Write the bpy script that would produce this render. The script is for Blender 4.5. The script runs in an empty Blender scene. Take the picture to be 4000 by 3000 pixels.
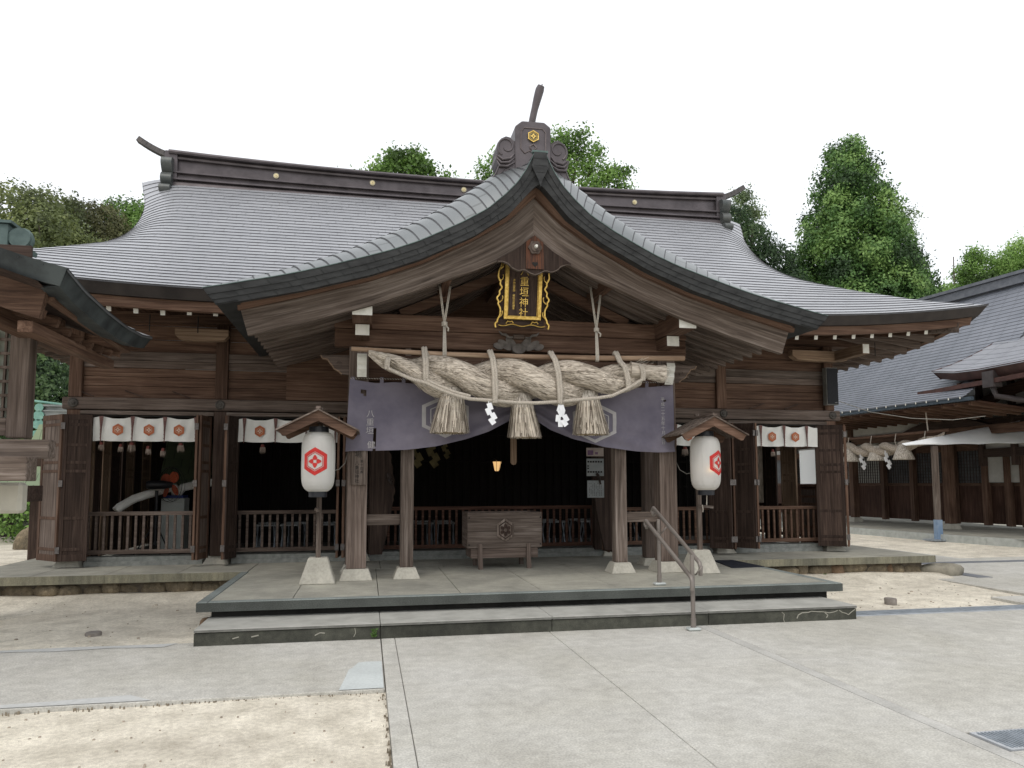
import bpy, math, random
import numpy as np
from mathutils import Vector, Matrix
R_ = math.radians
rng = np.random.default_rng(7)
random.seed(7)
sc = bpy.context.scene
COL = sc.collection

# ---------------------------------------------------------------- camera
f_px, cx_px, cy_px, W_px, H_px = 2903.2, 2000.0, 1640.7, 4000.0, 3000.0
yaw, pitch, roll = R_(11.0313), R_(4.9194), R_(-.1279)
F = Vector((math.sin(yaw)*math.cos(pitch), math.cos(yaw)*math.cos(pitch), math.sin(pitch)))
r0 = Vector((math.cos(yaw), -math.sin(yaw), 0)); u0 = r0.cross(F)
r1 = math.cos(roll)*r0 + math.sin(roll)*u0
u1 = -math.sin(roll)*r0 + math.cos(roll)*u0
cam = bpy.data.cameras.new('camera'); camo = bpy.data.objects.new('camera', cam); COL.objects.link(camo)
cam.sensor_width = 36.0; cam.lens = 36.0*f_px/W_px
cam.shift_y = (cy_px-H_px/2)/W_px
cam.clip_start = .05; cam.clip_end = 2000
m = Matrix(((r1.x, u1.x, -F.x), (r1.y, u1.y, -F.y), (r1.z, u1.z, -F.z))).to_4x4()
m.translation = Vector((0, 0, 1.6)); camo.matrix_world = m
sc.camera = camo

# ---------------------------------------------------------------- world + sun (bright overcast)
w = bpy.data.worlds.new('World'); sc.world = w; w.use_nodes = True
nt = w.node_tree; nt.nodes.clear()
SUN_EL, SUN_AZ = R_(58), R_(-150)      # azimuth measured from +Y towards +X
out = nt.nodes.new('ShaderNodeOutputWorld'); bg = nt.nodes.new('ShaderNodeBackground'); bg2 = nt.nodes.new('ShaderNodeBackground')
add = nt.nodes.new('ShaderNodeAddShader')
sky = nt.nodes.new('ShaderNodeTexSky'); sky.sky_type = 'NISHITA'; sky.sun_disc = False
sky.sun_elevation = SUN_EL; sky.sun_rotation = SUN_AZ; sky.dust_density = 4; sky.air_density = 1
bg.inputs['Strength'].default_value = .05
bg2.inputs['Color'].default_value = (1.0, 1.0, .985, 1); bg2.inputs['Strength'].default_value = .98   # cloud layer
nt.links.new(sky.outputs[0], bg.inputs['Color'])
nt.links.new(bg.outputs[0], add.inputs[0]); nt.links.new(bg2.outputs[0], add.inputs[1]); nt.links.new(add.outputs[0], out.inputs[0])
sl = bpy.data.lights.new('sun', 'SUN'); sl.energy = .6; sl.angle = R_(18); sl.color = (1, .96, .9)
so = bpy.data.objects.new('sun', sl); COL.objects.link(so); so.location = (0, 0, 30)
d = Vector((math.sin(SUN_AZ)*math.cos(SUN_EL), math.cos(SUN_AZ)*math.cos(SUN_EL), math.sin(SUN_EL)))
so.rotation_euler = d.to_track_quat('Z', 'Y').to_euler()
sc.view_settings.view_transform = 'Standard'; sc.view_settings.look = 'None'
sc.view_settings.exposure = 0.12; sc.view_settings.gamma = 1.0
sc.cycles.max_bounces = 6; sc.cycles.transparent_max_bounces = 8

# ---------------------------------------------------------------- materials
MATS = {}
def newmat(name):
    m = bpy.data.materials.new(name); m.use_nodes = True
    n = m.node_tree.nodes; b = n['Principled BSDF']
    return m, m.node_tree, b
def N(t, kind, **k):
    n = t.nodes.new(kind)
    for a, v in k.items():
        if a in n.inputs: n.inputs[a].default_value = v
        else: setattr(n, a, v)
    return n
def ramp(t, stops):
    r = t.nodes.new('ShaderNodeValToRGB'); e = r.color_ramp.elements
    e[0].position, e[0].color = stops[0][0], (*stops[0][1], 1)
    e[1].position, e[1].color = stops[-1][0], (*stops[-1][1], 1)
    for p, c in stops[1:-1]:
        x = e.new(p); x.color = (*c, 1)
    return r
def coords(t, scale, rnd=True, space='Object'):
    tc = N(t, 'ShaderNodeTexCoord'); mp = N(t, 'ShaderNodeMapping')
    mp.inputs['Scale'].default_value = scale
    t.links.new(tc.outputs[space], mp.inputs['Vector'])
    if rnd:
        oi = N(t, 'ShaderNodeObjectInfo'); mul = N(t, 'ShaderNodeMath', operation='MULTIPLY'); mul.inputs[1].default_value = 37.0
        t.links.new(oi.outputs['Random'], mul.inputs[0]); t.links.new(mul.outputs[0], mp.inputs['Location'])
    return mp
def wood(kind='grey', axis='x'):
    key = 'wood_%s_%s' % (kind, axis)
    if key in MATS: return MATS[key]
    cols = {'grey': ((.055, .041, .034), (.125, .097, .081), (.21, .172, .15)),
            'brown': ((.055, .030, .020), (.118, .070, .048), (.19, .125, .09)),
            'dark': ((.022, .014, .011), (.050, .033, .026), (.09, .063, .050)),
            'black': ((.005, .004, .004), (.010, .008, .007), (.018, .014, .012)),  # timber with the hall's inner shade painted into its colour
            'red': ((.032, .016, .011), (.080, .040, .028), (.14, .082, .058)),
            'pale': ((.16, .11, .075), (.27, .19, .13), (.38, .29, .21)),
            'silver': ((.055, .043, .036), (.135, .108, .09), (.25, .215, .19))}[kind]
    m, t, b = newmat(key)
    sp_ = 'UV' if axis == 'uv' else 'Object'; ai = 0 if axis == 'uv' else 'xyz'.index(axis)
    s = [24, 24, 24]; s[ai] = 1.1
    mp = coords(t, s, True, sp_)
    n1 = N(t, 'ShaderNodeTexNoise', Scale=1.0, Detail=7.0, Roughness=.62, Distortion=.8)
    t.links.new(mp.outputs[0], n1.inputs['Vector'])
    s2 = [95, 95, 95]; s2[ai] = 2.6
    mp2 = coords(t, s2, True, sp_); n2 = N(t, 'ShaderNodeTexNoise', Scale=1.0, Detail=3.0)
    t.links.new(mp2.outputs[0], n2.inputs['Vector'])
    mp3 = coords(t, (1.3, 1.3, 1.3)); n3 = N(t, 'ShaderNodeTexNoise', Scale=1.0, Detail=4.0)
    t.links.new(mp3.outputs[0], n3.inputs['Vector'])
    r = ramp(t, [(.30, cols[0]), (.5, cols[1]), (.72, cols[2])])
    t.links.new(n1.outputs[0], r.inputs[0])
    mx = N(t, 'ShaderNodeMix', data_type='RGBA', blend_type='MULTIPLY'); mx.inputs[0].default_value = .55
    r2 = ramp(t, [(.3, (.62, .60, .58)), (.65, (1.12, 1.1, 1.08))]); t.links.new(n2.outputs[0], r2.inputs[0])
    t.links.new(r.outputs[0], mx.inputs[6]); t.links.new(r2.outputs[0], mx.inputs[7])
    mx2 = N(t, 'ShaderNodeMix', data_type='RGBA', blend_type='MULTIPLY'); mx2.inputs[0].default_value = .7
    r3 = ramp(t, [(.3, (.6, .55, .53)), (.7, (1.2, 1.2, 1.22))]); t.links.new(n3.outputs[0], r3.inputs[0])
    t.links.new(mx.outputs[2], mx2.inputs[6]); t.links.new(r3.outputs[0], mx2.inputs[7])
    oi = N(t, 'ShaderNodeObjectInfo'); mr = N(t, 'ShaderNodeMapRange'); mr.inputs['To Min'].default_value = .80; mr.inputs['To Max'].default_value = 1.2; t.links.new(oi.outputs['Random'], mr.inputs[0])
    hs = N(t, 'ShaderNodeHueSaturation'); t.links.new(mr.outputs[0], hs.inputs['Value']); t.links.new(mx2.outputs[2], hs.inputs['Color']); t.links.new(hs.outputs[0], b.inputs['Base Color'])
    bp = N(t, 'ShaderNodeBump'); bp.inputs['Strength'].default_value = .5; bp.inputs['Distance'].default_value = .008
    t.links.new(n1.outputs[0], bp.inputs['Height']); t.links.new(bp.outputs[0], b.inputs['Normal'])
    b.inputs['Roughness'].default_value = .82; b.inputs['Specular IOR Level'].default_value = .25
    MATS[key] = m; return m
def simple(name, c1, c2=None, scale=6, rough=.8, bump=.0, metallic=0, detail=6, spec=.3, stops=(.35, .65), bdist=.01, rnd=True, sx=(1, 1, 1)):
    if name in MATS: return MATS[name]
    m, t, b = newmat(name); c2 = c2 or c1
    mp = coords(t, sx, rnd); n = N(t, 'ShaderNodeTexNoise', Scale=float(scale), Detail=float(detail), Roughness=.6)
    t.links.new(mp.outputs[0], n.inputs['Vector'])
    r = ramp(t, [(stops[0], c1), (stops[1], c2)]); t.links.new(n.outputs[0], r.inputs[0]); t.links.new(r.outputs[0], b.inputs['Base Color'])
    if bump:
        bp = N(t, 'ShaderNodeBump'); bp.inputs['Strength'].default_value = bump; bp.inputs['Distance'].default_value = bdist
        t.links.new(n.outputs[0], bp.inputs['Height']); t.links.new(bp.outputs[0], b.inputs['Normal'])
    b.inputs['Roughness'].default_value = rough; b.inputs['Metallic'].default_value = metallic
    b.inputs['Specular IOR Level'].default_value = spec
    MATS[name] = m; return m
def multi(name, base, layers, rough=.85, bump=.3, bdist=.006, spec=.25):
    """base colour times several noise layers: (scale, (lo rgb), (hi rgb), stops, factor, xyz stretch)"""
    if name in MATS: return MATS[name]
    m, t, b = newmat(name); prev = None; hs = []
    for (s, lo, hi, st, fac, sx) in layers:
        mp = coords(t, sx, False); n = N(t, 'ShaderNodeTexNoise', Scale=float(s), Detail=8.0, Roughness=.62)
        t.links.new(mp.outputs[0], n.inputs['Vector'])
        r = ramp(t, [(st[0], lo), (st[1], hi)]); t.links.new(n.outputs[0], r.inputs[0])
        mx = N(t, 'ShaderNodeMix', data_type='RGBA', blend_type='MULTIPLY'); mx.inputs[0].default_value = fac
        if prev is None: mx.inputs[6].default_value = (*base, 1)
        else: t.links.new(prev, mx.inputs[6])
        t.links.new(r.outputs[0], mx.inputs[7]); prev = mx.outputs[2]; hs.append(n.outputs[0])
    t.links.new(prev, b.inputs['Base Color'])
    bp = N(t, 'ShaderNodeBump'); bp.inputs['Strength'].default_value = bump; bp.inputs['Distance'].default_value = bdist
    t.links.new(hs[-1], bp.inputs['Height']); t.links.new(bp.outputs[0], b.inputs['Normal'])
    b.inputs['Roughness'].default_value = rough; b.inputs['Specular IOR Level'].default_value = spec
    MATS[name] = m; return m
def metal_roof(name, base, hi, bw=.45, seam=.35, rough=.38, metallic=.35):
    """sheet metal plates: seams from the brick pattern of the plate layout (uv: metres along, course number up)"""
    if name in MATS: return MATS[name]
    m, t, b = newmat(name)
    tc = N(t, 'ShaderNodeTexCoord'); br = N(t, 'ShaderNodeTexBrick', offset=.5, offset_frequency=2)
    for k, v in (('Scale', 1.0), ('Mortar Size', .012), ('Mortar Smooth', .3), ('Brick Width', bw), ('Row Height', 1.0), ('Bias', 0.0)): br.inputs[k].default_value = v
    br.inputs['Color1'].default_value = (.965, .965, .97, 1); br.inputs['Color2'].default_value = (1.035, 1.035, 1.04, 1); br.inputs['Mortar'].default_value = (seam, seam, seam, 1)
    t.links.new(tc.outputs['UV'], br.inputs['Vector'])
    mp = coords(t, (1, 1, 1), False); n = N(t, 'ShaderNodeTexNoise', Scale=1.3, Detail=6.0); t.links.new(mp.outputs[0], n.inputs['Vector'])
    r = ramp(t, [(.3, base), (.7, hi)]); t.links.new(n.outputs[0], r.inputs[0])
    mx = N(t, 'ShaderNodeMix', data_type='RGBA', blend_type='MULTIPLY'); mx.inputs[0].default_value = 1.0
    t.links.new(r.outputs[0], mx.inputs[6]); t.links.new(br.outputs['Color'], mx.inputs[7]); t.links.new(mx.outputs[2], b.inputs['Base Color'])
    n2 = N(t, 'ShaderNodeTexNoise', Scale=5.0, Detail=5.0); t.links.new(mp.outputs[0], n2.inputs['Vector'])
    rr = N(t, 'ShaderNodeMapRange'); rr.inputs['To Min'].default_value = rough-.08; rr.inputs['To Max'].default_value = rough+.15
    t.links.new(n2.outputs[0], rr.inputs[0]); t.links.new(rr.outputs[0], b.inputs['Roughness'])
    b.inputs['Metallic'].default_value = metallic; b.inputs['Specular IOR Level'].default_value = .5
    bp = N(t, 'ShaderNodeBump'); bp.inputs['Strength'].default_value = .25; bp.inputs['Distance'].default_value = .01
    t.links.new(n2.outputs[0], bp.inputs['Height']); t.links.new(bp.outputs[0], b.inputs['Normal'])
    MATS[name] = m; return m

# ---------------------------------------------------------------- mesh builder
class MB:
    def __init__(s): s.v = []; s.f = []; s.uv = []; s.mi = []
    def add(s, vs, fs, mat=0, uvs=None):
        o = len(s.v); s.v += [tuple(p) for p in vs]
        for i, f in enumerate(fs):
            s.f.append(tuple(o+k for k in f)); s.mi.append(mat)
            s.uv.append(uvs[i] if uvs else None)
        return s
    def box(s, x0, x1, y0, y1, z0, z1, mat=0, taper=0):
        if x0 > x1: x0, x1 = x1, x0
        t = taper
        vs = [(x0, y0, z0), (x1, y0, z0), (x1, y1, z0), (x0, y1, z0), (x0+t, y0+t, z1), (x1-t, y0+t, z1), (x1-t, y1-t, z1), (x0+t, y1-t, z1)]
        return s.add(vs, [(0, 3, 2, 1), (4, 5, 6, 7), (0, 1, 5, 4), (1, 2, 6, 5), (2, 3, 7, 6), (3, 0, 4, 7)], mat)
    def beam(s, p, q, w, h, mat=0, up=(0, 0, 1)):
        p = Vector(p); q = Vector(q); d = (q-p).normalized(); u = Vector(up); r = d.cross(u).normalized(); u = r.cross(d)
        vs = []
        for c in (p, q):
            for a, b in ((-1, -1), (1, -1), (1, 1), (-1, 1)): vs.append(c+r*a*w/2+u*b*h/2)
        return s.add(vs, [(3, 2, 1, 0), (4, 5, 6, 7), (0, 1, 5, 4), (1, 2, 6, 5), (2, 3, 7, 6), (3, 0, 4, 7)], mat)
    def tube(s, path, r, n=8, mat=0, caps=True, flat=1.0, twist=0):
        P = [Vector(p) for p in path]; k = len(P); rr = r if hasattr(r, '__len__') else [r]*k
        up = Vector((0, 0, 1)); vs = []; prev = None
        for i in range(k):
            d = (P[min(i+1, k-1)]-P[max(i-1, 0)])
            d = d.normalized() if d.length > 1e-9 else Vector((0, 0, 1))
            if prev is None:
                a = up if abs(d.z) < .9 else Vector((0, 1, 0))
                x = d.cross(a).normalized()
            else:
                x = (prev-d*prev.dot(d)); x = x.normalized() if x.length > 1e-6 else d.cross(up).normalized()
            prev = x; y = d.cross(x)
            for j in range(n):
                t = 2*math.pi*j/n+twist*i
                vs.append(P[i]+(x*math.cos(t)+y*math.sin(t)*flat)*rr[i])
        fs = []
        for i in range(k-1):
            for j in range(n):
                fs.append((i*n+j, i*n+(j+1) % n, (i+1)*n+(j+1) % n, (i+1)*n+j))
        if caps: fs.append(tuple(range(n-1, -1, -1))); fs.append(tuple((k-1)*n+j for j in range(n)))
        L = [0]
        for i in range(1, k): L.append(L[-1]+(P[i]-P[i-1]).length)
        uv = []
        for i in range(k-1):
            for j in range(n): uv.append([(j/n, L[i]), ((j+1)/n, L[i]), ((j+1)/n, L[i+1]), (j/n, L[i+1])])
        if caps: uv += [None, None]
        return s.add(vs, fs, mat, uv)
    def lathe(s, prof, c, n=24, mat=0, sx=1, sy=1):
        vs = []; fs = []; k = len(prof)
        for (r, z) in prof:
            for j in range(n):
                t = 2*math.pi*j/n; vs.append((c[0]+r*math.cos(t)*sx, c[1]+r*math.sin(t)*sy, c[2]+z))
        for i in range(k-1):
            for j in range(n): fs.append((i*n+j, i*n+(j+1) % n, (i+1)*n+(j+1) % n, (i+1)*n+j))
        fs.append(tuple(range(n-1, -1, -1))); fs.append(tuple((k-1)*n+j for j in range(n)))
        return s.add(vs, fs, mat)
    def prism(s, poly, axis, a0, a1, mat=0):
        """poly: 2D points in the other two axes (x: (y,z), y: (x,z), z: (x,y))"""
        def P(p, a): return {'x': (a, p[0], p[1]), 'y': (p[0], a, p[1]), 'z': (p[0], p[1], a)}[axis]
        n = len(poly); vs = [P(p, a0) for p in poly]+[P(p, a1) for p in poly]
        fs = [tuple(range(n)), tuple(range(2*n-1, n-1, -1))]+[(i, i+n, (i+1) % n+n, (i+1) % n) for i in range(n)]
        return s.add(vs, fs, mat)
    def grid(s, P, mat=0, uv=None, flip=False):
        """P[i][j] points"""
        ni, nj = len(P), len(P[0]); vs = [p for row in P for p in row]; fs = []; us = []
        for i in range(ni-1):
            for j in range(nj-1):
                q = (i*nj+j, i*nj+j+1, (i+1)*nj+j+1, (i+1)*nj+j)
                u = [uv[i][j], uv[i][j+1], uv[i+1][j+1], uv[i+1][j]] if uv else None
                if flip: q = q[::-1]; u = u[::-1] if u else None
                fs.append(q); us.append(u)
        return s.add(vs, fs, mat, us)
    def build(s, name, mats, parent=None, bevel=0, smooth=False, origin=None, solid=0, auto=None):
        a = np.array(s.v, dtype=float)
        if origin is None:
            mn, mx = a.min(0), a.max(0); origin = ((mn[0]+mx[0])/2, (mn[1]+mx[1])/2, mn[2])
        me = bpy.data.meshes.new(name)
        me.from_pydata([tuple(p) for p in (a-np.array(origin))], [], s.f)
        if not isinstance(mats, (list, tuple)): mats = [mats]
        for mt in mats: me.materials.append(mt)
        if len(mats) > 1: me.polygons.foreach_set('material_index', s.mi)
        if any(u is not None for u in s.uv):
            ul = me.uv_layers.new(name='UVMap'); dat = []
            for f, u in zip(s.f, s.uv): dat += list(u) if u else [(0, 0)]*len(f)
            ul.data.foreach_set('uv', np.array(dat, dtype=np.float32).ravel())
        if smooth: me.polygons.foreach_set('use_smooth', [True]*len(s.f))
        me.update(); me.validate()
        if smooth and auto: me.set_sharp_from_angle(angle=R_(auto))
        return link(name, me, parent, origin, bevel, solid)
WO = {}
def link(name, me, parent=None, origin=(0, 0, 0), bevel=0, solid=0):
    o = bpy.data.objects.new(name, me); COL.objects.link(o)
    po = WO[parent.name] if parent else (0, 0, 0)
    o.location = [origin[i]-po[i] for i in range(3)]; o.parent = parent; WO[o.name] = tuple(origin)
    if bevel:
        b = o.modifiers.new('bevel', 'BEVEL'); b.width = bevel; b.segments = 1; b.limit_method = 'ANGLE'
    if solid:
        b = o.modifiers.new('solid', 'SOLIDIFY'); b.thickness = solid; b.offset = 0
    return o
def tag(o, label=None, cat=None, group=None, kind=None):
    if label: o['label'] = label
    if cat: o['category'] = cat
    if group: o['group'] = group
    if kind: o['kind'] = kind
    return o
def thing(name, label, cat, loc, group=None):
    o = bpy.data.objects.new(name, None); COL.objects.link(o); o.location = loc; o.empty_display_size = .2
    WO[o.name] = tuple(loc); return tag(o, label, cat, group)
def P1(name, mats, parent, fn, **k):
    b = MB(); fn(b); return b.build(name, mats, parent, **k)
def BOX(name, mat, parent, *a, bevel=.004, **k):
    return MB().box(*a).build(name, mat, parent, bevel=bevel, **k)
def interp(x, tab):
    return float(np.interp(x, [t[0] for t in tab], [t[1] for t in tab]))

def text_mesh(ch, size, gap=1.15, col_gap=None):
    """2D triangles of writing set vertically; returns verts (x,z) centred on x, top at 0"""
    cu = bpy.data.curves.new('t', 'FONT'); cu.body = '\n'.join(ch); cu.size = size; cu.align_x = 'CENTER'; cu.space_line = gap
    ob = bpy.data.objects.new('t', cu); COL.objects.link(ob)
    bpy.context.view_layer.update(); dg = bpy.context.evaluated_depsgraph_get()
    me = bpy.data.meshes.new_from_object(ob.evaluated_get(dg))
    vs = [(v.co.x, v.co.y) for v in me.vertices]; fs = [tuple(p.vertices) for p in me.polygons]
    bpy.data.objects.remove(ob); bpy.data.meshes.remove(me); bpy.data.curves.remove(cu)
    if vs:
        top = max(v[1] for v in vs); vs = [(v[0], v[1]-top) for v in vs]
    return vs, fs
def emblem(R, fmap, parts=('ring', 'thin', 'flower'), wide=.30):
    """hexagonal crest: outer ring, thin ring, four-petal flower; fmap maps 2D to 3D"""
    b = MB()
    def hexp(r, k, seg=8):
        out = []
        for i in range(6):
            a0 = R_(90+60*i); a1 = R_(150+60*i)
            for q in range(seg):
                t = q/seg; out.append((r*(math.cos(a0)*(1-t)+math.cos(a1)*t), r*(math.sin(a0)*(1-t)+math.sin(a1)*t)))
        return out
    def ring(ra, rb, steps=2):
        for s_ in range(steps):
            p = hexp(ra+(rb-ra)*s_/steps, 0); q = hexp(ra+(rb-ra)*(s_+1)/steps, 0); n = len(p)
            vs = [fmap(*x) for x in p]+[fmap(*x) for x in q]
            b.add(vs, [(i, (i+1) % n, (i+1) % n+n, i+n) for i in range(n)])
    if 'ring' in parts: ring(R, R*(1-wide), 3)
    if 'thin' in parts: ring(R*.655, R*.60, 1)
    if 'flower' in parts:
        for k in range(4):
            a = R_(90*k+90); ca, sa = math.cos(a), math.sin(a); pts = []
            for j in range(20):
                t = 2*math.pi*j/20
                rr = .150*(1+.15*math.cos(3*t))
                px = .255+rr*math.cos(t)*1.15; py = rr*math.sin(t)*1.05
                pts.append((R*(px*ca-py*sa), R*(px*sa+py*ca)))
            c0 = (R*.255*ca, R*.255*sa)
            vs = [fmap(*c0)]+[fmap(*p) for p in pts]
            b.add(vs, [(0, i+1, (i+1) % 20+1) for i in range(20)])
    return b
CX = 2.08
# ---------------------------------------------------------------- stone / ground materials
conc = multi('paving_concrete', (.475, .47, .44), [(.45, (.92, .91, .885), (1.05, 1.05, 1.06), (.38, .6), 1, (1, 1, 1)), (1.7, (.91, .905, .89), (1.07, 1.07, 1.06), (.35, .65), 1, (1, 1, 1)), (9, (.86, .855, .85), (1.10, 1.10, 1.095), (.35, .65), .8, (1, 1, 1)), (70, (.72, .72, .72), (1.2, 1.2, 1.2), (.38, .62), .7, (1, 1, 1))], rough=.88, bump=.25)
conc2 = multi('terrace_stone', (.325, .32, .285), [(.9, (.76, .76, .75), (1.18, 1.17, 1.13), (.35, .65), 1, (1, 1, 1)), (5, (.84, .84, .83), (1.12, 1.12, 1.1), (.35, .65), .8, (1, 1, 1)), (60, (.86, .86, .86), (1.12, 1.12, 1.12), (.38, .62), .6, (1, 1, 1))], rough=.85, bump=.15)
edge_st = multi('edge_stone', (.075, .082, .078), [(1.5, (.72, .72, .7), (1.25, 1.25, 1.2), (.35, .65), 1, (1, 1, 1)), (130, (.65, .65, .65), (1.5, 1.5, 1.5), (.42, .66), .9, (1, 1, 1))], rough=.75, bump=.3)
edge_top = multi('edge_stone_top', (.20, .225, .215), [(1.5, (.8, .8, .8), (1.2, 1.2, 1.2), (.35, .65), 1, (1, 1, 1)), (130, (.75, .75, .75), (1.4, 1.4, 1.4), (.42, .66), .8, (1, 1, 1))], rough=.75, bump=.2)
fascia_st = multi('terrace_fascia_stone', (.21, .205, .17), [(1.2, (.62, .62, .6), (1.3, 1.25, 1.1), (.35, .65), 1, (1, 1, .4)), (7, (.75, .75, .72), (1.2, 1.2, 1.15), (.35, .65), .8, (3, 3, .5)), (90, (.8, .8, .8), (1.25, 1.25, 1.25), (.4, .62), .6, (1, 1, 1))], rough=.85, bump=.3)
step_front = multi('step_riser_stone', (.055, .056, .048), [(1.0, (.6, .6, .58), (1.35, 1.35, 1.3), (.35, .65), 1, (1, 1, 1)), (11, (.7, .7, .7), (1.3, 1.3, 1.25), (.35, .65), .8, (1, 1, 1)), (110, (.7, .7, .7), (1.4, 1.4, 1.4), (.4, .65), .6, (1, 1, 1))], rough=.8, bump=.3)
ped_st = multi('pedestal_granite', (.40, .385, .34), [(3, (.82, .82, .8), (1.12, 1.12, 1.1), (.35, .65), 1, (1, 1, 1)), (30, (.86, .86, .86), (1.1, 1.1, 1.1), (.38, .62), .8, (1, 1, 1))], rough=.9, bump=.4)
sand = multi('packed_sand', (.62, .585, .51), [(.45, (.80, .79, .77), (1.13, 1.13, 1.1), (.35, .62), 1, (1, 1, 1)), (3.2, (.80, .79, .77), (1.12, 1.12, 1.12), (.33, .6), .9, (1, 1, 1)), (26, (.82, .81, .8), (1.12, 1.12, 1.12), (.35, .6), .8, (1, 1, 1)), (150, (.70, .69, .68), (1.2, 1.2, 1.2), (.36, .6), .7, (1, 1, 1))], rough=.95, bump=.5, bdist=.012)
patch_m = multi('repair_mortar', (.50, .535, .53), [(2, (.92, .92, .92), (1.08, 1.08, 1.08), (.35, .65), 1, (1, 1, 1)), (40, (.92, .92, .92), (1.08, 1.08, 1.08), (.38, .62), .8, (1, 1, 1))], rough=.7, bump=.1)
black_st = simple('joint_dark', (.012, .012, .011), (.025, .024, .022), rough=.9)
rock_m = multi('rubble_rock', (.19, .165, .125), [(2.2, (.6, .58, .56), (1.35, 1.25, 1.1), (.35, .65), 1, (1, 1, 1)), (14, (.65, .65, .64), (1.25, 1.25, 1.22), (.35, .65), .9, (1, 1, 1)), (60, (.75, .75, .75), (1.2, 1.2, 1.2), (.4, .62), .7, (1, 1, 1))], rough=.95, bump=.8, bdist=.02)
steel_grey = simple('drain_steel', (.26, .29, .32), (.38, .42, .46), scale=12, rough=.5, metallic=.6)
white_paint = simple('white_paint', (.56, .555, .50), (.72, .71, .66), scale=9, rough=.7)
plaster = simple('plaster_white', (.40, .39, .36), (.50, .49, .46), scale=3, rough=.9)

# ---------------------------------------------------------------- setting
def hgt(x, y):
    h = -.03 + .012*math.sin(x*1.7+y*.9)*math.cos(y*1.3-x*.6)
    h += .008*math.sin(x*4.1+1)*math.sin(y*3.7)
    # sand banked against the terrace footings
    if y < 11.6: d = 11.55-y
    else: d = 0
    if -7 < x < 9.9 and y < 11.7: h += .10*math.exp(-(d/.45)**2)
    return h
b = MB()
xs = list(np.arange(-14, 20.01, .25)); ys = list(np.arange(-6, 14.01, .2))
b.grid([[(x, y, hgt(x, y)) for x in xs] for y in ys], flip=True)
far = [-900, -200, -60, -14, 20, 60, 200, 900]
for i in range(7):
    for j, (ya, yb) in enumerate([(-300, -6), (-6, 14), (14, 60), (60, 1500)]):
        if i == 3 and j == 1: continue
        b.add([(far[i], ya, -.05), (far[i+1], ya, -.05), (far[i+1], yb, -.05), (far[i], yb, -.05)], [(0, 1, 2, 3)])
tag(b.build('ground', sand, smooth=True, origin=(0, 0, 0)), kind='structure')
# concrete paving (slabs with open joints)
b = MB(); g = .0028
def slab(x0, x1, y0, y1, z=0.0, zb=-.12): b.box(x0+g, x1-g, y0+g, y1-g, zb, z)
yl = [(-2, .9), (.9, 2.65), (2.65, 4.4), (4.4, 6.2), (6.2, 8.1)]
for ya, yb in yl:
    slab(.17, .31, ya, yb); slab(.31, 1.97, ya, yb); slab(1.97, 3.68, ya, yb)
for ya, yb in [(-2, .9), (.9, 2.6), (2.6, 3.95), (4.30, 6.27), (6.27, 8.17)]:
    slab(3.80, 5.82, ya, yb, -.001); slab(5.82, 7.9, ya, yb, -.001); slab(7.9, 12.5, ya, yb, -.001)
for (x0, x1, y0, y1) in [(9.42, 12.5, 9.3, 16.5), (8.68, 9.41, 8.52, 9.2), (9.42, 12.5, 8.52, 9.29), (12.5, 15.8, 7, 14)]: slab(x0, x1, y0, y1, -.004)
# left walkway
slab(-4.4, .165, 6.08, 8.2, -.002); slab(-10, -4.4, 6.12, 8.3, -.002)
tag(b.build('concrete_paving', conc, bevel=.004, origin=(0, 0, 0)), kind='structure')
b = MB(); b.box(3.683, 3.797, -2, 8.1, -.12, -.001); tag(b.build('paving_strip', multi('strip_concrete', (.42, .415, .39), [(3, (.85, .85, .85), (1.15, 1.15, 1.15), (.35, .65), 1, (1, 1, 1)), (60, (.8, .8, .8), (1.2, 1.2, 1.2), (.38, .62), .6, (1, 1, 1))], rough=.9), origin=(0, 0, 0)), kind='structure')
b = MB(); b.box(.17, 12.5, -2, 8.17, -.14, -.013); b.box(-10, .165, 6.1, 8.2, -.14, -.014)
tag(b.build('paving_bed', simple('joint_fill', (.10, .095, .085), (.17, .165, .15), scale=9, rough=.95), origin=(0, 0, 0)), kind='structure')
b = MB()
def flat(b, poly, z): b.add([(x, y, z) for x, y in poly], [tuple(range(len(poly)))])
flat(b, [(-.19, 6.10), (.155, 6.10), (.155, 7.0), (.02, 7.01), (-.05, 6.99), (-.10, 6.80), (-.13, 6.74), (-.155, 6.45)], .003)
tag(b.build('pavement_patch', patch_m), kind='structure')
b = MB()
pl = [(x, 8.19-.012*math.sin(x*5)) for x in np.linspace(-4.2, -1.85, 10)]+[(x, 8.06+.03*math.sin(x*7)) for x in np.linspace(-1.95, -4.2, 10)]
flat(b, pl, .0025)
pl = [(x, 6.10) for x in np.linspace(-4.2, -1.55, 10)]+[(x, 6.24+.05*math.sin(x*3)) for x in np.linspace(-1.75, -4.2, 10)]
flat(b, pl, .0025)
tag(b.build('pavement_patch', simple('worn_cement', (.44, .45, .44), (.52, .53, .52), scale=20, rough=.8)), kind='structure')
# dark earth edge beside the paving
b = MB(); rr = random.Random(3)
for k in range(230):
    x = rr.uniform(-3.6, .12); y = 6.08-abs(rr.gauss(0, .022)); s_ = rr.uniform(.002, .008)
    if k > 150: x = .165-abs(rr.gauss(0, .018)); y = rr.uniform(3.6, 6.05)
    b.box(x-s_, x+s_, y-s_*.7, y+s_*.7, -.045, -.022+s_*.6, taper=s_*.4)
tag(b.build('earth_crumbs', simple('dark_soil', (.14, .12, .09), (.28, .24, .18), scale=20, rough=1, bump=.5)), kind='stuff')
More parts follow.
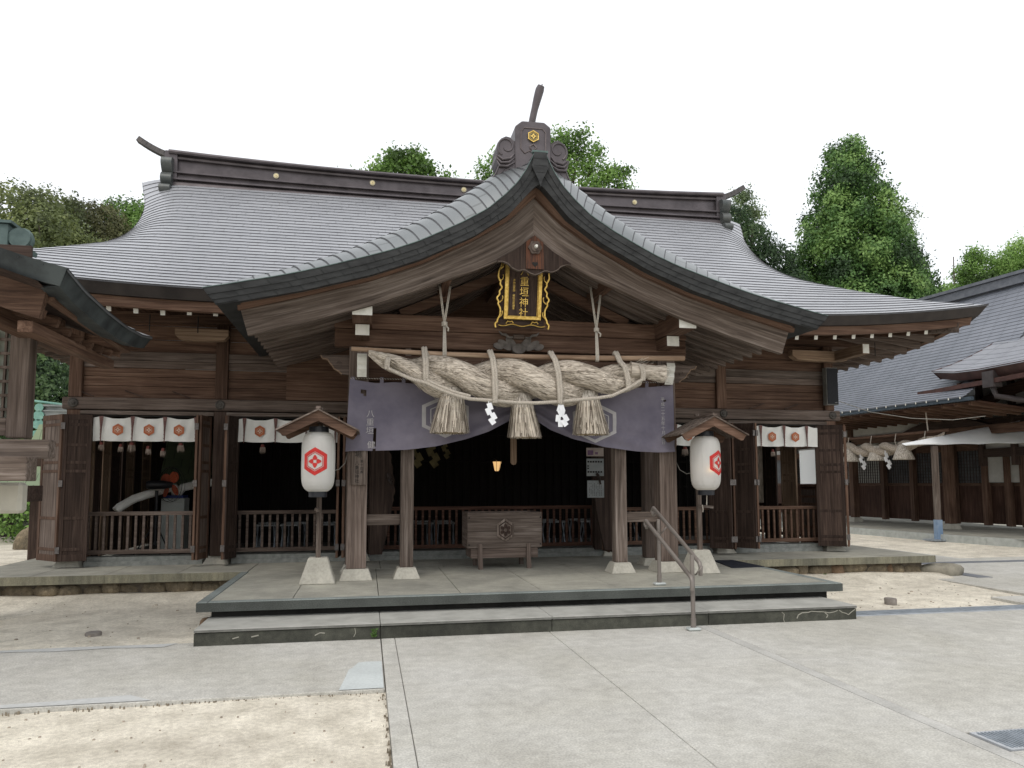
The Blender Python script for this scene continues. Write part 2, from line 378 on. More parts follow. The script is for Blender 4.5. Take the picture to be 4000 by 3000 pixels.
# pebbles and grit on the sand
b = MB()
for k in range(1500):
    x, y = rr.uniform(-6, 11), rr.uniform(3.5, 11.3)
    if (x > .1 and y < 8.6 and x < 12.4) or (x < .17 and 6.05 < y < 8.25) or (-1.8 < x < 6 and y > 7.9): continue
    s_ = rr.uniform(.003, .010) if rr.random() < .95 else rr.uniform(.012, .02)
    z = hgt(x, y); b.box(x-s_, x+s_, y-s_, y+s_, z-.004, z+s_*.9, taper=s_*.35)
tag(b.build('pebbles', simple('grit', (.22, .19, .15), (.42, .37, .30), scale=3, rough=1)), kind='stuff')

# drains
t = thing('drain_channel', 'long grey steel drain channel crossing the paving right of the stone steps', 'drain', (9, 8.32, 0))
BOX('channel_frame', simple('drain_rim', (.36, .38, .40), (.45, .47, .49), rough=.6), t, 5.73, 12.4, 8.175, 8.50, -.05, .002, bevel=0)
b = MB()
for k in range(3): b.box(5.75, 12.4, 8.21+.093*k, 8.272+.093*k, 0, .008)
b.build('grating', steel_grey, t)
t = thing('drain_grate', 'broad steel grate set in the paving at the lower right corner', 'drain', (5, 4.12, 0))
BOX('grate_frame', MATS['drain_rim'], t, 3.83, 6.8, 3.965, 4.285, -.05, .001, bevel=0)
b = MB()
for k in range(105): b.box(3.86+.028*k, 3.872+.028*k, 3.99, 4.26, -.01, .007)
for k in range(4): b.box(3.85, 6.78, 4.02+.07*k, 4.03+.07*k, -.012, .003)
b.build('grating', steel_grey, t)
t = BOX('drain_cover', simple('drain_dark', (.13, .14, .155), (.2, .21, .23), rough=.7), None, 10.2, 10.5, 11.05, 13.0, -.02, .004, bevel=0)
tag(t, 'dark drain strip in the concrete beyond the right end of the stone terrace', 'drain')
t = BOX('drain_cover', MATS['drain_dark'], None, 9.4, 15.5, 13.1, 13.35, -.02, .004, bevel=0)
tag(t, 'dark drain strip running across the sand behind the right end of the terrace', 'drain')

# stone terrace with rubble footing
t = thing('stone_terrace', 'long low stone terrace on rubble footing that carries the shrine hall', 'terrace', (CX, 11.5, 0))
b = MB(); xs = [-5.6]+[-4.55+.955*k for k in range(15)]+[9.757]
for i in range(len(xs)-1): b.box(xs[i]+.004, xs[i+1]-.004, 11.482, 20.2, .226, .34)
b.build('slab', [conc2], t, bevel=.006)
b = MB()
for i in range(0, len(xs)-1, 2):
    j = min(i+2, len(xs)-1)
    b.box(xs[i]+.003, xs[j]-.003, 11.474, 11.481, .222, .338)
b.box(9.758, 9.764, 11.475, 20.2, .222, .338); b.box(-5.606, -5.601, 11.475, 20.2, .222, .338)
b.build('fascia', fascia_st, t)
b = MB(); b.box(-5.45, 9.6, 11.62, 20.1, -.1, .225); b.build('core', simple('footing_earth', (.06, .05, .04), (.13, .11, .085), scale=8, rough=1, bump=.5), t)
import itertools
def rock(b, c, s, seed, n=9, m=6):
    r = random.Random(seed); ph = [r.uniform(0, 6) for _ in range(6)]; P = []
    for i in range(m+1):
        th = math.pi*i/m; row = []
        for j in range(n+1):
            a = 2*math.pi*(j % n)/n
            k = 1+.12*math.sin(2*a+ph[0])+.09*math.sin(3*a+ph[1]+th)+.10*math.cos(2*th+ph[2])
            x, y, z = math.sin(th)*math.cos(a), math.sin(th)*math.sin(a), math.cos(th)
            q = lambda v: math.copysign(abs(v)**.78, v)
            row.append((c[0]+s[0]*q(x)*k, c[1]+s[1]*q(y)*k, c[2]+s[2]*q(z)*(k*.5+.5)))
        P.append(row)
    b.grid(P, flip=True)
multi('rust_rock', (.20, .145, .10), [(3, (.6, .55, .5), (1.3, 1.2, 1.1), (.35, .65), 1, (1, 1, 1)), (40, (.75, .75, .75), (1.2, 1.2, 1.2), (.4, .62), .7, (1, 1, 1))], rough=.95, bump=.8, bdist=.02)
rr = random.Random(11); x = -5.5; k = 0
xs_r = []
while x < 9.55:
    wd = rr.uniform(.12, .46); xs_r.append((x, wd)); x += wd*.98
for (x, wd) in xs_r:
    if -1.55 < x < 5.6: continue
    b = MB(); brown_ = rr.random() < .12; tgt = b
    h = rr.uniform(.10, .16)
    rock(tgt, (x+wd/2, 11.66+rr.uniform(-.03, .04), .10+rr.uniform(-.04, .04)), (wd*.6, .12, h), int(x*1000), 11, 8)
    b.build('footing_rock', MATS['rust_rock'] if brown_ else rock_m, t, smooth=True)
# porch platform
t = thing('stone_platform', 'raised stone platform with dark speckled edge slabs under the porch', 'platform', (CX, 8.6, .16))
b = MB(); xj = [-1.66, -.79, .15, 1.09, 2.06, 3.02, 3.97, 4.90, 5.83]
for i in range(len(xj)-1): b.box(xj[i]+.0035, xj[i+1]-.0035, 8.72, 11.475, .236, .34)
b.build('slab', conc2, t, bevel=.004)
b = MB()
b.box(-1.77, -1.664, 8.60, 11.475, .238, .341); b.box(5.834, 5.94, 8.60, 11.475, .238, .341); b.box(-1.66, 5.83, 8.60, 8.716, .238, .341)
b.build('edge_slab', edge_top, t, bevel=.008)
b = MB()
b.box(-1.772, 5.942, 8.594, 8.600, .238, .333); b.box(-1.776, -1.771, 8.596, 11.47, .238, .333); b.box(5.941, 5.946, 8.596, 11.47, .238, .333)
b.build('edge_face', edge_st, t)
b = MB(); b.box(-1.64, 5.80, 8.72, 11.5, .0, .237); b.build('plinth', black_st, t)  # near-black, painting in the shadow gap below the slabs
# front step
t = thing('stone_step', 'single long dark stone step in front of the porch platform', 'step', (CX, 8.2, 0))
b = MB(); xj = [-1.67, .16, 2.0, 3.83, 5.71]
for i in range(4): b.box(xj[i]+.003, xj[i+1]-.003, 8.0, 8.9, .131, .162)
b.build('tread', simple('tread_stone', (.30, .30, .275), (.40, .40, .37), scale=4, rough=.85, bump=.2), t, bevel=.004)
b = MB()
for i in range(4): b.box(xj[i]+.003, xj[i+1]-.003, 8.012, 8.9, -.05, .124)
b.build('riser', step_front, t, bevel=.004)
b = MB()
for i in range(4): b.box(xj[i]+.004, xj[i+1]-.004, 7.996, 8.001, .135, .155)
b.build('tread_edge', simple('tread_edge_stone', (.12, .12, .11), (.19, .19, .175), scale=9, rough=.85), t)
# pale repaired cracks on the riser
b = MB()
def crack(pts, wd=.006):
    for p, q in zip(pts, pts[1:]): b.beam((p[0], 8.010, p[1]), (q[0], 8.010, q[1]), wd, .005, up=(0, 1, 0))
crack([(4.93, .035), (4.95, .075), (5.0, .098), (5.08, .10), (5.12, .112), (5.2, .104), (5.28, .10), (5.33, .06), (5.31, .03)], .011)
crack([(5.28, .10), (5.35, .085), (5.42, .095), (5.46, .11)], .009)
crack([(5.48, .112), (5.52, .085), (5.57, .072), (5.60, .055), (5.64, .085), (5.69, .115)], .009)
crack([(4.74, .115), (4.77, .09), (4.76, .03), (4.77, 0.0)], .007)
crack([(-1.30, .06), (-1.24, .075)], .01); crack([(-1.12, .07), (-1.05, .085)], .012); crack([(-.50, .06), (-.45, .085), (-.40, .08)], .01)
crack([(-.10, .12), (-.09, .07), (-.11, .03)], .006)
b.build('crack_filler', simple('crack_mortar', (.28, .27, .23), (.34, .33, .28), rough=.9), t)
# small weeds
leafm = simple('weed_leaf', (.06, .13, .03), (.12, .22, .05), scale=30, rough=.6)
def weed(name, c, h, n, seed, label, down=False):
    b = MB(); r = random.Random(seed)
    for k in range(n):
        z = c[2]+h*r.random(); a = r.uniform(0, 6.28); L = r.uniform(.012, .03)*(1+h*4)
        p = Vector((c[0]+r.uniform(-.01, .01), c[1]-.004, z)); q = p+Vector((math.cos(a)*L, -abs(math.sin(a))*L, L*.5)); s_ = L*.22
        m_ = (p+q)/2; n_ = Vector((-math.sin(a), math.cos(a)*.2, .8)).normalized()*s_
        b.add([p, m_+n_, q, m_-n_], [(0, 1, 2, 3)])
    b.tube([c, (c[0], c[1]-.004, c[2]+h)], .002, 4)
    return tag(b.build(name, leafm), label, 'weed')
weed('weed', (.10, 8.0, .02), .085, 60, 1, 'small green weed growing from the front face of the stone step')
weed('weed', (7.62, 11.5, .02), .05, 90, 2, 'low green weed at the foot of the right rubble footing')
weed('weed', (6.35, 11.52, .14), .05, 60, 3, 'green weed in the rubble near the platform corner, left of the other footing weed')

# loose stones
b = MB(); b.lathe([(.085, -.05), (.09, .05), (.083, .062), (0.001, .062)], (6.97, 9.05, -.01), 20, sx=.8); tag(b.build('stone_stump', simple('stump_stone', (.17, .15, .13), (.24, .22, .2), scale=15, rough=.9, bump=.4), smooth=True, auto=35), 'short round grey stone stump on the sand right of the steps', 'stump')
b = MB(); b.lathe([(.085, -.05), (.09, .022), (.083, .034), (0.001, .034)], (-2.88, 8.93, -.02), 20, sx=.9); tag(b.build('stone_stump', MATS['stump_stone'], smooth=True, auto=35), 'low round stone stump half buried in the sand left of the steps', 'stump')
b = MB(); rock(b, (9.95, 11.55, .04), (.38, .18, .15), 5, 14, 8); tag(b.build('kerb_stone', simple('kerb_rock', (.16, .15, .12), (.28, .26, .21), scale=6, rough=.95, bump=.6), smooth=True), 'squared stone block lying at the right end of the stone terrace', 'stone')
b = MB(); rock(b, (-1.72, 8.95, .05), (.09, .12, .07), 8, 10, 6); tag(b.build('brown_stone', MATS['rust_rock'], smooth=True), 'small brown stone under the left corner of the platform slab', 'stone')
b = MB(); rock(b, (-8.3, 21.5, .12), (.62, .4, .42), 9, 12, 8); tag(b.build('boulder', rock_m, smooth=True), 'grey boulder on the sand behind the left end of the hall', 'stone')
# ================================================================ SHRINE HALL
hall = thing('shrine_hall', 'long dark timber shrine hall with sweeping metal roof and gabled front porch', 'shrine', (CX, 12.65, .34))
roofm = metal_roof('roof_metal', (.34, .352, .378), (.395, .407, .432), bw=.62, seam=.78, rough=.36, metallic=.3)
porchm = metal_roof('porch_roof_metal', (.17, .185, .19), (.22, .235, .24), bw=.6, seam=.7, rough=.30, metallic=.45)
darkm = simple('eave_metal', (.025, .026, .027), (.045, .047, .048), scale=5, rough=.65, metallic=.0, spec=.2, sx=(1, 1, 3))
brownm = simple('eave_metal_brown', (.026, .022, .021), (.045, .038, .035), scale=4, rough=.55, metallic=.2)
ridgem = simple('ridge_metal', (.075, .066, .070), (.12, .106, .112), scale=3, rough=.42, metallic=.4)
gold = simple('gold_leaf', (.48, .31, .07), (.80, .57, .18), scale=25, rough=.35, metallic=.85, bump=.15)
verdi = simple('verdigris_metal', (.075, .11, .105), (.13, .18, .17), scale=6, rough=.6, metallic=.2)

riser_shade = simple('course_edge_shade', (.055, .056, .062), (.085, .087, .095), scale=4, rough=.6)  # dark tone that paints the shadow on and under the course lips
YE, YR = 10.85, 16.30
Wt = [(10.85, 8.46), (13.25, 6.42), (13.6, 6.37), (14.3, 6.36), (14.8, 6.38), (15.2, 6.43), (15.65, 6.54), (16.1, 6.72), (16.3, 6.79)]
EX = [(10.85, .34), (11.33, .22), (11.7, .14), (12.07, .09), (12.46, .02), (12.9, -.04), (13.3, -.09), (13.9, -.20), (14.4, -.26), (15.7, -.26), (16.3, -.14)]
def g0(y):
    t = (y-YE)/(YR-YE); return 4.33+3.72*(.76*t+.24*t*t)
def wy(y): return interp(y, Wt)
def zmain(x, y):
    dx = abs(x-CX); z = g0(y); wv = wy(y); e = interp(y, EX)
    if e > 0: z += e*(max(0, dx-3.6)/(wv-3.6))**2.3
    else: z += e*(max(0, dx-(wv-.75))/.75)**2
    return z
# porch roof profile (distance from centre, height of the front edge)
ZP = [(0, 5.745), (.07, 5.735), (.12, 5.62), (.18, 5.50), (.29, 5.33), (.44, 5.165), (.66, 4.965), (.98, 4.77), (1.19, 4.66), (1.51, 4.50), (1.81, 4.38), (2.16, 4.265), (2.48, 4.165), (2.79, 4.075), (3.14, 3.985), (3.46, 3.915), (3.70, 3.86), (3.94, 3.812)]
DL = [(0, .01), (.08, .05), (.18, .24), (.3, .42), (.54, .56), (.77, .55), (1.0, .51), (1.31, .47), (1.88, .39), (2.47, .30), (3.09, .23), (3.71, .17), (3.94, .14)]
YP = 8.80
def zp(d): return interp(abs(d), ZP)
def zpb(d, y):
    q = max(0, min(1, (y-YP)/.6)); return zp(d)+interp(abs(d), DL)*(1-(1-q)**2)
def y_on_main(z, x):
    lo, hi = YE, YR
    for _ in range(30):
        mid = (lo+hi)/2
        if zmain(x, mid) < z: lo = mid
        else: hi = mid
    return lo
# --- main roof: stepped courses
arc = [0.0]; yy = [YE]; y = YE
while y < YR:
    y2 = y+.01; arc.append(arc[-1]+math.hypot(.01, g0(y2)-g0(y))); yy.append(y2); y = y2
NC = 36
cy_ = [float(np.interp(arc[-1]*i/NC, arc, yy)) for i in range(NC+1)]; cy_[-1] = YR
us = np.concatenate([np.linspace(-1, -.55, 26), np.linspace(-.5, .5, 31), np.linspace(.55, 1, 26)])
def keep(x, y):   # cut away below the porch roof
    d = abs(x-CX)
    if d > 3.45: return True
    return zmain(x, y)+.05 > zpb(d, 10)-.02 or y > 13.9
b = MB()
for i in range(NC):
    ya, yb = cy_[i], cy_[i+1]; A = []; Bt = []; L0 = []
    for u in us:
        xa, xb = CX+u*wy(ya), CX+u*wy(yb)
        A.append((xa, ya, zmain(xa, ya)+.015)); Bt.append((xb, yb+.004, zmain(xb, yb)+.002)); L0.append((xa, ya+.003, zmain(xa, ya)-.004))
    for j in range(len(us)-1):
        xm = (A[j][0]+A[j+1][0])/2
        if not keep(xm, yb): continue
        ou = .17*i
        uvs = [[(A[j][0]+ou, i+.02), (A[j+1][0]+ou, i+.02), (Bt[j+1][0]+ou, i+.98), (Bt[j][0]+ou, i+.98)], [(0, 0)]*4]
        b.add([A[j], A[j+1], Bt[j+1], Bt[j]], [(0, 1, 2, 3)], 0, uvs[:1]); b.add([L0[j], L0[j+1], A[j+1], A[j]], [(0, 1, 2, 3)], 1)  # risers get the painted shadow tone
# rear slope (mirror, plain)
P = []
for i in range(0, NC+1, 3):
    y = cy_[i]; P.append([(CX+u*wy(y), 2*YR-y, zmain(CX+u*wy(y), y)) for u in us[::4]])
b.grid(P, uv=[[(p[0], k+.5) for p in row] for k, row in enumerate(P)], flip=True)
# side skirts (hip slopes): from the hip line to the side eave
for s_ in (-1, 1):
    P = []
    ysk = [YE, 11.2, 11.6, 12.0, 12.4, 12.8, 13.2, 13.6]
    full = ysk+[14.5, 16.3, 18.1]+[2*YR-q for q in ysk[::-1]]
    for y in full:
        yf = min(y, 2*YR-y); yf2 = min(yf, 13.6); wv = wy(yf2); ze = zmain(CX+wv, yf2)
        ltip = .34*(max(0, (13.6-yf))/2.75)**2.3
        row = []
        for k in range(7):
            t = k/6; dx = wv+(8.46-wv)*t; z = ze+(4.33+ltip-ze)*(1-(1-t)**1.35)
            row.append((CX+s_*dx, y, z-.003))
        P.append(row)
    b.grid(P, uv=[[(p[1], q*2+.5) for q, p in enumerate(row)] for row in P], flip=(s_ > 0))
mroof = b.build('roof', [roofm, riser_shade], hall, smooth=True, auto=22)
# verge closing + gables
b = MB()
for s_ in (-1, 1):
    for ys in (1, -1):
        up = []; lo = []
        for y in np.linspace(13.3, YR, 14):
            x = CX+s_*wy(y); z = zmain(x, y); yy_ = y if ys > 0 else 2*YR-y
            up.append((x, yy_, z+.02)); lo.append((x-s_*.10, yy_, z-.20))
        b.grid([up, lo]); inn = [(x-s_*.5, y, z) for x, y, z in lo]; b.grid([lo, inn])
    ga = [(y, zmain(CX+s_*wy(y), y)-.15) for y in np.linspace(13.4, YR, 8)]
    poly = ga+[(2*YR-y, z) for y, z in ga[::-1][1:]]
    b.prism(poly, 'x', CX+s_*5.95, CX+s_*6.0)
b.build('gable', brownm, mroof)
# eave build-up
def eave_path():
    """front eave line, left corner to right corner, then sides"""
    f = [(CX+u*8.46, YE) for u in np.linspace(-1, 1, 61)]
    return f
def zlift(x): return 4.33+.34*(max(0, abs(x-CX)-3.6)/4.86)**2.3
def zl_side(y):
    yf = min(y, 2*YR-y); return 4.33+.34*(max(0, 13.6-yf)/2.75)**2.3
for s_ in (-1, 1):
    bm, bw_, bs = MB(), MB(), MB()
    xsL = [CX+s_*d_ for d_ in np.linspace(2.6, 8.46, 30)]
    def inset(x, k): return CX+s_*min(abs(x-CX), 8.46-k)
    top = [(x, YE-.004, zlift(x)+.024) for x in xsL]
    bot = [(inset(x, .10), YE+.10, zlift(x)-.15) for x in xsL]
    bot2 = [(inset(x, .34), YE+.30, zlift(x)-.135) for x in xsL]
    bm.grid([top, bot], flip=s_ < 0); bm.grid([bot, bot2], flip=s_ < 0)
    w1 = [(inset(x, .20), YE+.16, zlift(x)-.152) for x in xsL]; w2 = [(inset(x, .22), YE+.19, zlift(x)-.285) for x in xsL]; w3 = [(inset(x, .34), YE+.32, zlift(x)-.28) for x in xsL]
    bw_.grid([w1, w2, w3], flip=s_ < 0)
    so1 = [(inset(x, .30), YE+.30, zlift(x)-.215) for x in xsL]; so2 = [(CX+s_*min(abs(x-CX), 6.6), 12.66, 4.50) for x in xsL]
    bs.grid([so1, so2], flip=s_ < 0)
    ysd = list(np.linspace(YE, 2*YR-YE, 40))
    def iy(y, k): return min(max(y, YE+k), 2*YR-YE-k)
    X8 = CX+s_*8.46
    top = [(X8+s_*.004, y, zl_side(y)+.024) for y in ysd]; bot = [(X8-s_*.10, iy(y, .10), zl_side(y)-.15) for y in ysd]; bot2 = [(X8-s_*.34, iy(y, .3), zl_side(y)-.135) for y in ysd]
    bm.grid([top, bot, bot2])
    w1 = [(X8-s_*.16, iy(y, .2), zl_side(y)-.152) for y in ysd]; w2 = [(X8-s_*.19, iy(y, .22), zl_side(y)-.20) for y in ysd]; w3 = [(X8-s_*.32, iy(y, .34), zl_side(y)-.195) for y in ysd]
    bw_.grid([w1, w2, w3])
    so1 = [(X8-s_*.30, iy(y, .3), zl_side(y)-.17) for y in ysd]; so2 = [(CX+s_*6.62, min(max(y, 12.66), 2*YR-12.66), 4.50) for y in ysd]
    bs.grid([so1, so2])
    bm.build('eave_edge', brownm, mroof); bw_.build('eave_board', wood('brown', 'x'), mroof); bs.build('soffit', wood('brown', 'x'), mroof)
# rafters with white painted ends
def rafter(p, q, par, tip=True, w_=.066, h_=.085, kind='brown'):
    p = Vector(p); q = Vector(q); d_ = (q-p).normalized()
    ax = 'y' if abs(d_.y) > abs(d_.x) else 'x'
    b = MB(); b.beam(p, q, w_, h_)
    if tip: b.beam(p-d_*.004, p-d_*.0005, w_-.002, h_-.002, mat=1)
    return b.build('rafter', [wood(kind, ax), white_paint], par)
for k in range(0, 60):
    x = 7.04+.355*k
    for xx in ((x, 2*CX-x+.0) if k >= 0 else (x,)):
        d_ = abs(xx-CX)
        if d_ > 7.6: continue
        z = zlift(xx)-.305
        rafter((xx, 11.15, z), (xx, 12.7, z+.36), mroof)
for x in (6.685, 6.33, 2*CX-6.685, 2*CX-6.33): rafter((x, 11.15, 4.06), (x, 12.7, 4.42), mroof)
for s_ in (-1, 1):
    for k in range(18):
        y = 11.70+.355*k
        rafter((CX+s_*8.05, y, zl_side(y)-.262), (CX+s_*6.6, y, 4.38), mroof, tip=False, w_=.072, h_=.115, kind='grey')
    b = MB(); b.beam((CX+s_*8.02, 11.05, 4.30), (CX+s_*6.5, 12.75, 4.46), .10, .16); b.build('hip_rafter', wood('grey', 'x'), mroof)

# --- main ridge
b = MB()
prof = [(.36, 7.70), (.27, 7.86), (.22, 7.90), (.30, 7.905), (.30, 7.935), (.22, 7.94), (.21, 8.035), (.29, 8.04), (.29, 8.07), (.18, 8.075), (.17, 8.32), (.24, 8.325), (.25, 8.36), (.20, 8.365), (.20, 8.395), (.31, 8.40), (.33, 8.43), (.30, 8.475), (.12, 8.50), (-.12, 8.50)]
prof = prof+[(-a, z) for a, z in prof[::-1][1:]]
P = []
for x in np.linspace(-6.22, 6.22, 41):
    c = .10*(abs(x)/6.3)**2.2-.045
    P.append([(CX+x, YR-a, z+c*max(0, (z-7.7)/.5)) for a, z in prof])
b.grid(P, flip=True)
for e in (0, -1): b.add(P[e], [tuple(range(len(prof)))])
ridge = b.build('roof_ridge', ridgem, hall)
for x in (-2.0, .03, 2.05, 4.07, 6.09):
    b = MB()
    b.tube([(x, YR-.165, 8.195), (x, YR-.20, 8.195)], .058, 20); b.tube([(x, YR-.20, 8.195), (x, YR-.212, 8.195)], .035, 16, mat=1); b.tube([(x, YR-.212, 8.195), (x, YR-.225, 8.195)], .014, 12)
    b.build('crest_disc', [simple('disc_pale', (.42, .38, .26), (.55, .50, .36), rough=.45, metallic=.5), simple('gold_pale', (.6, .5, .25), (.75, .65, .4), rough=.4, metallic=.7)], ridge, smooth=True, auto=30)
for s_ in (-1, 1):
    def lobes(w_):
        out = []
        for t in np.linspace(0, 1, 60):
            z = 7.58+.80*t
            hw = .34+.12*math.cos((z-8.24)*8.5) if z > 8.03 else .36+.10*math.cos((z-7.9)*11) if z > 7.74 else .50+.05*math.sin((z-7.58)*20)
            if t > .93: hw *= math.sqrt(max(0, 1-((t-.93)/.07)**2))*.9+.1
            out.append((YR-hw*w_, z))
        return out+[(2*YR-p[0], p[1]) for p in out[::-1]]
    b = MB(); b.prism(lobes(1), 'x', CX+s_*6.12, CX+s_*6.33); 
    e = MB(); 
    b.build('ridge_end', simple('ridge_end_metal', (.075, .085, .085), (.12, .125, .12), scale=4, rough=.45, metallic=.4), ridge)
    b = MB(); b.box(CX+s_*6.05, CX+s_*6.30, YR-.27, YR+.27, 7.9, 8.545); b.build('ridge_cap', ridgem, ridge, bevel=.01)
    pts = [(CX+s_*(6.1+.79*t), YR, 8.50+.34*t**1.6) for t in np.linspace(0, 1, 10)]
    b = MB()
    for p, q in zip(pts, pts[1:]): b.beam(p, (q[0]+s_*.004, q[1], q[2]), .17, .11)
    b.build('ridge_horn', simple('horn_metal', (.06, .058, .06), (.11, .10, .095), scale=6, rough=.5, metallic=.3), ridge)

# --- porch roof
da = [0.0]; dd = [0.0]
for i in range(1, 395):
    d_ = i*.01; da.append(da[-1]+math.hypot(.01, zp(d_)-zp(d_-.01))); dd.append(d_)
NP = 30
cd = [float(np.interp(da[-1]*(1-i/NP), da, dd)) for i in range(NP+1)]   # from eave (3.94) up to centre
b = MB()
for s_ in (-1, 1):
    for i in range(NP):
        d0, d1 = cd[i], cd[i+1]
        z10 = zpb(d0, 10); ye = 12.3 if z10 < 4.25 else min(y_on_main(z10, CX+s_*d0)+.25, 14.6)
        ys = list(YP+np.array([0, .04, .1, .17, .25, .33, .42, .51, .6]))+list(np.linspace(YP+.9, ye, 8))
        def sk(d_, y): return d_-.27*(1-max(0, min(1, (y-YP)/.6)))**1.3*min(1, d_/.9)*(1-(d_/3.94)**5) if d_ < 3.9 else d_
        A = [(CX+s_*sk(d0, y), y, zpb(sk(d0, y), y)+.013) for y in ys]; Bt = [(CX+s_*(sk(d1, y)-.003), y, zpb(sk(d1, y), y)) for y in ys]; L = [(CX+s_*(sk(d0, y)-.002), y, zpb(sk(d0, y), y)-.01) for y in ys]
        ou = .23*i
        uv = [[(y+ou, i+.03) for y in ys], [(y+ou, i+.97) for y in ys]]
        b.grid([A, Bt], uv=uv, flip=(s_ > 0)); b.grid([L, A], 1, flip=(s_ > 0)); b.grid([[(CX+s_*(sk(d1, y)+.011), y, zpb(sk(d1, y)+.011, y)+.007) for y in ys], [(CX+s_*(sk(d1, y)-.003), y, zpb(sk(d1, y), y)+.007) for y in ys]], 1, flip=(s_ > 0))  # last grid: dark strip painting the shadow and seam beneath each lip
proof = b.build('porch_roof', [porchm, riser_shade], hall, smooth=True, auto=20)
# front metal edge in three stepped bands
def nrm(d_):
    e = .02; s_ = (zp(d_+e)-zp(max(0, d_-e)))/(e+min(d_, e)); L = math.hypot(1, s_); return (s_/L, -1/L)   # inward-down normal for +side
bml = [(0.0, 5.36), (.05, 5.33), (.15, 5.22), (.38, 4.955), (.82, 4.645), (1.46, 4.32), (2.07, 4.085), (2.87, 3.855), (3.61, 3.685), (3.80, 3.645)]
def zml(d_): return interp(d_, bml)
b = MB()
dl = sorted(set([round(x, 3) for x in list(np.linspace(0, .5, 21))+list(np.linspace(.5, 3.94, 50))]))
for s_ in (-1, 1):
    for k in range(3):
        f0, f1 = k/3, (k+1)/3
        ru = []; rl = []; rb = []
        for d_ in dl:
            dlo = d_*(3.80/3.94)
            def pt(f): return (CX+s_*(d_+(dlo-d_)*f), zp(d_)+(zml(dlo)-zp(d_))*f)
            xa, za = pt(f0); xb, zb_ = pt(f1)
            yo = YP-.012+.02*k
            ru.append((xa, yo, za+(.016 if k == 0 else 0))); rl.append((xb, yo+.010, zb_)); rb.append((xb, yo+.034, zb_+.002))
        b.grid([ru, rl, rb], flip=(s_ < 0))
    # side eave edge + metal underside
    ys = list(np.linspace(YP-.012, 12.4, 12))
    top = [(CX+s_*3.945, y, zpb(3.94, y)+.016) for y in ys]; lo = [(CX+s_*3.80, y+.03, 3.655) for y in ys]; inn = [(CX+s_*3.56, y+.03, 3.71) for y in ys]
    b.grid([top, lo, inn], flip=(s_ < 0))
    ru = [(CX+s_*d_*(3.80/3.94), YP+.05, zml(d_*(3.80/3.94))) for d_ in dl]; rb = [(CX+s_*d_*(3.80/3.94), YP+.40, zml(d_*(3.80/3.94))+.06) for d_ in dl]
    b.grid([ru, rb], flip=(s_ < 0))
b.build('roof_edge', darkm, proof)
# plate joints on the metal edge
b = MB()
for s_ in (-1, 1):
    for k in range(3):
        for j in range(13):
            d_ = .25+.30*j+.1*(k % 2)
            if d_ > 3.7: continue
            dlo = d_*(3.80/3.94); f0, f1 = k/3+.03, (k+1)/3-.03
            p = (CX+s_*(d_+(dlo-d_)*f0), YP-.016+.02*k, zp(d_)+(zml(dlo)-zp(d_))*f0); q = (CX+s_*(d_+(dlo-d_)*f1)-s_*.02, YP-.006+.02*k, zp(d_)+(zml(dlo)-zp(d_))*f1)
            b.beam(p, q, .004, .004, up=(0, 1, 0))
b.build('edge_seam', simple('seam_dark', (.015, .017, .018), rough=.6), proof)
# keystone plate at the apex
b = MB(); b.prism([(CX-.075, 5.75), (CX+.075, 5.75), (CX+.11, 5.56), (CX+.03, 5.40), (CX, 5.30), (CX-.03, 5.40), (CX-.11, 5.56)], 'y', YP-.032, YP-.014)
for k in range(3): b.box(CX-.10+.02*k, CX+.10-.02*k, YP-.036, YP-.031, 5.665-.09*k, 5.672-.09*k)
b.build('apex_plate', darkm, proof)
b = MB(); b.box(CX-.10, CX+.10, YP-.03, YP+.03, 5.748, 5.772); b.build('apex_cap', verdi, proof)
b = MB()
for s_ in (-1, 1):
    pts = [(CX+s_*d_, YP-.016, zp(d_)+.019) for d_ in dl]
    for p, q in zip(pts, pts[1:]): b.beam(p, q, .008, .008)
b.build('edge_trim', verdi, proof)
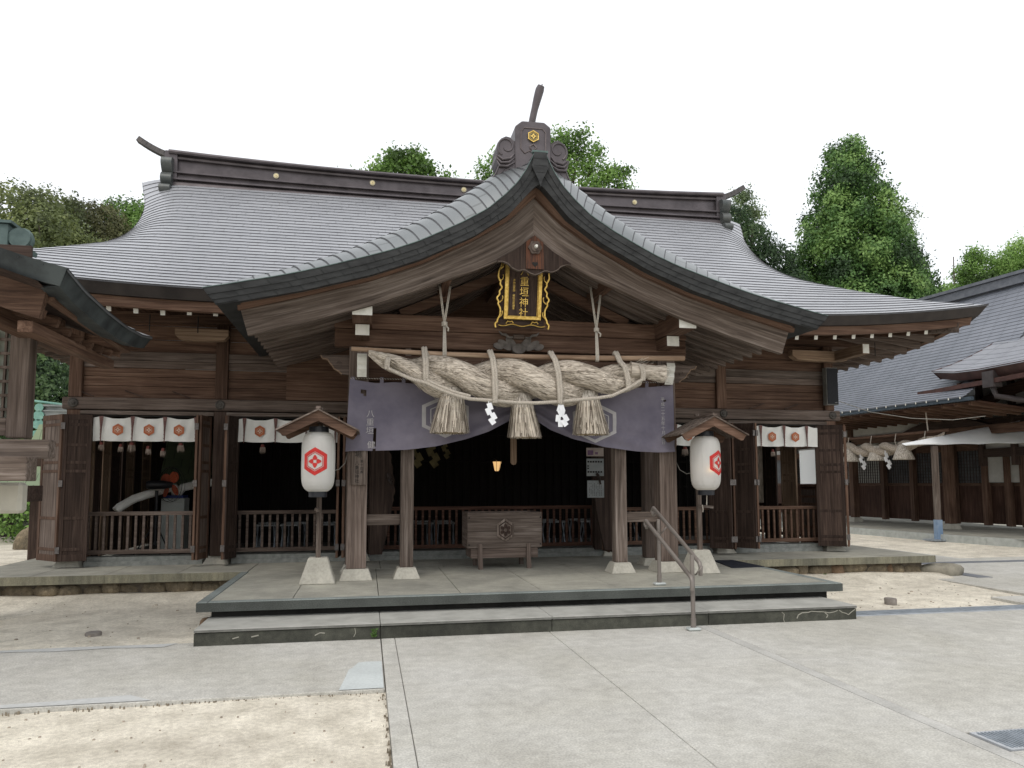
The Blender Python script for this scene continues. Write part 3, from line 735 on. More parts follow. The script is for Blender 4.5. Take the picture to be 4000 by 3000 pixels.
# barge boards
klo = [(0, 5.29), (.34, 4.96), (.79, 4.67), (1.44, 4.33), (2.07, 4.08), (2.89, 3.84), (3.59, 3.65), (3.9, 3.58)]
hlo = [(0, 4.80), (.18, 4.64), (.48, 4.45), (.77, 4.315), (1.13, 4.18), (1.56, 4.0), (2.03, 3.82), (2.75, 3.59), (3.50, 3.378), (3.6, 3.35)]
for s_ in (-1, 1):
    b = MB(); rows = [[], [], [], []]
    for d_ in np.linspace(0, 3.60, 40):
        x = CX+s_*d_; zt = zml(d_)+.05; zb_ = interp(d_, klo)
        rows[0].append((x, 9.02, zt)); rows[1].append((x, 9.05, zb_+.02)); rows[2].append((x, 9.06, zb_)); rows[3].append((x, 9.16, zb_+.012))
    b.grid(rows, uv=[[(i*.1, k*.12) for i in range(len(r_))] for k, r_ in enumerate(rows)], flip=(s_ < 0)); b.add([rows[0][-1], rows[1][-1], rows[2][-1], rows[3][-1], (CX+s_*3.6, 9.25, rows[0][-1][2])], [(0, 1, 2, 3, 4)])
    b.build('upper_barge_board', wood('brown', 'uv'), proof)
    b = MB(); rows = [[], [], [], [], []]
    for d_ in np.linspace(0, 1, 46):
        dt = d_*3.585; dbm = d_*3.505
        zt = interp(dt, klo)+.03; zb_ = interp(dbm, hlo)
        rows[0].append((CX+s_*dt, 9.16, zt)); rows[1].append((CX+s_*dbm, 9.20, zb_+.02)); rows[2].append((CX+s_*(dbm-.004), 9.205, zb_)); rows[3].append((CX+s_*(dbm-.004), 9.29, zb_)); rows[4].append((CX+s_*dt, 9.29, zt))
    b.grid(rows, uv=[[(i*.085, [.0, .30, .32, .40, .7][k]) for i in range(len(r_))] for k, r_ in enumerate(rows)], flip=(s_ < 0)); b.add([r_[-1] for r_ in rows], [(0, 1, 2, 3, 4)])
    b.build('barge_board', wood('silver', 'uv'), proof)
# porch soffit and rafters (curved with the roof)
slo = [(0, 4.98), (.4, 4.68), (.8, 4.44), (1.2, 4.26), (1.6, 4.09), (2.03, 3.93), (2.75, 3.69), (3.50, 3.475), (3.62, 3.44)]
b = MB()
for s_ in (-1, 1):
    P = []
    for d_ in np.linspace(0, 3.36, 24): P.append([(CX+s_*d_, y, interp(d_, slo)+.102) for y in (9.26, 10.5, 12.7)])
    b.grid(P, flip=(s_ > 0))
b.build('porch_soffit', wood('brown', 'y'), proof)
for s_ in (-1, 1):
    for k in range(1, 12):
        y = 9.225+.275*k; b = MB(); rows = [[], [], [], []]
        for d_ in np.linspace(.05, 3.50, 18):
            z = interp(d_, slo)-.015; x = CX+s_*d_
            rows[0].append((x, y-.034, z+.12)); rows[1].append((x, y-.034, z)); rows[2].append((x, y+.034, z)); rows[3].append((x, y+.034, z+.12))
        b.grid(rows, uv=[[(i*.22, q*.1) for i in range(len(r_))] for q, r_ in enumerate(rows)], flip=(s_ < 0)); b.add([r_[-1] for r_ in rows], [(0, 1, 2, 3)])
        b.build('porch_rafter', wood('silver' if k < 6 else 'grey', 'uv'), proof)

# --- onigawara ridge ornament of the porch
Y0 = 9.16
orn = MB()
orn.prism([(1.84, 5.55), (1.835, 6.26), (1.93, 6.34), (2.23, 6.345), (2.315, 6.28), (2.315, 5.55)], 'y', Y0, Y0+.42)
on = orn.build('ridge_ornament', ridgem, hall, bevel=.012)
fr = MB(); pts = [(1.915, 6.19), (1.955, 6.245), (2.20, 6.25), (2.245, 6.20), (2.245, 5.96), (2.20, 5.90), (2.13, 5.945), (2.08, 5.90), (2.03, 5.94), (1.96, 5.90), (1.91, 5.96)]
pts = [(x, Y0-.004, z) for x, z in pts]; fr.tube(pts+[pts[0], pts[1]], .009, 6)
fr.tube([(2.045, Y0-.005, 5.95), (2.03, Y0-.005, 6.0), (2.08, Y0-.005, 6.03), (2.12, Y0-.005, 5.99), (2.09, Y0-.005, 5.95)], .012, 6)
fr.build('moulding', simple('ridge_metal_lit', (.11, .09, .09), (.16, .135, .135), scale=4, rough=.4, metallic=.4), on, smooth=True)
def pmap(cx_, y_, cz_): return lambda u, v: (cx_+u, y_, cz_+v)
e = MB(); e.prism([(2.075+.078*math.cos(R_(90+60*i)), 6.13+.078*math.sin(R_(90+60*i))) for i in range(6)], 'y', Y0-.02, Y0-.001, mat=1)
em = emblem(.082, pmap(2.075, Y0-.028, 6.13), wide=.2)
e.add(em.v, em.f, 0)
e.build('crest', [gold, simple('crest_ground', (.09, .08, .05), (.14, .12, .07), rough=.5)], on)
wing = [(.21, 6.06), (.255, 6.075), (.30, 6.115), (.355, 6.125), (.42, 6.09), (.465, 6.03), (.48, 5.96), (.465, 5.89), (.445, 5.865), (.495, 5.865), (.49, 5.81), (.46, 5.755), (.425, 5.73), (.455, 5.70), (.485, 5.62), (.53, 5.545), (.59, 5.50), (.595, 5.43), (.50, 5.44), (.36, 5.52), (.21, 5.62)]
for s_ in (-1, 1):
    c = MB(); cx_ = 2.075
    c.prism([(cx_+s_*a, z) for a, z in wing][::s_], 'y', Y0+.03, Y0+.36)
    sp = []
    for t in np.linspace(0, 1, 22):
        a = R_(-60+400*t); r_ = .135*(1-.68*t); sp.append((cx_+s_*(.345+r_*math.cos(a)*.95), Y0+.03, 5.985+r_*math.sin(a)))
    c.tube(sp, [.018-.006*t for t in np.linspace(0, 1, 22)], 6)
    for k in range(3):
        c.tube([(cx_+s_*(.24), Y0+.02, 5.90-.06*k), (cx_+s_*(.30+.02*k), Y0+.012, 5.82-.055*k), (cx_+s_*(.40+.02*k), Y0+.012, 5.80-.045*k), (cx_+s_*(.475), Y0+.025, 5.86-.04*k)], [.008, .022, .02, .008], 6)
    c.tube([(cx_+s_*a, Y0+.03, z) for a, z in wing[12:18]], .013, 6)
    c.tube([(cx_+s_*a, Y0+.03, z) for a, z in ((.26, 5.74), (.36, 5.70), (.44, 5.60), (.52, 5.50))], .010, 6)
    c.build('scroll', ridgem, on, bevel=.006)
c = MB(); pts = [(2.075+.10*t**1.3, Y0+.12-.10*t, 6.30+.50*t) for t in np.linspace(0, 1, 9)]
c.tube(pts+[(2.19, Y0-.0, 6.845)], [.046]*5+[.05, .054, .057, .058, .045], 14); c.tube([(2.19, Y0-.05, 6.83), (2.19, Y0-.052, 6.83)], .01, 6)
c.build('ridge_horn', ridgem, on, smooth=True, auto=40)
BOX('porch_ridge', ridgem, proof, CX-.22, CX+.22, Y0+.3, 14.9, 5.75, 6.15, bevel=.02)

# --- gable pendant (gegyo)
b = MB(); Yg = 9.125
left = [(2.08, 4.80), (1.84, 4.60), (1.60, 4.455), (1.595, 4.425), (1.66, 4.43), (1.73, 4.405), (1.78, 4.355), (1.84, 4.325), (1.88, 4.32), (1.92, 4.335), (1.96, 4.33), (2.02, 4.295), (2.08, 4.275)]
poly = left+[(4.16-x, z) for x, z in left[::-1][1:-1]]
b.prism(poly, 'y', Yg, Yg+.05, 0)
lower = [p for p in poly if p[1] < 4.44]
lo_s = sorted(lower)
for p, q in zip(lo_s, lo_s[1:]): b.beam((p[0], Yg+.01, p[1]), (q[0], Yg+.01, q[1]), .05, .012, mat=1)
geg = b.build('gable_pendant', [wood('dark', 'z'), wood('silver', 'x')], proof)
b = MB(); b.prism([(1.965, 4.35), (2.195, 4.35), (2.195, 4.70), (2.08, 4.79), (1.965, 4.70)], 'y', Yg-.02, Yg-.001)
b.build('centre_panel', simple('rust_wood', (.045, .024, .018), (.17, .065, .032), scale=4, rough=.85, sx=(9, 1, .6), stops=(.42, .72)), geg)
b = MB(); n = 24
hexo = [(2.08+.085*(1+.10*math.cos(6*t))*math.cos(t), 4.625+.085*(1+.10*math.cos(6*t))*math.sin(t)) for t in np.linspace(0, 6.283, 25)[:-1]]
b.prism(hexo, 'y', Yg-.045, Yg-.02); b.tube([(2.08, Yg-.045, 4.625), (2.08, Yg-.06, 4.625)], .055, 20); b.tube([(2.085, Yg-.06, 4.63), (2.085, Yg-.10, 4.63)], [.024, .018], 12, mat=1)
b.build('rosette', [wood('grey', 'z'), white_paint], geg)
b = MB(); hp = []
for t in np.linspace(0, 6.283, 25)[:-1]:
    hp.append((2.08+.0024*16*math.sin(t)**3, 4.41+.0024*(13*math.cos(t)-5*math.cos(2*t)-2*math.cos(3*t)-math.cos(4*t))))
b.prism(hp, 'y', Yg-.024, Yg-.0205); b.build('heart_cutout', black_st, geg)

# --- porch frame: columns on stone pedestals
def pedestal(par, x, y, wb, wt, z0, z1):
    b = MB(); b.box(x-wb/2, x+wb/2, y-wb/2, y+wb/2, z0, z1, taper=(wb-wt)/2); return b.build('pedestal', ped_st, par, bevel=.006)
for x in (-.124, 4.284):
    c = BOX('column', wood('grey', 'z'), hall, x-.13, x+.13, 10.15, 10.41, .488, 3.46, bevel=.008); pedestal(c, x, 10.28, .43, .32, .34, .488)
for x in (.54, 3.575):
    c = BOX('column', wood('silver', 'z'), hall, x-.088, x+.088, 10.195, 10.37, .488, 2.62, bevel=.008); pedestal(c, x, 10.28, .36, .24, .34, .488)
for x in (-.20, 4.36):
    c = BOX('column', wood('grey', 'z'), hall, x-.09, x+.09, 11.05, 11.23, .45, 3.5, bevel=.008); pedestal(c, x, 11.14, .32, .22, .34, .45)
BOX('tie_rail', wood('silver', 'x'), hall, .007, .451, 10.245, 10.315, 1.05, 1.195)
BOX('tie_rail', wood('silver', 'x'), hall, 3.664, 4.153, 10.245, 10.315, 1.05, 1.195)
BOX('tie_beam', wood('brown', 'x'), hall, -.46, 4.62, 10.17, 10.39, 3.715, 3.93, bevel=.01)
BOX('tie_beam', wood('brown', 'x'), hall, -.455, 4.615, 10.19, 10.37, 3.47, 3.712, bevel=.01)
BOX('lintel', wood('brown', 'x'), hall, .006, 4.154, 10.2, 10.36, 3.0, 3.36)
for x in (.54, 3.60): BOX('strut', wood('grey', 'z'), hall, x-.04, x+.04, 10.22, 10.34, 3.361, 3.469)
BOX('strut_block', wood('grey', 'z'), hall, 1.98, 2.18, 10.23, 10.35, 3.62, 3.715)
for s_ in (-1, 1):
    x = CX+s_*2.165
    b = MB(); b.box(x-.125, x+.125, 9.30, 12.7, 3.70, 3.95, 0); b.box(x-.123, x+.123, 9.295, 9.2995, 3.702, 3.948, 1); b.build('purlin', [wood('brown', 'y'), white_paint], hall)
    b = MB(); b.box(x-.092, x+.092, 9.80, 10.6, 3.545, 3.69, 0); b.box(x-.09, x+.09, 9.795, 9.7995, 3.547, 3.688, 1); b.build('bracket_arm', [wood('brown', 'y'), white_paint], hall)
    # carved nosing with wavy white end
    prof_ = [(10.15, 3.32), (9.90, 3.32), (9.885, 3.27), (9.90, 3.21), (9.93, 3.17), (9.925, 3.12), (9.96, 3.07), (9.99, 3.02), (10.15, 3.02)]
    b = MB(); b.prism(prof_, 'x', x-.062, x+.062, 0)
    e_ = prof_[1:8]
    for p, q in zip(e_, e_[1:]): b.add([(x-.062, p[0]-.003, p[1]), (x+.062, p[0]-.003, p[1]), (x+.062, q[0]-.003, q[1]), (x-.062, q[0]-.003, q[1])], [(0, 1, 2, 3)], 1)
    b.build('carved_nosing', [wood('brown', 'y'), white_paint], hall)
    # side nosing
    pr_ = [(.13, 3.35), (.55, 3.345), (.53, 3.30), (.46, 3.29), (.43, 3.24), (.40, 3.21), (.37, 3.16), (.31, 3.13), (.27, 3.09), (.13, 3.08)]
    b = MB(); b.prism([(x+s_*a, z) for a, z in pr_], 'y', 10.23, 10.31, 0)
    for p, q in zip(pr_[1:-1], pr_[2:-1]): b.beam((x+s_*p[0], 10.27, p[1]), (x+s_*q[0], 10.27, q[1]), .082, .012, mat=1)
    sp = [(x+s_*(.30+.04*math.cos(t)*(1-t/9)), 10.226, 3.22+.04*math.sin(t)*(1-t/9)) for t in np.linspace(0, 8, 24)]
    b.tube(sp, .006, 5)
    b.build('side_nosing', [wood('grey', 'x'), wood('pale', 'x')], hall)
# frog-leg strut
b = MB(); kz = 3.51
def petal(cx_, cz_, rx, rz, a, y0, y1, mat=0):
    pts = []
    for t in np.linspace(0, 6.283, 19)[:-1]:
        u, v = rx*math.cos(t), rz*math.sin(t); pts.append((cx_+u*math.cos(a)-v*math.sin(a), cz_+u*math.sin(a)+v*math.cos(a)))
    b.prism(pts, 'y', y0, y1, mat)
for s_ in (-1, 1):
    petal(2.08+s_*.10, 3.57, .12, .055, R_(90-s_*35), 10.165, 10.25); petal(2.08+s_*.20, 3.55, .115, .05, R_(90-s_*55), 10.155, 10.25); petal(2.08+s_*.29, 3.53, .075, .045, R_(90-s_*75), 10.145, 10.25)
    pts = [(2.08+s_*.09, 10.14, 3.66), (2.08+s_*.15, 10.13, 3.655), (2.08+s_*.19, 10.13, 3.69), (2.08+s_*.25, 10.13, 3.695), (2.08+s_*.29, 10.13, 3.74)]
    b.tube(pts, [.014, .018, .02, .018, .008], 6)
petal(2.08, 3.50, .10, .07, 0, 10.13, 10.25)
b.build('frog_leg_strut', simple('carved_grey', (.10, .088, .08), (.20, .18, .165), scale=9, rough=.85), hall)
BOX('strut_block', wood('grey', 'x'), hall, 2.0, 2.16, 10.14, 10.22, 3.64, 3.70)
# porch back gable wall above the opening and diagonal braces
b = MB(); pts = [(CX+s_*d_, interp(d_, slo)+.09) for s_, ds in ((-1, np.linspace(3.4, 0, 12)), (1, np.linspace(.1, 3.4, 12))) for d_ in ds]
b.prism([(CX-3.4, 2.98)]+pts+[(CX+3.4, 2.98)], 'y', 12.60, 12.66); b.build('gable_wall', wood('brown', 'x'), hall)
for s_ in (-1, 1):
    b = MB(); b.beam((CX+s_*1.65, 10.30, 3.95), (CX+s_*.15, 10.30, 4.62), .10, .13); b.build('brace', wood('brown', 'x'), hall)
    b = MB(); b.box(CX+s_*1.09-.05, CX+s_*1.09+.05, 9.40, 10.4, 4.22, 4.36); b.build('purlin', wood('brown', 'y'), hall)
b = MB(); b.box(CX-.07, CX+.07, 9.4, 12.6, 4.74, 4.90); b.build('purlin', wood('brown', 'y'), hall)

# --- front wall
POSTX = [-4.5, -2.335, -.12, 4.28, 6.41, 8.615]
for x in POSTX:
    low = x in (-4.5, 8.615)
    c = BOX('post', wood('dark' if not low else 'brown', 'z'), hall, x-.098, x+.098, 12.62, 12.82, .47, 2.775, bevel=.006)
    pedestal(c, x, 12.80, .40, .26, .34, .47)
    BOX('post', wood('brown', 'z'), hall, x-.095, x+.095, 12.63, 12.82, 2.975, 4.2, bevel=.006)
BOX('tie_beam', wood('grey', 'x'), hall, -4.66, CX-1.9, 12.585, 12.86, 2.782, 2.968, bevel=.012)
BOX('tie_beam', wood('grey', 'x'), hall, CX-1.895, 8.80, 12.585, 12.86, 2.782, 2.968, bevel=.012)
for x in (-4.5, -2.335, 6.41, 8.635):
    b = MB(); b.lathe([(.075, 0), (.075, .012), (.060, .022), (.055, .016), (.035, .018), (.03, .03), (.001, .034)], (0, 0, 0), 20)
    b.v = [(x+p[0], 12.583-p[2], 2.878+p[1]) for p in b.v]
    b.build('boss_cap', simple('boss_metal', (.05, .045, .04), (.10, .09, .08), scale=20, rough=.6, metallic=.3), hall, smooth=True, auto=30)
for (xa, xb) in ((-4.40, -2.43), (-2.24, -.215), (4.375, 6.315), (6.505, 8.52)):
    BOX('head_rail', wood('silver', 'x'), hall, xa, xb, 12.60, 12.70, 2.70, 2.762)
for (xa, xb) in ((-4.405, -2.43), (-2.24, -.215), (4.375, 6.315), (6.505, 8.52)):
    b = MB(); r = random.Random(int(xa*10)); z = 2.97; zs = [2.97, 3.17, 3.32, 3.46]
    for z0, z1 in zip(zs, zs[1:]): b.box(xa, xb, 12.70, 12.73, z0+.003, z1-.003)
    b.build('wall_board', wood('brown', 'x'), hall, bevel=.004)
    BOX('panel_beam', wood('silver' if xa > 4 else 'grey', 'x'), hall, xa, xb, 12.665, 12.74, 3.58, 3.722)
    BOX('wall_board', wood('grey', 'x'), hall, xa, xb, 12.68, 12.73, 3.463, 3.577)
    b = MB()
    for z0, z1 in ((3.725, 3.93), (3.935, 4.16), (4.165, 4.5)): b.box(xa, xb, 12.72, 12.75, z0, z1-.002)
    b.build('wall_board', wood('brown', 'x'), hall, bevel=.003)
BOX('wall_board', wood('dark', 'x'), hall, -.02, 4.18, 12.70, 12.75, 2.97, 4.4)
for xa in (-4.22, -3.50, -2.80, 6.95, 7.65): # prop sticks leaning out over the beam
    b = MB(); b.beam((xa, 12.61, 2.985), (xa+.32 if xa > 0 else xa-.28, 12.66, 3.09), .018, .018); b.build('prop_stick', wood('dark', 'x'), hall)
# carved bracket boards at the wall head and hanging rods
for s_, xs_ in ((1, (7.05, 8.5)), (-1, ())):
    pass
for (x0, x1) in ((7.7, 8.9), (-3.0, -2.2)):
    cxx = (x0+x1)/2; hw = (x1-x0)/2
    pl = [(x0, 4.06), (x0, 3.96)]+[(cxx-hw+2*hw*t, 3.90-.03*math.sin(t*3.14)) for t in np.linspace(.08, .92, 10)]+[(x1, 3.96), (x1, 4.06)]
    b = MB(); b.prism(pl, 'y', 12.35, 12.5); b.build('boat_bracket', wood('pale', 'x'), hall)
b = MB(); b.box(8.56, 8.70, 11.55, 12.62, 3.88, 4.06, 0); b.box(8.57, 8.69, 11.545, 11.5495, 3.89, 4.05, 1); b.build('bracket_arm', [wood('pale', 'y'), white_paint], hall)
for x in (-3.17, -2.5, 7.05, 8.85):
    b = MB(); b.tube([(x, 11.6, 4.1), (x, 11.6, 3.85)], .008, 6); b.build('iron_rod', black_st, hall)
BOX('wall_plate', wood('brown', 'x'), hall, -5.6, 9.76, 12.60, 12.80, 4.201, 4.36)
# stone sill
for (xa, xb) in ((-4.29, -2.55), (-2.12, -.33), (-.32, 4.48), (4.50, 6.19), (6.63, 8.40)):
    b = MB(); b.box(xa, xb, 12.69, 13.0, .335, .41, taper=.006); b.box(xa, xb, 12.74, 13.0, .41, .475); b.build('sill', fascia_st if abs(xa) > 9 else simple('sill_stone', (.15, .16, .15), (.24, .25, .235), scale=12, rough=.85), hall)
# railings
def railing(x0, x1, y, par, ztop=1.18, zbot=.52, n=None, vert=False, side=None, kind='red'):
    L = x1-x0; n = n or int(round(L/.118)); b = MB()
    def bx(a0, a1, c0, c1, z0, z1):
        if side is None: b.box(a0, a1, y+c0, y+c1, z0, z1)
        else: b.box(side+c0, side+c1, a0, a1, z0, z1)
    bx(x0, x1, -.03, .03, ztop-.06, ztop); bx(x0, x1, -.022, .022, zbot, zbot+.065)
    for k in range(n+1):
        a = x0+.025+(L-.05)*k/n; bx(a-.019, a+.019, -.017, .017, zbot+.065, ztop-.06)
    return b.build('railing', wood(kind, 'x' if side is None else 'y'), par, bevel=.003)
railing(-4.28, -2.50, 12.74, hall, kind='grey')
railing(-2.15, -.22, 12.74, hall, kind='grey')
railing(.0, 4.12, 12.95, hall, ztop=1.215, zbot=.50, n=35, kind='red')
railing(4.38, 6.24, 12.74, hall, kind='brown'); railing(6.60, 8.40, 12.74, hall, kind='brown')
for xs_ in (-4.5, 8.615):
    railing(12.85, 14.75, 0, hall, side=xs_, kind='red'); railing(15.0, 17.0, 0, hall, side=xs_, kind='red')
    for y in (14.87, 17.1, 19.4):
        BOX('post', wood('dark', 'z'), hall, xs_-.1, xs_+.1, y-.1, y+.1, .36, 4.3)
    b = MB(); b.box(xs_-.02, xs_+.02, 12.83, 19.4, 2.78, 4.42); b.build('side_wall', wood('brown', 'y'), hall)
    BOX('tie_beam', wood('brown', 'y'), hall, xs_-.12, xs_+.12, 12.87, 19.5, 2.60, 2.779)
# rear and interior; near-black screen, ceiling and rear wall paint in the hall's shade
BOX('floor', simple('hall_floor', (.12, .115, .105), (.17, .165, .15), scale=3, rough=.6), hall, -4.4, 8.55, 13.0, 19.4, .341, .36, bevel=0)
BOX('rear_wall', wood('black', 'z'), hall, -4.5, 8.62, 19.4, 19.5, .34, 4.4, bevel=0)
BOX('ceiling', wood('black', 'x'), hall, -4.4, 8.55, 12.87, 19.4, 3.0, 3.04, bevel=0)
b = MB()
for k in range(60):
    x = -3.0+.19*k
    if -3.0 <= x <= 8.0: b.box(x, x+.03, 16.6, 16.65, .5, 3.0)
for z in (.9, 1.5, 2.1, 2.7): b.box(-3.0, 8.2, 16.59, 16.66, z, z+.04)
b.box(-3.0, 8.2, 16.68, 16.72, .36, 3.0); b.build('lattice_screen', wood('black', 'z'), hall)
# inner side panels (door leaves folded along the open sides)
def leaf(par, p0, p1, z0=.45, z1=2.68, kind='dark', rails=(.0, .07, .28, .60, .66, .78, .92), th=.035, name='door_leaf'):
    """framed board door leaf standing on the line p0-p1"""
    p0 = Vector((p0[0], p0[1], 0)); p1 = Vector((p1[0], p1[1], 0)); L = (p1-p0).length; d_ = (p1-p0)/L; n_ = Vector((-d_.y, d_.x, 0))
    def bx(b, a0, a1, c0, c1, za, zb_, mat=0):
        vs = [p0+d_*a+n_*c for a, c in ((a0, c0), (a1, c0), (a1, c1), (a0, c1))]
        b.add([(v.x, v.y, za) for v in vs]+[(v.x, v.y, zb_) for v in vs], [(0, 3, 2, 1), (4, 5, 6, 7), (0, 1, 5, 4), (1, 2, 6, 5), (2, 3, 7, 6), (3, 0, 4, 7)], mat)
    b = MB(); H = z1-z0; st = .055
    bx(b, 0, st, -th/2, th/2, z0, z1); bx(b, L-st, L, -th/2, th/2, z0, z1)
    for k, r_ in enumerate(rails):
        zc = z0+H*r_; bx(b, st, L-st, -th/2+.004, th/2-.004, zc, min(zc+(.10 if k == 0 else .045), z1))
    bx(b, st, L-st, -th/2+.004, th/2-.004, z1-.08, z1)
    o = b.build(name, wood(kind, 'z'), par, bevel=.002)
    b = MB(); bx(b, st-.005, L-st+.005, -.006, .006, z0+.02, z1-.02); b.build('panel', wood({'pale': 'pale', 'brown': 'grey'}.get(kind, 'dark'), 'z'), o)
    return o, (lambda a, z, mat=0: None)
def hinge(par, x, y, z):
    BOX('hinge', simple('hinge_metal', (.10, .09, .085), (.17, .155, .15), scale=30, rough=.5, metallic=.6), par, x-.03, x+.03, y-.008, y+.008, z-.05, z+.05, bevel=0)
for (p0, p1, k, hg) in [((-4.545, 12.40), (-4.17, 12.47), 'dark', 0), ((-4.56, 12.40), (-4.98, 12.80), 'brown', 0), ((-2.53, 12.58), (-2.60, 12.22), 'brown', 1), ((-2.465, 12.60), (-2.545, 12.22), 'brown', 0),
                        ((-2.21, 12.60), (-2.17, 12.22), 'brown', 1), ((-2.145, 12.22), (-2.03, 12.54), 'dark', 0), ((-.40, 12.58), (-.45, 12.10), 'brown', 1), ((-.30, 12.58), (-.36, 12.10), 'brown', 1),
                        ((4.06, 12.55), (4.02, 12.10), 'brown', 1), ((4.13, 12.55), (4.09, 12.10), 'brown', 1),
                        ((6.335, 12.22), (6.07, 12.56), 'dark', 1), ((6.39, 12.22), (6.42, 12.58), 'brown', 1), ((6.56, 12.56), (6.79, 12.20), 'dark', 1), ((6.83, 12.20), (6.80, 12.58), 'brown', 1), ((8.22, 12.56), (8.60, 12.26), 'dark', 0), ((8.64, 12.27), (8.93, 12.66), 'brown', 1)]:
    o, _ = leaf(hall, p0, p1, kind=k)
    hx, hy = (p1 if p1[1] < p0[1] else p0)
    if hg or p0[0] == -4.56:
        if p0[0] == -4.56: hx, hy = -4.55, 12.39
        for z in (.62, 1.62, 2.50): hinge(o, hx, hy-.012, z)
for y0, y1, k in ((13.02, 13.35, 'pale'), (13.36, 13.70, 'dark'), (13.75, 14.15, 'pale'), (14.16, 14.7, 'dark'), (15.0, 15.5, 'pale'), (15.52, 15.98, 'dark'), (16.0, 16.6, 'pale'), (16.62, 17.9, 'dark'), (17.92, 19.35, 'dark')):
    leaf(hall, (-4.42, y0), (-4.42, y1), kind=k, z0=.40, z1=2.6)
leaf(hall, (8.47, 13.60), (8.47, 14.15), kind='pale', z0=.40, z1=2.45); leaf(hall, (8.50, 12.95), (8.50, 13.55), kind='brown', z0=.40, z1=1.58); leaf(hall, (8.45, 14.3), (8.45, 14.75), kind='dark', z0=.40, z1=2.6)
# inner jamb posts with carved wings
for s_ in (-1, 1):
    x = CX+s_*1.96
    BOX('jamb', wood('dark', 'z'), hall, x-.09, x+.09, 12.66, 12.84, .45, 2.78)
    edge = []
    for t in np.linspace(0, 1, 40):
        z = .50+1.75*t; o_ = .30*max(0, 1-abs(t-.30)/.30)**.5+.02
        wv = .055*abs(math.sin((z-1.4)*17)) if 1.35 < z < 2.1 else 0
        edge.append((CX+s_*(1.83-(.17*math.sin(min(1, t/.62)*math.pi*.5) if t < .62 else .17*(1-(t-.62)/.38*.55))-wv*.5), z))
    pl = [(CX+s_*2.02, .50)]+edge+[(CX+s_*2.02, 2.25)]
    b = MB(); b.prism(pl, 'y', 11.98, 12.03); jb = b.build('wing_panel', wood('dark', 'z'), hall)
    b = MB()
    for k in range(7):
        a = R_(90+30*(k-3)); z = 1.68
        b.tube([(CX+s_*1.74, 11.965, z), (CX+s_*(1.74-.02)+.07*math.cos(a)*.5, 11.955, z+.075*math.sin(a)+(k-3)*.03)], [.022, .016], 6)
    b.build('rosette_carving', simple('carving_dark', (.02, .014, .012), (.05, .036, .03), scale=20, rough=.6), jb, smooth=True)
# ================================================================ OBJECTS AT THE SHRINE
straw = simple('straw', (.20, .165, .13), (.46, .40, .33), scale=30, rough=.9, bump=.6, sx=(1, 1, 1), bdist=.006)
straw_x = simple('straw_along', (.24, .205, .165), (.68, .61, .52), scale=9, rough=.95, bump=.9, sx=(.35, 6, 6), bdist=.01)
straw_z = simple('straw_down', (.15, .13, .105), (.64, .59, .52), scale=8, rough=.95, bump=.9, sx=(7, 7, .35), bdist=.01)
cordm = simple('hemp_cord', (.36, .325, .275), (.54, .49, .425), scale=60, rough=.9, bump=.3)
cutm = simple('straw_cut_end', (.20, .14, .06), (.42, .32, .16), scale=150, rough=.95, bump=.6)
paper = simple('white_paper', (.70, .72, .74), (.82, .83, .85), scale=6, rough=.7)

def rope_pts(path, n):
    P = [Vector(p) for p in path]; L = [0]
    for a, b_ in zip(P, P[1:]): L.append(L[-1]+(b_-a).length)
    out = []
    for t in np.linspace(0, L[-1], n): out.append(Vector([float(np.interp(t, L, [p[i] for p in P])) for i in range(3)]))
    return out, L[-1]
def twisted(b, path, r, strands=2, pitch=.07, n=None, seg=6, mat=0, sr=.54):
    L0 = sum((Vector(q)-Vector(p)).length for p, q in zip(path, path[1:]))
    n = n or max(8, int(L0/pitch*7)); pts, L = rope_pts(path, n)
    for s_ in range(strands):
        out = []; prev = None
        for i, p in enumerate(pts):
            d_ = (pts[min(i+1, n-1)]-pts[max(i-1, 0)]).normalized(); a = Vector((0, 1, 0)) if abs(d_.y) < .9 else Vector((1, 0, 0))
            x = d_.cross(a).normalized(); y = d_.cross(x); t = 2*math.pi*(L*i/(n-1)/pitch+s_/strands)
            out.append(p+(x*math.cos(t)+y*math.sin(t))*r*.58)
        b.tube(out, r*sr, seg, mat)
# ---- hanging pole
pole = thing('hanging_pole', 'long bare wooden pole hung on white cords across the porch front', 'pole', (CX, 9.74, 3.33))
b = MB(); b.tube([(-.22, 9.74, 3.352), (.9, 9.74, 3.318), (2.0, 9.74, 3.315), (3.2, 9.74, 3.33), (4.38, 9.74, 3.365)], [.030, .034, .037, .039, .039], 12)
b.build('shaft', wood('pale', 'x'), pole, smooth=True, auto=40)
whitecord = simple('white_cord', (.40, .37, .32), (.54, .50, .44), scale=60, rough=.9)
for cx_, ztop in ((.985, 4.30), (3.09, 4.33)):
    b = MB()
    for sx_, zz in ((-.075, ztop), (.075, ztop-.06)):
        for k in (-.008, .008): b.tube([(cx_+sx_+k, 9.74, zz), (cx_+k*1.0, 9.735, 3.73)], .0075, 5)
    for k in (-.02, -.007, .007, .02): b.tube([(cx_+k*.6, 9.735, 3.73), (cx_+k, 9.70, 3.36), (cx_+k, 9.698, 3.30), (cx_+k, 9.72, 3.275)], .007, 5)
    for k in range(4): b.tube([(cx_-.035, 9.73, 3.70+.014*k), (cx_, 9.705, 3.705+.014*k), (cx_+.035, 9.73, 3.70+.014*k)], .009, 5)
    b.tube([(cx_+.02, 9.71, 3.69), (cx_+.05, 9.70, 3.66), (cx_+.045, 9.71, 3.62)], .012, 5)
    b.build('cord', whitecord, pole, smooth=True)

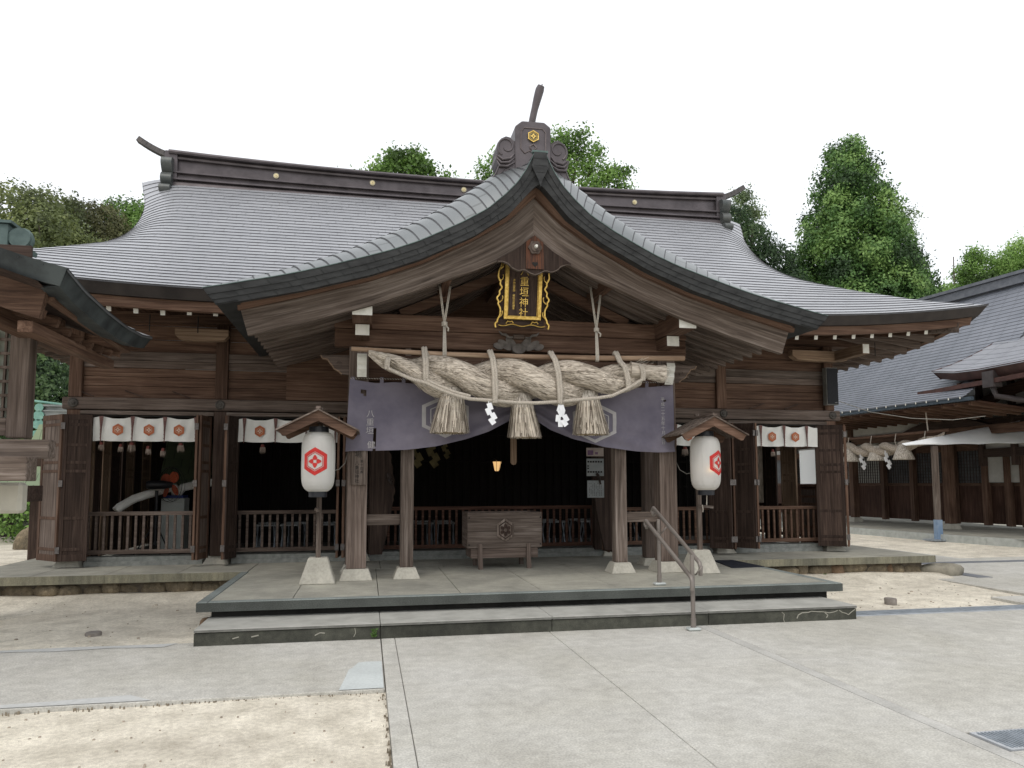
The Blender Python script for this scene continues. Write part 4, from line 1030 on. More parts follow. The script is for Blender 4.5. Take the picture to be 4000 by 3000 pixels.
# ---- sacred straw rope
rope = thing('straw_rope', 'huge twisted straw rope with three straw tassels hanging over the porch', 'straw rope', (CX, 9.70, 2.95))
CLz = [(0.0, 3.30), (.2, 3.20), (.5, 3.11), (.9, 3.01), (1.3, 2.965), (1.8, 2.95), (2.3, 2.95), (2.8, 2.965), (3.2, 3.01), (3.6, 3.08), (4.02, 3.13)]
CLr = [(0.0, .03), (.12, .065), (.25, .10), (.5, .158), (.8, .22), (1.3, .255), (1.9, .27), (2.6, .26), (3.1, .225), (3.45, .17), (3.7, .12), (4.02, .115)]
def strand_path(ph, x0=0.0, x1=3.7, n=90):
    pts = []; rs = []
    for x in np.linspace(x0, x1, n):
        R = interp(x, CLr); z = interp(x, CLz); t = 2*math.pi*(-(x-.02)/1.74)+ph; off = R*.57
        pts.append(Vector((x, 9.70-off*math.cos(t), z+off*math.sin(t)*.98))); rs.append(R*.655)
    return pts, rs
rr = random.Random(4); hair_r = random.Random(9); hair = MB()
for k, ph in enumerate((math.pi*.5, math.pi*1.5)):
    pts, rs = strand_path(ph, n=150); b = MB(); b.tube(pts, rs, 72, caps=False)
    jr = np.random.default_rng(k+5); prof0 = jr.normal(0, 1, 72); kern = .0
    slow = [np.interp(np.arange(150), np.arange(0, 150, 6), jr.normal(0, 1, 25)) for _ in range(72)]
    for i in range(150):
        for j in range(72):
            p = Vector(b.v[i*72+j]); q = pts[i]+(p-pts[i])*(1+.018*prof0[j]+.012*slow[j][i]+.03*math.sin(i*.30+k)*math.sin(j*.17+i*.05)); b.v[i*72+j] = tuple(q)
    b.build('strand', straw_x, rope, smooth=True)
    pts, rs = strand_path(ph)
    # loose straw laid along the strand surface
    for q in range(3400):
        i = rr.randrange(2, len(pts)-3); d_ = (pts[i+1]-pts[i-1]).normalized(); a = rr.uniform(0, 6.283)
        x = d_.cross(Vector((0, 0, 1))).normalized(); y = d_.cross(x); nn = (x*math.cos(a)+y*math.sin(a))
        L = rr.uniform(.05, .17); p0 = pts[i]+nn*(rs[i]*1.005)
        j = min(len(pts)-1, i+max(1, int(L/.041))); d2 = (pts[j]-pts[i]).normalized()
        x2 = d2.cross(Vector((0, 0, 1))).normalized(); y2 = d2.cross(x2); n2 = x2*math.cos(a)+y2*math.sin(a)
        p1_ = pts[j]+n2*(rs[j]*(1.012+(rr.random()**7)*.30)); mid = (p0+p1_)/2+nn*rs[i]*.025
        s_ = rr.uniform(.002, .0048); side = d_.cross(nn).normalized()*s_
        hair.add([p0-side, mid-side, p1_, mid+side, p0+side], [(0, 1, 3, 4), (1, 2, 3)])
hairm = [simple('straw_dark', (.10, .08, .06), (.17, .14, .11)), simple('straw_mid', (.30, .26, .21), (.42, .375, .31)), simple('straw_light', (.56, .49, .40), (.73, .66, .56))]
hair.mi = [hair_r.choice((0, 1, 1, 2, 2)) for _ in hair.mi]
for i in range(0, len(hair.mi)-1, 2): hair.mi[i+1] = hair.mi[i]
hm = hair.build('loose_straw', hairm, rope)
hm['kind'] = 'stuff'
# cut end
b = MB(); b.tube([(3.55, 9.68, 3.165), (3.75, 9.66, 3.15), (3.90, 9.65, 3.13), (4.03, 9.645, 3.12)], [.12, .095, .105, .13], 20); b.build('rope_end', straw_x, rope, smooth=True, auto=50)
b = MB()
for q in range(420):
    a = rr.uniform(0, 6.283); r_ = .125*math.sqrt(rr.random()); c0 = Vector((3.86+rr.uniform(-.08, .08), 9.65+r_*math.sin(a)*.8, 3.13+r_*math.cos(a)*.85)); c1 = c0+Vector((rr.uniform(.12, .20), rr.uniform(-.02, .02), rr.uniform(-.03, .04)-.02))
    if rr.random() < .12: c0 += Vector((-.15, 0, .08)); c1 = c0+Vector((rr.uniform(-.05, .12), -.02, rr.uniform(.02, .07)))
    b.add([c0, c0+Vector((0, 0, .004)), c1+Vector((0, 0, .003)), c1], [(0, 1, 2, 3)])
b.mi = [hair_r.choice((0, 1, 1, 2, 2)) for _ in b.mi]
o = b.build('rope_end_straw', hairm, rope); o['kind'] = 'stuff'
# tassels
for (xt, zt, r0_, xb, zb_, r1_) in ((1.085, 2.76, .155, 1.055, 2.275, .238), (2.03, 2.70, .14, 2.065, 2.225, .208), (2.955, 2.76, .15, 2.985, 2.275, .235)):
    b = MB(); prof_ = [(r1_*.93, 0), (r1_, .01), (r1_*.97, .05), (r0_*1.12, .40*(zt-zb_)/.48), (r0_, zt-zb_), (r0_*.8, zt-zb_+.10)]
    n = 40; vs = []; fs = []
    for (r_, z) in prof_:
        t_ = z/(zt-zb_); cxx = xb+(xt-xb)*min(t_, 1)
        for j in range(n):
            a = 2*math.pi*j/n; vs.append((cxx+r_*math.cos(a), 9.70+r_*math.sin(a)*.85, zb_+z))
    for i in range(len(prof_)-1):
        for j in range(n): fs.append((i*n+j, i*n+(j+1) % n, (i+1)*n+(j+1) % n, (i+1)*n+j))
    b.add(vs, fs, 0); b.add([vs[j] for j in range(n)], [tuple(range(n-1, -1, -1))], 1)
    ta = b.build('tassel', [straw_z, cutm], rope, smooth=True, auto=40)
    b = MB()
    for q in range(1500):
        a = rr.uniform(0, 6.283); t0 = rr.random()*.75; t1 = max(-.05*rr.random(), 0) if rr.random() < .8 else -.06*rr.random(); t0 = 1-t0*.6
        t1 = rr.uniform(-.03, .4) if rr.random() < .5 else rr.uniform(-.035, .01)
        def P_(t, k=1.0):
            r_ = np.interp(t, [0, .1, .8, 1], [r1_, r1_*.98, r0_*1.12, r0_])*k; cxx = xb+(xt-xb)*t
            return Vector((cxx+r_*math.cos(a), 9.70+r_*math.sin(a)*.85, zb_+(zt-zb_)*t))
        k1 = 1.01+(rr.random()**5)*.14
        p, q_ = P_(t0, 1.01), P_(t1, k1); sd = Vector((-math.sin(a), math.cos(a), 0))*rr.uniform(.0025, .0055)
        a_off = Vector((rr.gauss(0, .008), 0, 0)); b.add([p-sd, q_-sd+a_off, q_+sd+a_off, p+sd], [(0, 1, 2, 3)])
    b.mi = [hair_r.choice((0, 0, 1, 1, 2, 2)) for _ in b.mi]
    o = b.build('tassel_straw', hairm, ta); o['kind'] = 'stuff'
# bottom cord and braided ties
b = MB()
path = [(.25, 9.56, 3.08), (.40, 9.50, 3.0), (.55, 9.45, 2.93), (.72, 9.42, 2.885), (.90, 9.40, 2.80), (1.08, 9.40, 2.735), (1.28, 9.42, 2.69), (1.6, 9.43, 2.675), (1.9, 9.44, 2.655), (2.15, 9.44, 2.655), (2.45, 9.43, 2.675), (2.80, 9.41, 2.715), (3.0, 9.41, 2.735), (3.2, 9.43, 2.77), (3.42, 9.47, 2.87), (3.58, 9.53, 2.96), (3.70, 9.56, 3.03)]
twisted(b, path, .023, 3, .085); twisted(b, [(p[0]+.012, p[1]+.004, p[2]+.036) for p in path[3:7]], .02, 3, .07)
b.build('cord', cordm, rope, smooth=True)
for (xa, za, xb, zb_, top) in ((.255, 3.245, .235, 3.07, 0), (.72, 3.385, .72, 2.85, 1), (1.60, 3.375, 1.61, 2.645, 1), (2.44, 3.385, 2.475, 2.65, 1), (3.37, 3.41, 3.455, 2.86, 1), (3.675, 3.24, 3.69, 3.01, 0)):
    b = MB()
    for k in (-.017, .017):
        yf = 9.70-interp(xb, CLr)*1.08-.03
        if top: pts = [(xa+k, 9.775, za-.02), (xa+k, 9.745, za+.012), (xa+k, 9.69, za-.03), (xa+k+(xb-xa)*.25, min(yf+.14, 9.68), za-.14), (xa+k+(xb-xa)*.5, yf+.02, (za+zb_)/2+.05), (xb+k, yf, zb_+.14), (xb+k*.6, yf+.02, zb_)]
        else: pts = [(xa+k*.8, 9.66, za), (xa+k*.8, yf+.02, za-.04), (xb+k*.8, yf, (za+zb_)/2), (xb+k*.8, yf+.02, zb_)]
        twisted(b, pts, .0225, 3, .075)
    if top: twisted(b, [(xa+.03, 9.70, za-.05), (xa+.055, 9.69, za-.085), (xa+.045, 9.69, za-.13)], .012, 2, .05)
    b.build('braided_tie', cordm, rope, smooth=True)
# ---- paper streamers
def streamer(name, x, z, y, label, mat, group, sc_=1.0, seed=1, two=False):
    b = MB(); b.tube([(x, y, z), (x, y-.005, z-.05*sc_)], .006*sc_, 5)
    for s_ in ((-1, 1) if two else (1,)):
        cxx = x-.01*s_; zz = z-.04*sc_
        for k in range(4):
            wd = .07*sc_; hh = .09*sc_; dx = s_*(.018*k-(.03 if k % 2 else -.012))*sc_
            a = R_(18*s_)+R_(6*k); ca, sa = math.cos(a), math.sin(a)
            P = []
            for (u, v) in ((-wd/2, 0), (wd/2, 0), (wd/2, -hh), (-wd/2, -hh)):
                P.append((cxx+dx+u*ca-v*sa, y-.012-.008*k+(.01 if u > 0 else -.006), zz-.066*k*sc_+u*sa+v*ca))
            b.add(P, [(0, 1, 2, 3)])
    return tag(b.build(name, mat, solid=.0015), label, 'paper streamer', group)
streamer('paper_streamer', 1.53, 2.68, 9.42, 'white zigzag paper streamer hanging between the left and middle straw tassels', paper, None)
streamer('paper_streamer', 2.49, 2.67, 9.42, 'white double paper streamer hanging between the middle and right straw tassels', paper, None, two=True)

# ---- purple curtain
purple = simple('purple_cloth', (.125, .115, .15), (.19, .175, .215), scale=2.2, rough=.95, bump=.1)
crestw = simple('faded_crest', (.36, .35, .35), (.45, .43, .43), scale=6, rough=.95)
TOPL = [(-.24, 3.00), (0.1, 2.955), (.35, 2.975), (.6, 2.96), (1.2, 2.94), (2.08, 2.93), (3.0, 2.94), (3.6, 2.965), (3.9, 2.98), (4.35, 3.03)]
BOTL = [(-.29, 2.03), (-.05, 2.045), (.11, 2.045), (.51, 2.06), (.91, 2.11), (1.32, 2.21), (1.64, 2.32), (1.93, 2.475), (2.07, 2.56), (2.20, 2.55), (2.38, 2.44), (2.52, 2.355), (2.84, 2.225), (3.28, 2.12), (3.8, 2.06), (4.1, 2.045), (4.35, 2.055)]
def cur(x, v):  # v 0 top .. 1 bottom
    zt, zb_ = interp(x, TOPL), interp(x, BOTL); xs_ = x-.045*v*max(0, 1-(x+.25)/.8)
    d_ = abs(x-2.1); gather = max(0, 1-d_/1.3)
    y = 10.075+.012*math.sin(x*5+v*2)+.030*v*math.sin(9*v*(1+gather*1.5)+d_*4)*(.25+gather)-.02*gather*v
    if x < .15: y += -.03*v**3*math.sin((x+.28)*14)
    fold = .032*math.sin((v-d_*.25)*24)*max(0, v-.45)*(1 if x > 2.3 else .35)
    return (xs_, y+fold, zt+(zb_-zt)*v)
curt = thing('shrine_curtain', 'faded purple cloth curtain with white crests gathered up under the straw rope', 'curtain', (CX, 10.08, 2.9))
b = MB(); xs = list(np.linspace(-.24, 4.35, 124)); vsn = list(np.linspace(0, 1, 34))
def hole(x, z):
    for (hx, hz, rx, rz) in ((-.055, 2.815, .036, .038), (4.232, 2.80, .022, .022)):
        if abs(x-hx) < rx*(1.1 if z > hz else max(.15, 1-(hz-z)/rz*.8)) and abs(z-hz) < rz: return True
    if 2.045 < z < 2.36 and abs(x-(.085+.01*math.sin(z*20))) < .011+.012*math.sin((z-2.04)*11)**2: return True
    return False
P = [[cur(x, v) for x in xs] for v in vsn]
for i in range(len(vsn)-1):
    for j in range(len(xs)-1):
        q = [P[i][j], P[i][j+1], P[i+1][j+1], P[i+1][j]]; mx_ = sum(p[0] for p in q)/4; mz_ = sum(p[2] for p in q)/4
        if hole(mx_, mz_): continue
        b.add(q, [(3, 2, 1, 0)])
cl = b.build('cloth', purple, curt, smooth=True)
wd = cl.modifiers.new('weld', 'WELD'); wd.merge_threshold = .0005
def cpos(u, z):   # point on the cloth at x=u, height z, just in front
    zt, zb_ = interp(u, TOPL), interp(u, BOTL); v = (zt-z)/(zt-zb_); v = max(0, min(1, v)); p = cur(u, v); return (p[0], p[1]-.006, p[2])
for ex, ez in ((1.04, 2.52), (3.155, 2.465)):
    e = emblem(.385, lambda u, v: cpos(ex+u*.96, ez+v*.76), wide=.17)
    e.build('crest', crestw, curt)
def wtext(par, chars, x, ztop, size, y, mat, gap=1.12, name='lettering', mapf=None, sx=1.0):
    vs, fs = text_mesh(chars, size, gap); b = MB()
    b.add([(mapf(x+v[0]*sx, ztop+v[1]) if mapf else (x+v[0]*sx, y, ztop+v[1])) for v in vs], fs)
    return b.build(name, mat, par) if vs else None
wtext(curt, '八重垣', .05, 2.585, .105, 0, crestw, gap=1.08, mapf=cpos)
wtext(curt, '健', .075, 2.175, .105, 0, crestw, mapf=cpos)
wtext(curt, '平成二十五年十月吉日', 4.185, 2.84, .064, 0, crestw, gap=1.08, mapf=cpos)
b = MB()
for x in (-.20, .18, .47, 1.0, 1.5, 2.7, 3.2, 3.60, 3.95, 4.28):
    p = cur(x, 0); b.grid([[(x-.022, 10.07, interp(x, [(-.24, 3.02), (2.08, 3.03), (4.35, 3.07)])+.012), (x+.022, 10.07, interp(x, [(-.24, 3.02), (2.08, 3.03), (4.35, 3.07)])+.012)], [(x-.026, p[1], p[2]-.01), (x+.026, p[1], p[2]-.01)]], flip=True)
b.build('loop', purple, curt)
b = MB(); twisted(b, [(-.25, 10.07, 3.015), (2.08, 10.07, 3.02), (4.36, 10.07, 3.065)], .008, 1, .035); b2 = MB(); twisted(b, [(-.245, 10.07, 3.015), (2.09, 10.07, 3.02), (4.36, 10.07, 3.065)], .008, 1, .035, mat=1)
n_ = len(b.f)//2
o = b.build('hanging_cord', [simple('cord_dark', (.01, .01, .01), (.03, .03, .03)), cordm], curt)

# ---- white crest curtains in the four side bays
linen = simple('white_linen', (.60, .60, .57), (.74, .74, .71), scale=1.6, rough=.95, bump=.1)
orange = simple('orange_crest', (.34, .10, .045), (.43, .145, .07), scale=8, rough=.95)
tassm = simple('tassel_brown', (.09, .05, .045), (.2, .11, .10), scale=60, rough=1, bump=.6)
def noren(xa, xb, crests, tassels, label, zt=2.665, zb_=2.275):
    t = thing('crest_curtain', label, 'curtain', ((xa+xb)/2, 12.5, zt), 'white crest curtains in the side bays')
    def cp(x, v): q = abs(((x-tassels[0])/.47+.5) % 1-.5); return (x, 12.50+.016*math.sin(x*13.4)*v**.6+.007*math.sin(x*31+v*4), zt+(zb_-zt)*v-.035*min(q*3, 1)*(1-v)+.012*(1-min(q*4, 1))*v)
    b = MB(); xs = list(np.linspace(xa, xb, 50)); b.grid([[cp(x, v) for x in xs] for v in np.linspace(0, 1, 8)], flip=True); b.build('cloth', linen, t, smooth=True)
    for cx_ in crests:
        hx = MB(); hx.prism([(cx_+.088*math.cos(R_(90+60*i)), 2.455+.094*math.sin(R_(90+60*i))) for i in range(6)], 'y', 12.480, 12.483); h_ = hx.build('crest', orange, t)
        e = emblem(.082, pmap(cx_, 12.476, 2.455), parts=('thin', 'flower')); e.build('crest_lines', simple('crest_cream', (.50, .38, .30), (.58, .46, .38), rough=.95), h_)
    for tx in tassels:
        b = MB(); L = zt-zb_
        b.prism([(tx-.03, zt), (tx+.032, zt), (tx+.016, zt-L*.42), (tx+.006, zt-L-.01), (tx-.006, zt-L-.01), (tx-.012, zt-L*.45)], 'y', 12.470, 12.478)
        for k in range(14): z = zt-L*(.25+.75*k/14); b.box(tx-.013+.006*(k % 3), tx+.006+.006*(k % 2), 12.462, 12.475, z, z+.014, taper=.003)
        b.build('tassel', tassm, t)
    b = MB(); b.tube([(xa, 12.5, zt+.004), (xb, 12.5, zt+.004)], .008, 6); b.build('rod', black_st, t)
noren(-4.17, -2.62, (-3.81, -3.36, -2.92), (-4.05, -3.60, -3.13, -2.67), 'white cloth with three orange crests hung in the leftmost bay above the fan')
noren(-2.03, -.46, (-1.70, -1.20, -.74), (-1.94, -1.46, -.98, -.52), 'white cloth with orange crests behind the roof of the left lantern')
noren(4.62, 6.04, (4.86, 5.22, 5.66), (4.98, 5.42), 'short white cloth with orange crests behind the roof of the right lantern')
noren(6.80, 8.24, (6.86, 7.31, 7.78), (7.08, 7.55, 8.01), 'white cloth with three orange crests in the far right bay above the white panel')
# faded tassels hung under the curtain rods
pinkt = simple('faded_tassel', (.16, .12, .10), (.30, .25, .21), scale=40, rough=1, bump=.5); redt = simple('red_knot', (.09, .025, .022), (.16, .05, .042), scale=30, rough=.9)
for (x, z, s_, lab) in ((-4.06, 2.22, .8, 'small faded tassel at the left end below the leftmost white curtain'), (-3.78, 2.19, .7, 'second faded tassel from the left below the leftmost white curtain'), (-3.62, 2.22, 1.0, 'broad red topped tassel below the leftmost white curtain'), (-3.38, 2.16, .8, 'dark hanging tassel below the middle crest of the leftmost curtain'), (-3.16, 2.13, .8, 'longest red and grey tassel above the fan'), (-2.90, 2.22, 1.0, 'pale tassel below the right crest of the leftmost curtain'),
                        (-1.66, 2.20, .9, 'faded tassel under the white curtain left of the left lantern'), (5.62, 2.22, 1.1, 'red topped pale tassel hanging left of the right lantern'), (6.90, 2.22, .7, 'small pink tassel at the left side of the far right bay'), (7.35, 2.18, .8, 'pink tassel in front of the pale door in the far right bay')):
    b = MB(); b.lathe([(.010*s_, .05), (.028*s_, .04), (.034*s_, .012), (.036*s_, 0)], (x, 12.55, z), 12, mat=1)
    r_ = random.Random(int(x*100))
    for k in range(70):
        a = r_.uniform(0, 6.283); q = .045*s_*math.sqrt(r_.random()); L = r_.uniform(.08, .13)*s_; p = (x+q*math.cos(a), 12.55+q*math.sin(a), z)
        b.add([(p[0]-.003, p[1], p[2]), (p[0]+.003, p[1], p[2]), (p[0]*1+q*.35*math.cos(a)+.002, p[1], p[2]-L)], [(0, 1, 2)])
    tag(b.build('hanging_tassel', [pinkt, redt]), lab, 'tassel', 'faded tassels hung in the bays')

# ---- lantern stands and paper lanterns
lpaper, t_, bs_ = newmat('lantern_paper')
mp = coords(t_, (1, 1, 1), False); wv = N(t_, 'ShaderNodeTexWave', wave_type='BANDS', bands_direction='Z', Scale=22.0, Distortion=.3, Detail=1.0)
t_.links.new(mp.outputs[0], wv.inputs['Vector']); rp = ramp(t_, [(0, (.66, .655, .63)), (1, (.74, .735, .715))]); t_.links.new(wv.outputs['Fac'], rp.inputs[0]); t_.links.new(rp.outputs[0], bs_.inputs['Base Color'])
bp = N(t_, 'ShaderNodeBump'); bp.inputs['Strength'].default_value = .5; bp.inputs['Distance'].default_value = .004; t_.links.new(wv.outputs['Fac'], bp.inputs['Height']); t_.links.new(bp.outputs[0], bs_.inputs['Normal'])
bs_.inputs['Roughness'].default_value = .8
tr = N(t_, 'ShaderNodeBsdfTranslucent'); tr.inputs['Color'].default_value = (.85, .82, .76, 1); mxs = N(t_, 'ShaderNodeMixShader'); mxs.inputs[0].default_value = .35
t_.links.new(bs_.outputs[0], mxs.inputs[1]); t_.links.new(tr.outputs[0], mxs.inputs[2]); t_.links.new(mxs.outputs[0], t_.nodes['Material Output'].inputs[0])
redm = simple('lantern_red', (.42, .022, .02), (.52, .035, .03), scale=20, rough=.7)
blackm = simple('black_lacquer', (.012, .014, .018), (.02, .022, .028), rough=.35)
def lantern(x, zc, face, label, arm, r_=.208):
    t = thing('paper_lantern', label, 'lantern', (x, 9.72, zc-.37), 'paper lanterns on the wooden stands')
    prof_ = [(.115, -.375), (.135, -.365), (.165, -.34), (.188, -.30), (.200, -.25), (.205, -.18), (r_, -.08), (r_, .10), (.206, .20), (.200, .27), (.185, .32), (.158, .355), (.120, .372)]
    zz_ = np.linspace(-.375, .372, 110); fine = [(float(np.interp(z, [p[1] for p in prof_], [p[0] for p in prof_]))+(.0014 if i % 2 else -.0014), float(z)) for i, z in enumerate(zz_)]
    b = MB(); n = 48; vs = []; fs = []
    for (q, z) in fine:
        for j in range(n): a = 2*math.pi*j/n; vs.append((x+q*math.cos(a), 9.72+q*math.sin(a), zc+z))
    for i in range(len(fine)-1):
        for j in range(n): fs.append((i*n+j, i*n+(j+1) % n, (i+1)*n+(j+1) % n, (i+1)*n+j))
    b.add(vs, fs)
    b.build('shade', lpaper, t, smooth=True)
    for z0, z1, rr_ in ((-.445, -.37, .115), (.37, .445, .122)):
        b = MB(); b.lathe([(rr_-.01, z0), (rr_, z0+.003), (rr_, z1-.003), (rr_-.01, z1)], (x, 9.72, zc), 32); b.build('rim', blackm, t, smooth=True, auto=40)
    pr_ = [(z, q) for q, z in prof_]
    def lm(u, v):
        q = interp(v+.0, pr_)+.0032; a = face+u/q; return (x+q*math.cos(a), 9.72+q*math.sin(a), zc+v)
    b = MB()
    for k in range(8):
        a0 = face+R_(22+45*k); b.tube([(x+(interp(z, pr_)+.001)*math.cos(a0), 9.72+(interp(z, pr_)+.001)*math.sin(a0), zc+z) for z in np.linspace(-.36, .36, 24)], .0022, 4)
    b.build('paper_seam', lpaper, t)
    em = emblem(.176, lambda u, v: lm(u, v), wide=.30); em.build('crest', redm, t)
    return t
def stand(xp, xl, label, roofx, armside):
    t = thing('lantern_stand', label, 'lantern stand', (xp, 9.98, .34), 'roofed wooden lantern stands')
    BOX('post', wood('silver', 'z'), t, xp-.03, xp+.03, 9.95, 10.01, .66, 2.60, bevel=.003)
    b = MB(); b.box(xp-.225, xp+.225, 9.80, 10.20, .34, .665, taper=.105); b.build('pedestal', ped_st, t, bevel=.012)
    # little gabled roof
    for s_ in (-1, 1):
        b = MB()
        L0 = Vector((roofx, 0, 2.535)); e = Vector((roofx+s_*.50, 0, 2.275))
        for k in range(7):
            y0, y1 = 9.40+k*.10, 9.49+k*.10; dz = .006*(k % 2)
            b.add([(L0.x, y0, L0.z+dz), (L0.x, y1, L0.z+dz), (e.x, y1, e.z+dz), (e.x, y0, e.z+dz), (L0.x, y0, L0.z-.02), (L0.x, y1, L0.z-.02), (e.x, y1, e.z-.02), (e.x, y0, e.z-.02)], [(0, 3, 2, 1), (4, 5, 6, 7), (0, 1, 5, 4), (1, 2, 6, 5), (2, 3, 7, 6), (3, 0, 4, 7)])
        b.build('roof_board', wood('silver', 'x'), t)
        for yy_ in (9.43, 10.04):
            b = MB(); b.prism([(roofx, 2.515), (roofx+s_*.475, 2.265), (roofx+s_*.425, 2.195), (roofx+s_*.40, 2.19), (roofx, 2.385)], 'y', yy_, yy_+.03); b.build('barge_board', wood('brown', 'x'), t)
    BOX('ridge_board', wood('grey', 'y'), t, roofx-.03, roofx+.03, 9.40, 10.09, 2.53, 2.565)
    BOX('bracket_beam', wood('brown', 'y'), t, xl-.03, xl+.03, 9.5, 10.06, 2.375, 2.43)
    b = MB(); b.beam((xp-.035, 9.94, 1.285), (xp+armside*.22, 9.90, 1.265), .05, .035); b.build('peg', wood('silver', 'x'), t)
    return t
stand(-.60, -.605, 'wooden lantern stand with little board roof left of the porch columns', -.60, .02)
lantern(-.605, 1.885, R_(-98), 'white paper lantern with red crest facing front, left of the porch', None)
ts = stand(4.665, 4.66, 'wooden lantern stand with little board roof right of the porch beside the handrail', 4.66, .8)
lantern(4.655, 1.885, R_(-58), 'white paper lantern with red crest turned right, beside the right porch column', None)
b = MB(); b.tube([(4.665, 9.72, 1.44), (4.67, 9.74, 1.30)], .008, 5); b.tube([(4.66, 9.86, 1.30), (4.66, 9.84, 1.24), (4.665, 9.86, 1.20)], .008, 5); b.build('cord', cordm, ts)
pl_ = bpy.data.lights.new('lantern_bulb', 'POINT'); pl_.energy = .12; pl_.color = (1, .55, .2); pl_.shadow_soft_size = .02
po_ = bpy.data.objects.new('lantern_bulb', pl_); COL.objects.link(po_); po_.location = (4.64, 9.555, 1.795)

# ---- offertory box
box = thing('offertory_box', 'weathered wooden offertory box with carved hexagonal crest on curved legs', 'offertory box', (2.04, 11.3, .34))
wb = wood('silver', 'x')
b = MB()
b.box(1.475, 2.61, 11.04, 11.09, .65, 1.175); b.build('front_panel', wb, box, bevel=.006)
b = MB(); b.box(1.475, 1.53, 11.092, 11.62, .65, 1.175); b.build('side_panel', wood('grey', 'y'), box); b = MB(); b.box(2.555, 2.61, 11.092, 11.62, .65, 1.175); b.build('side_panel', wood('grey', 'y'), box)
b = MB(); b.box(1.475, 2.61, 11.622, 11.67, .65, 1.175); b.build('back_panel', wood('grey', 'x'), box)
b = MB()
for k in range(11): b.box(1.56+.095*k, 1.60+.095*k, 11.09, 11.62, 1.12, 1.16)
b.build('slat', wood('dark', 'y'), box)
BOX('lower_board', wood('grey', 'x'), box, 1.53, 2.55, 11.06, 11.64, .50, .648, bevel=.004)
for x in (1.665, 2.40):
    for yb in (11.02, 11.60):
        pl_2 = [(x-.022, .34), (x+.045, .34), (x+.038, .45), (x+.032, .55), (x+.036, .69), (x+.018, .715), (x-.028, .71), (x-.03, .55), (x-.028, .45)]
        b = MB(); b.prism(pl_2, 'y', yb, yb+.05); b.build('leg', wood('grey', 'z'), box)
b = MB(); b.prism([(2.045+.148*math.cos(R_(90+60*i)), .915+.175*math.sin(R_(90+60*i))) for i in range(6)], 'y', 11.018, 11.038); pq = b.build('crest_plaque', wood('silver', 'z'), box, bevel=.006)
b = MB(); hp = [(2.045+.108*math.cos(R_(90+60*i)), .915+.128*math.sin(R_(90+60*i))) for i in range(6)]
b.tube([(x, 11.014, z) for x, z in hp+hp[:2]], .007, 5)
for k in range(6):
    a = R_(60*k+30); petal(2.045+.052*math.cos(a), .915+.058*math.sin(a), .034, .026, a, 11.008, 11.018)
b.build('crest_carving', wood('dark', 'z'), pq)
b = MB()
for z in (.70, 1.10):
    for x in (1.50, 2.585): b.tube([(x, 11.04, z), (x, 11.032, z)], .012, 8)
b.build('nail', black_st, box)

# ---- name plaque with gilded frame (leans forward)
plq = thing('name_plaque', 'tall shrine name plaque with ornate gold frame under the gable pendant', 'plaque', (2.02, 9.62, 3.70))
def pm(u, v, w_=0): # u across, v up 0..0.85, leaning
    a = R_(9); return (2.02+.01*v+u, 9.66-w_*math.cos(a)-math.sin(a)*v, 3.80+v*math.cos(a)-w_*math.sin(a)*0)
def pbox(b, u0, u1, v0, v1, w0, w1, mat=0):
    vs = [pm(u, v, w_) for w_ in (w0, w1) for u, v in ((u0, v0), (u1, v0), (u1, v1), (u0, v1))]
    b.add(vs, [(3, 2, 1, 0), (4, 5, 6, 7), (0, 1, 5, 4), (1, 2, 6, 5), (2, 3, 7, 6), (3, 0, 4, 7)], mat)
b = MB(); pbox(b, -.21, .21, .03, .74, 0, .02); b.build('board', wood('dark', 'z'), plq)
b = MB(); pbox(b, -.31, .31, -.10, .76, -.03, -.004); b.build('backing_board', wood('dark', 'x'), plq)
b = MB()
pbox(b, -.255, .255, 0, .038, .0, .045); pbox(b, -.255, -.207, .038, .76, 0, .045); pbox(b, .207, .255, .038, .76, 0, .045)
pbox(b, -.212, .212, .038, .05, .0, .03); pbox(b, -.207, -.196, .05, .74, 0, .03); pbox(b, .196, .207, .05, .74, 0, .03)
b.build('frame', gold, plq, bevel=.003)
for s_ in (-1, 1):
    b = MB(); pts = []
    for t in np.linspace(0, 1, 60):
        v = -.115+.88*t; u = s_*(.325+.022*math.sin(t*17+.6)+(.02 if t < .08 else 0)+.010*math.sin(t*60)*(1 if (.35 < t < .7) else .2)); pts.append(pm(u, v, .02))
    for p, q in zip(pts, pts[1:]): b.beam(p, (q[0], q[1], q[2]+.002), .05, .018, up=(1, 0, 0))
    for v0 in (.02, .22, .50, .66):
        b.tube([pm(s_*.32, v0, .03), pm(s_*.285, v0+.03, .035), pm(s_*.275, v0+.07, .035), pm(s_*.285, v0+.085, .035)], [.012, .008, .007, .01], 6)
    b.build('side_scroll', gold, plq)
b = MB(); pts = [pm(u, -.075-.012*math.cos(u*24), .02) for u in np.linspace(-.32, .32, 40)]; b.tube(pts, .0075, 6)
for u in (-.17, .17): b.tube([pm(u-.05, -.06, .03), pm(u-.03, -.025, .035), pm(u, -.035, .035), pm(u+.03, -.025, .035), pm(u+.05, -.05, .03)], .008, 6)
b.build('bottom_scroll', gold, plq)
vs, fs = text_mesh('八重垣神社', .135, 1.03); b = MB(); b.add([pm(v[0]*.95+.015, .705+v[1], .0225) for v in vs], fs); b.build('lettering', gold, plq)
vs, fs = text_mesh('奉納出雲国 細田吉蔵謹書', .034, 1.0); b = MB(); b.add([pm(v[0]-.125, .54+v[1], .0225) for v in vs], fs); b.build('lettering', gold, plq)

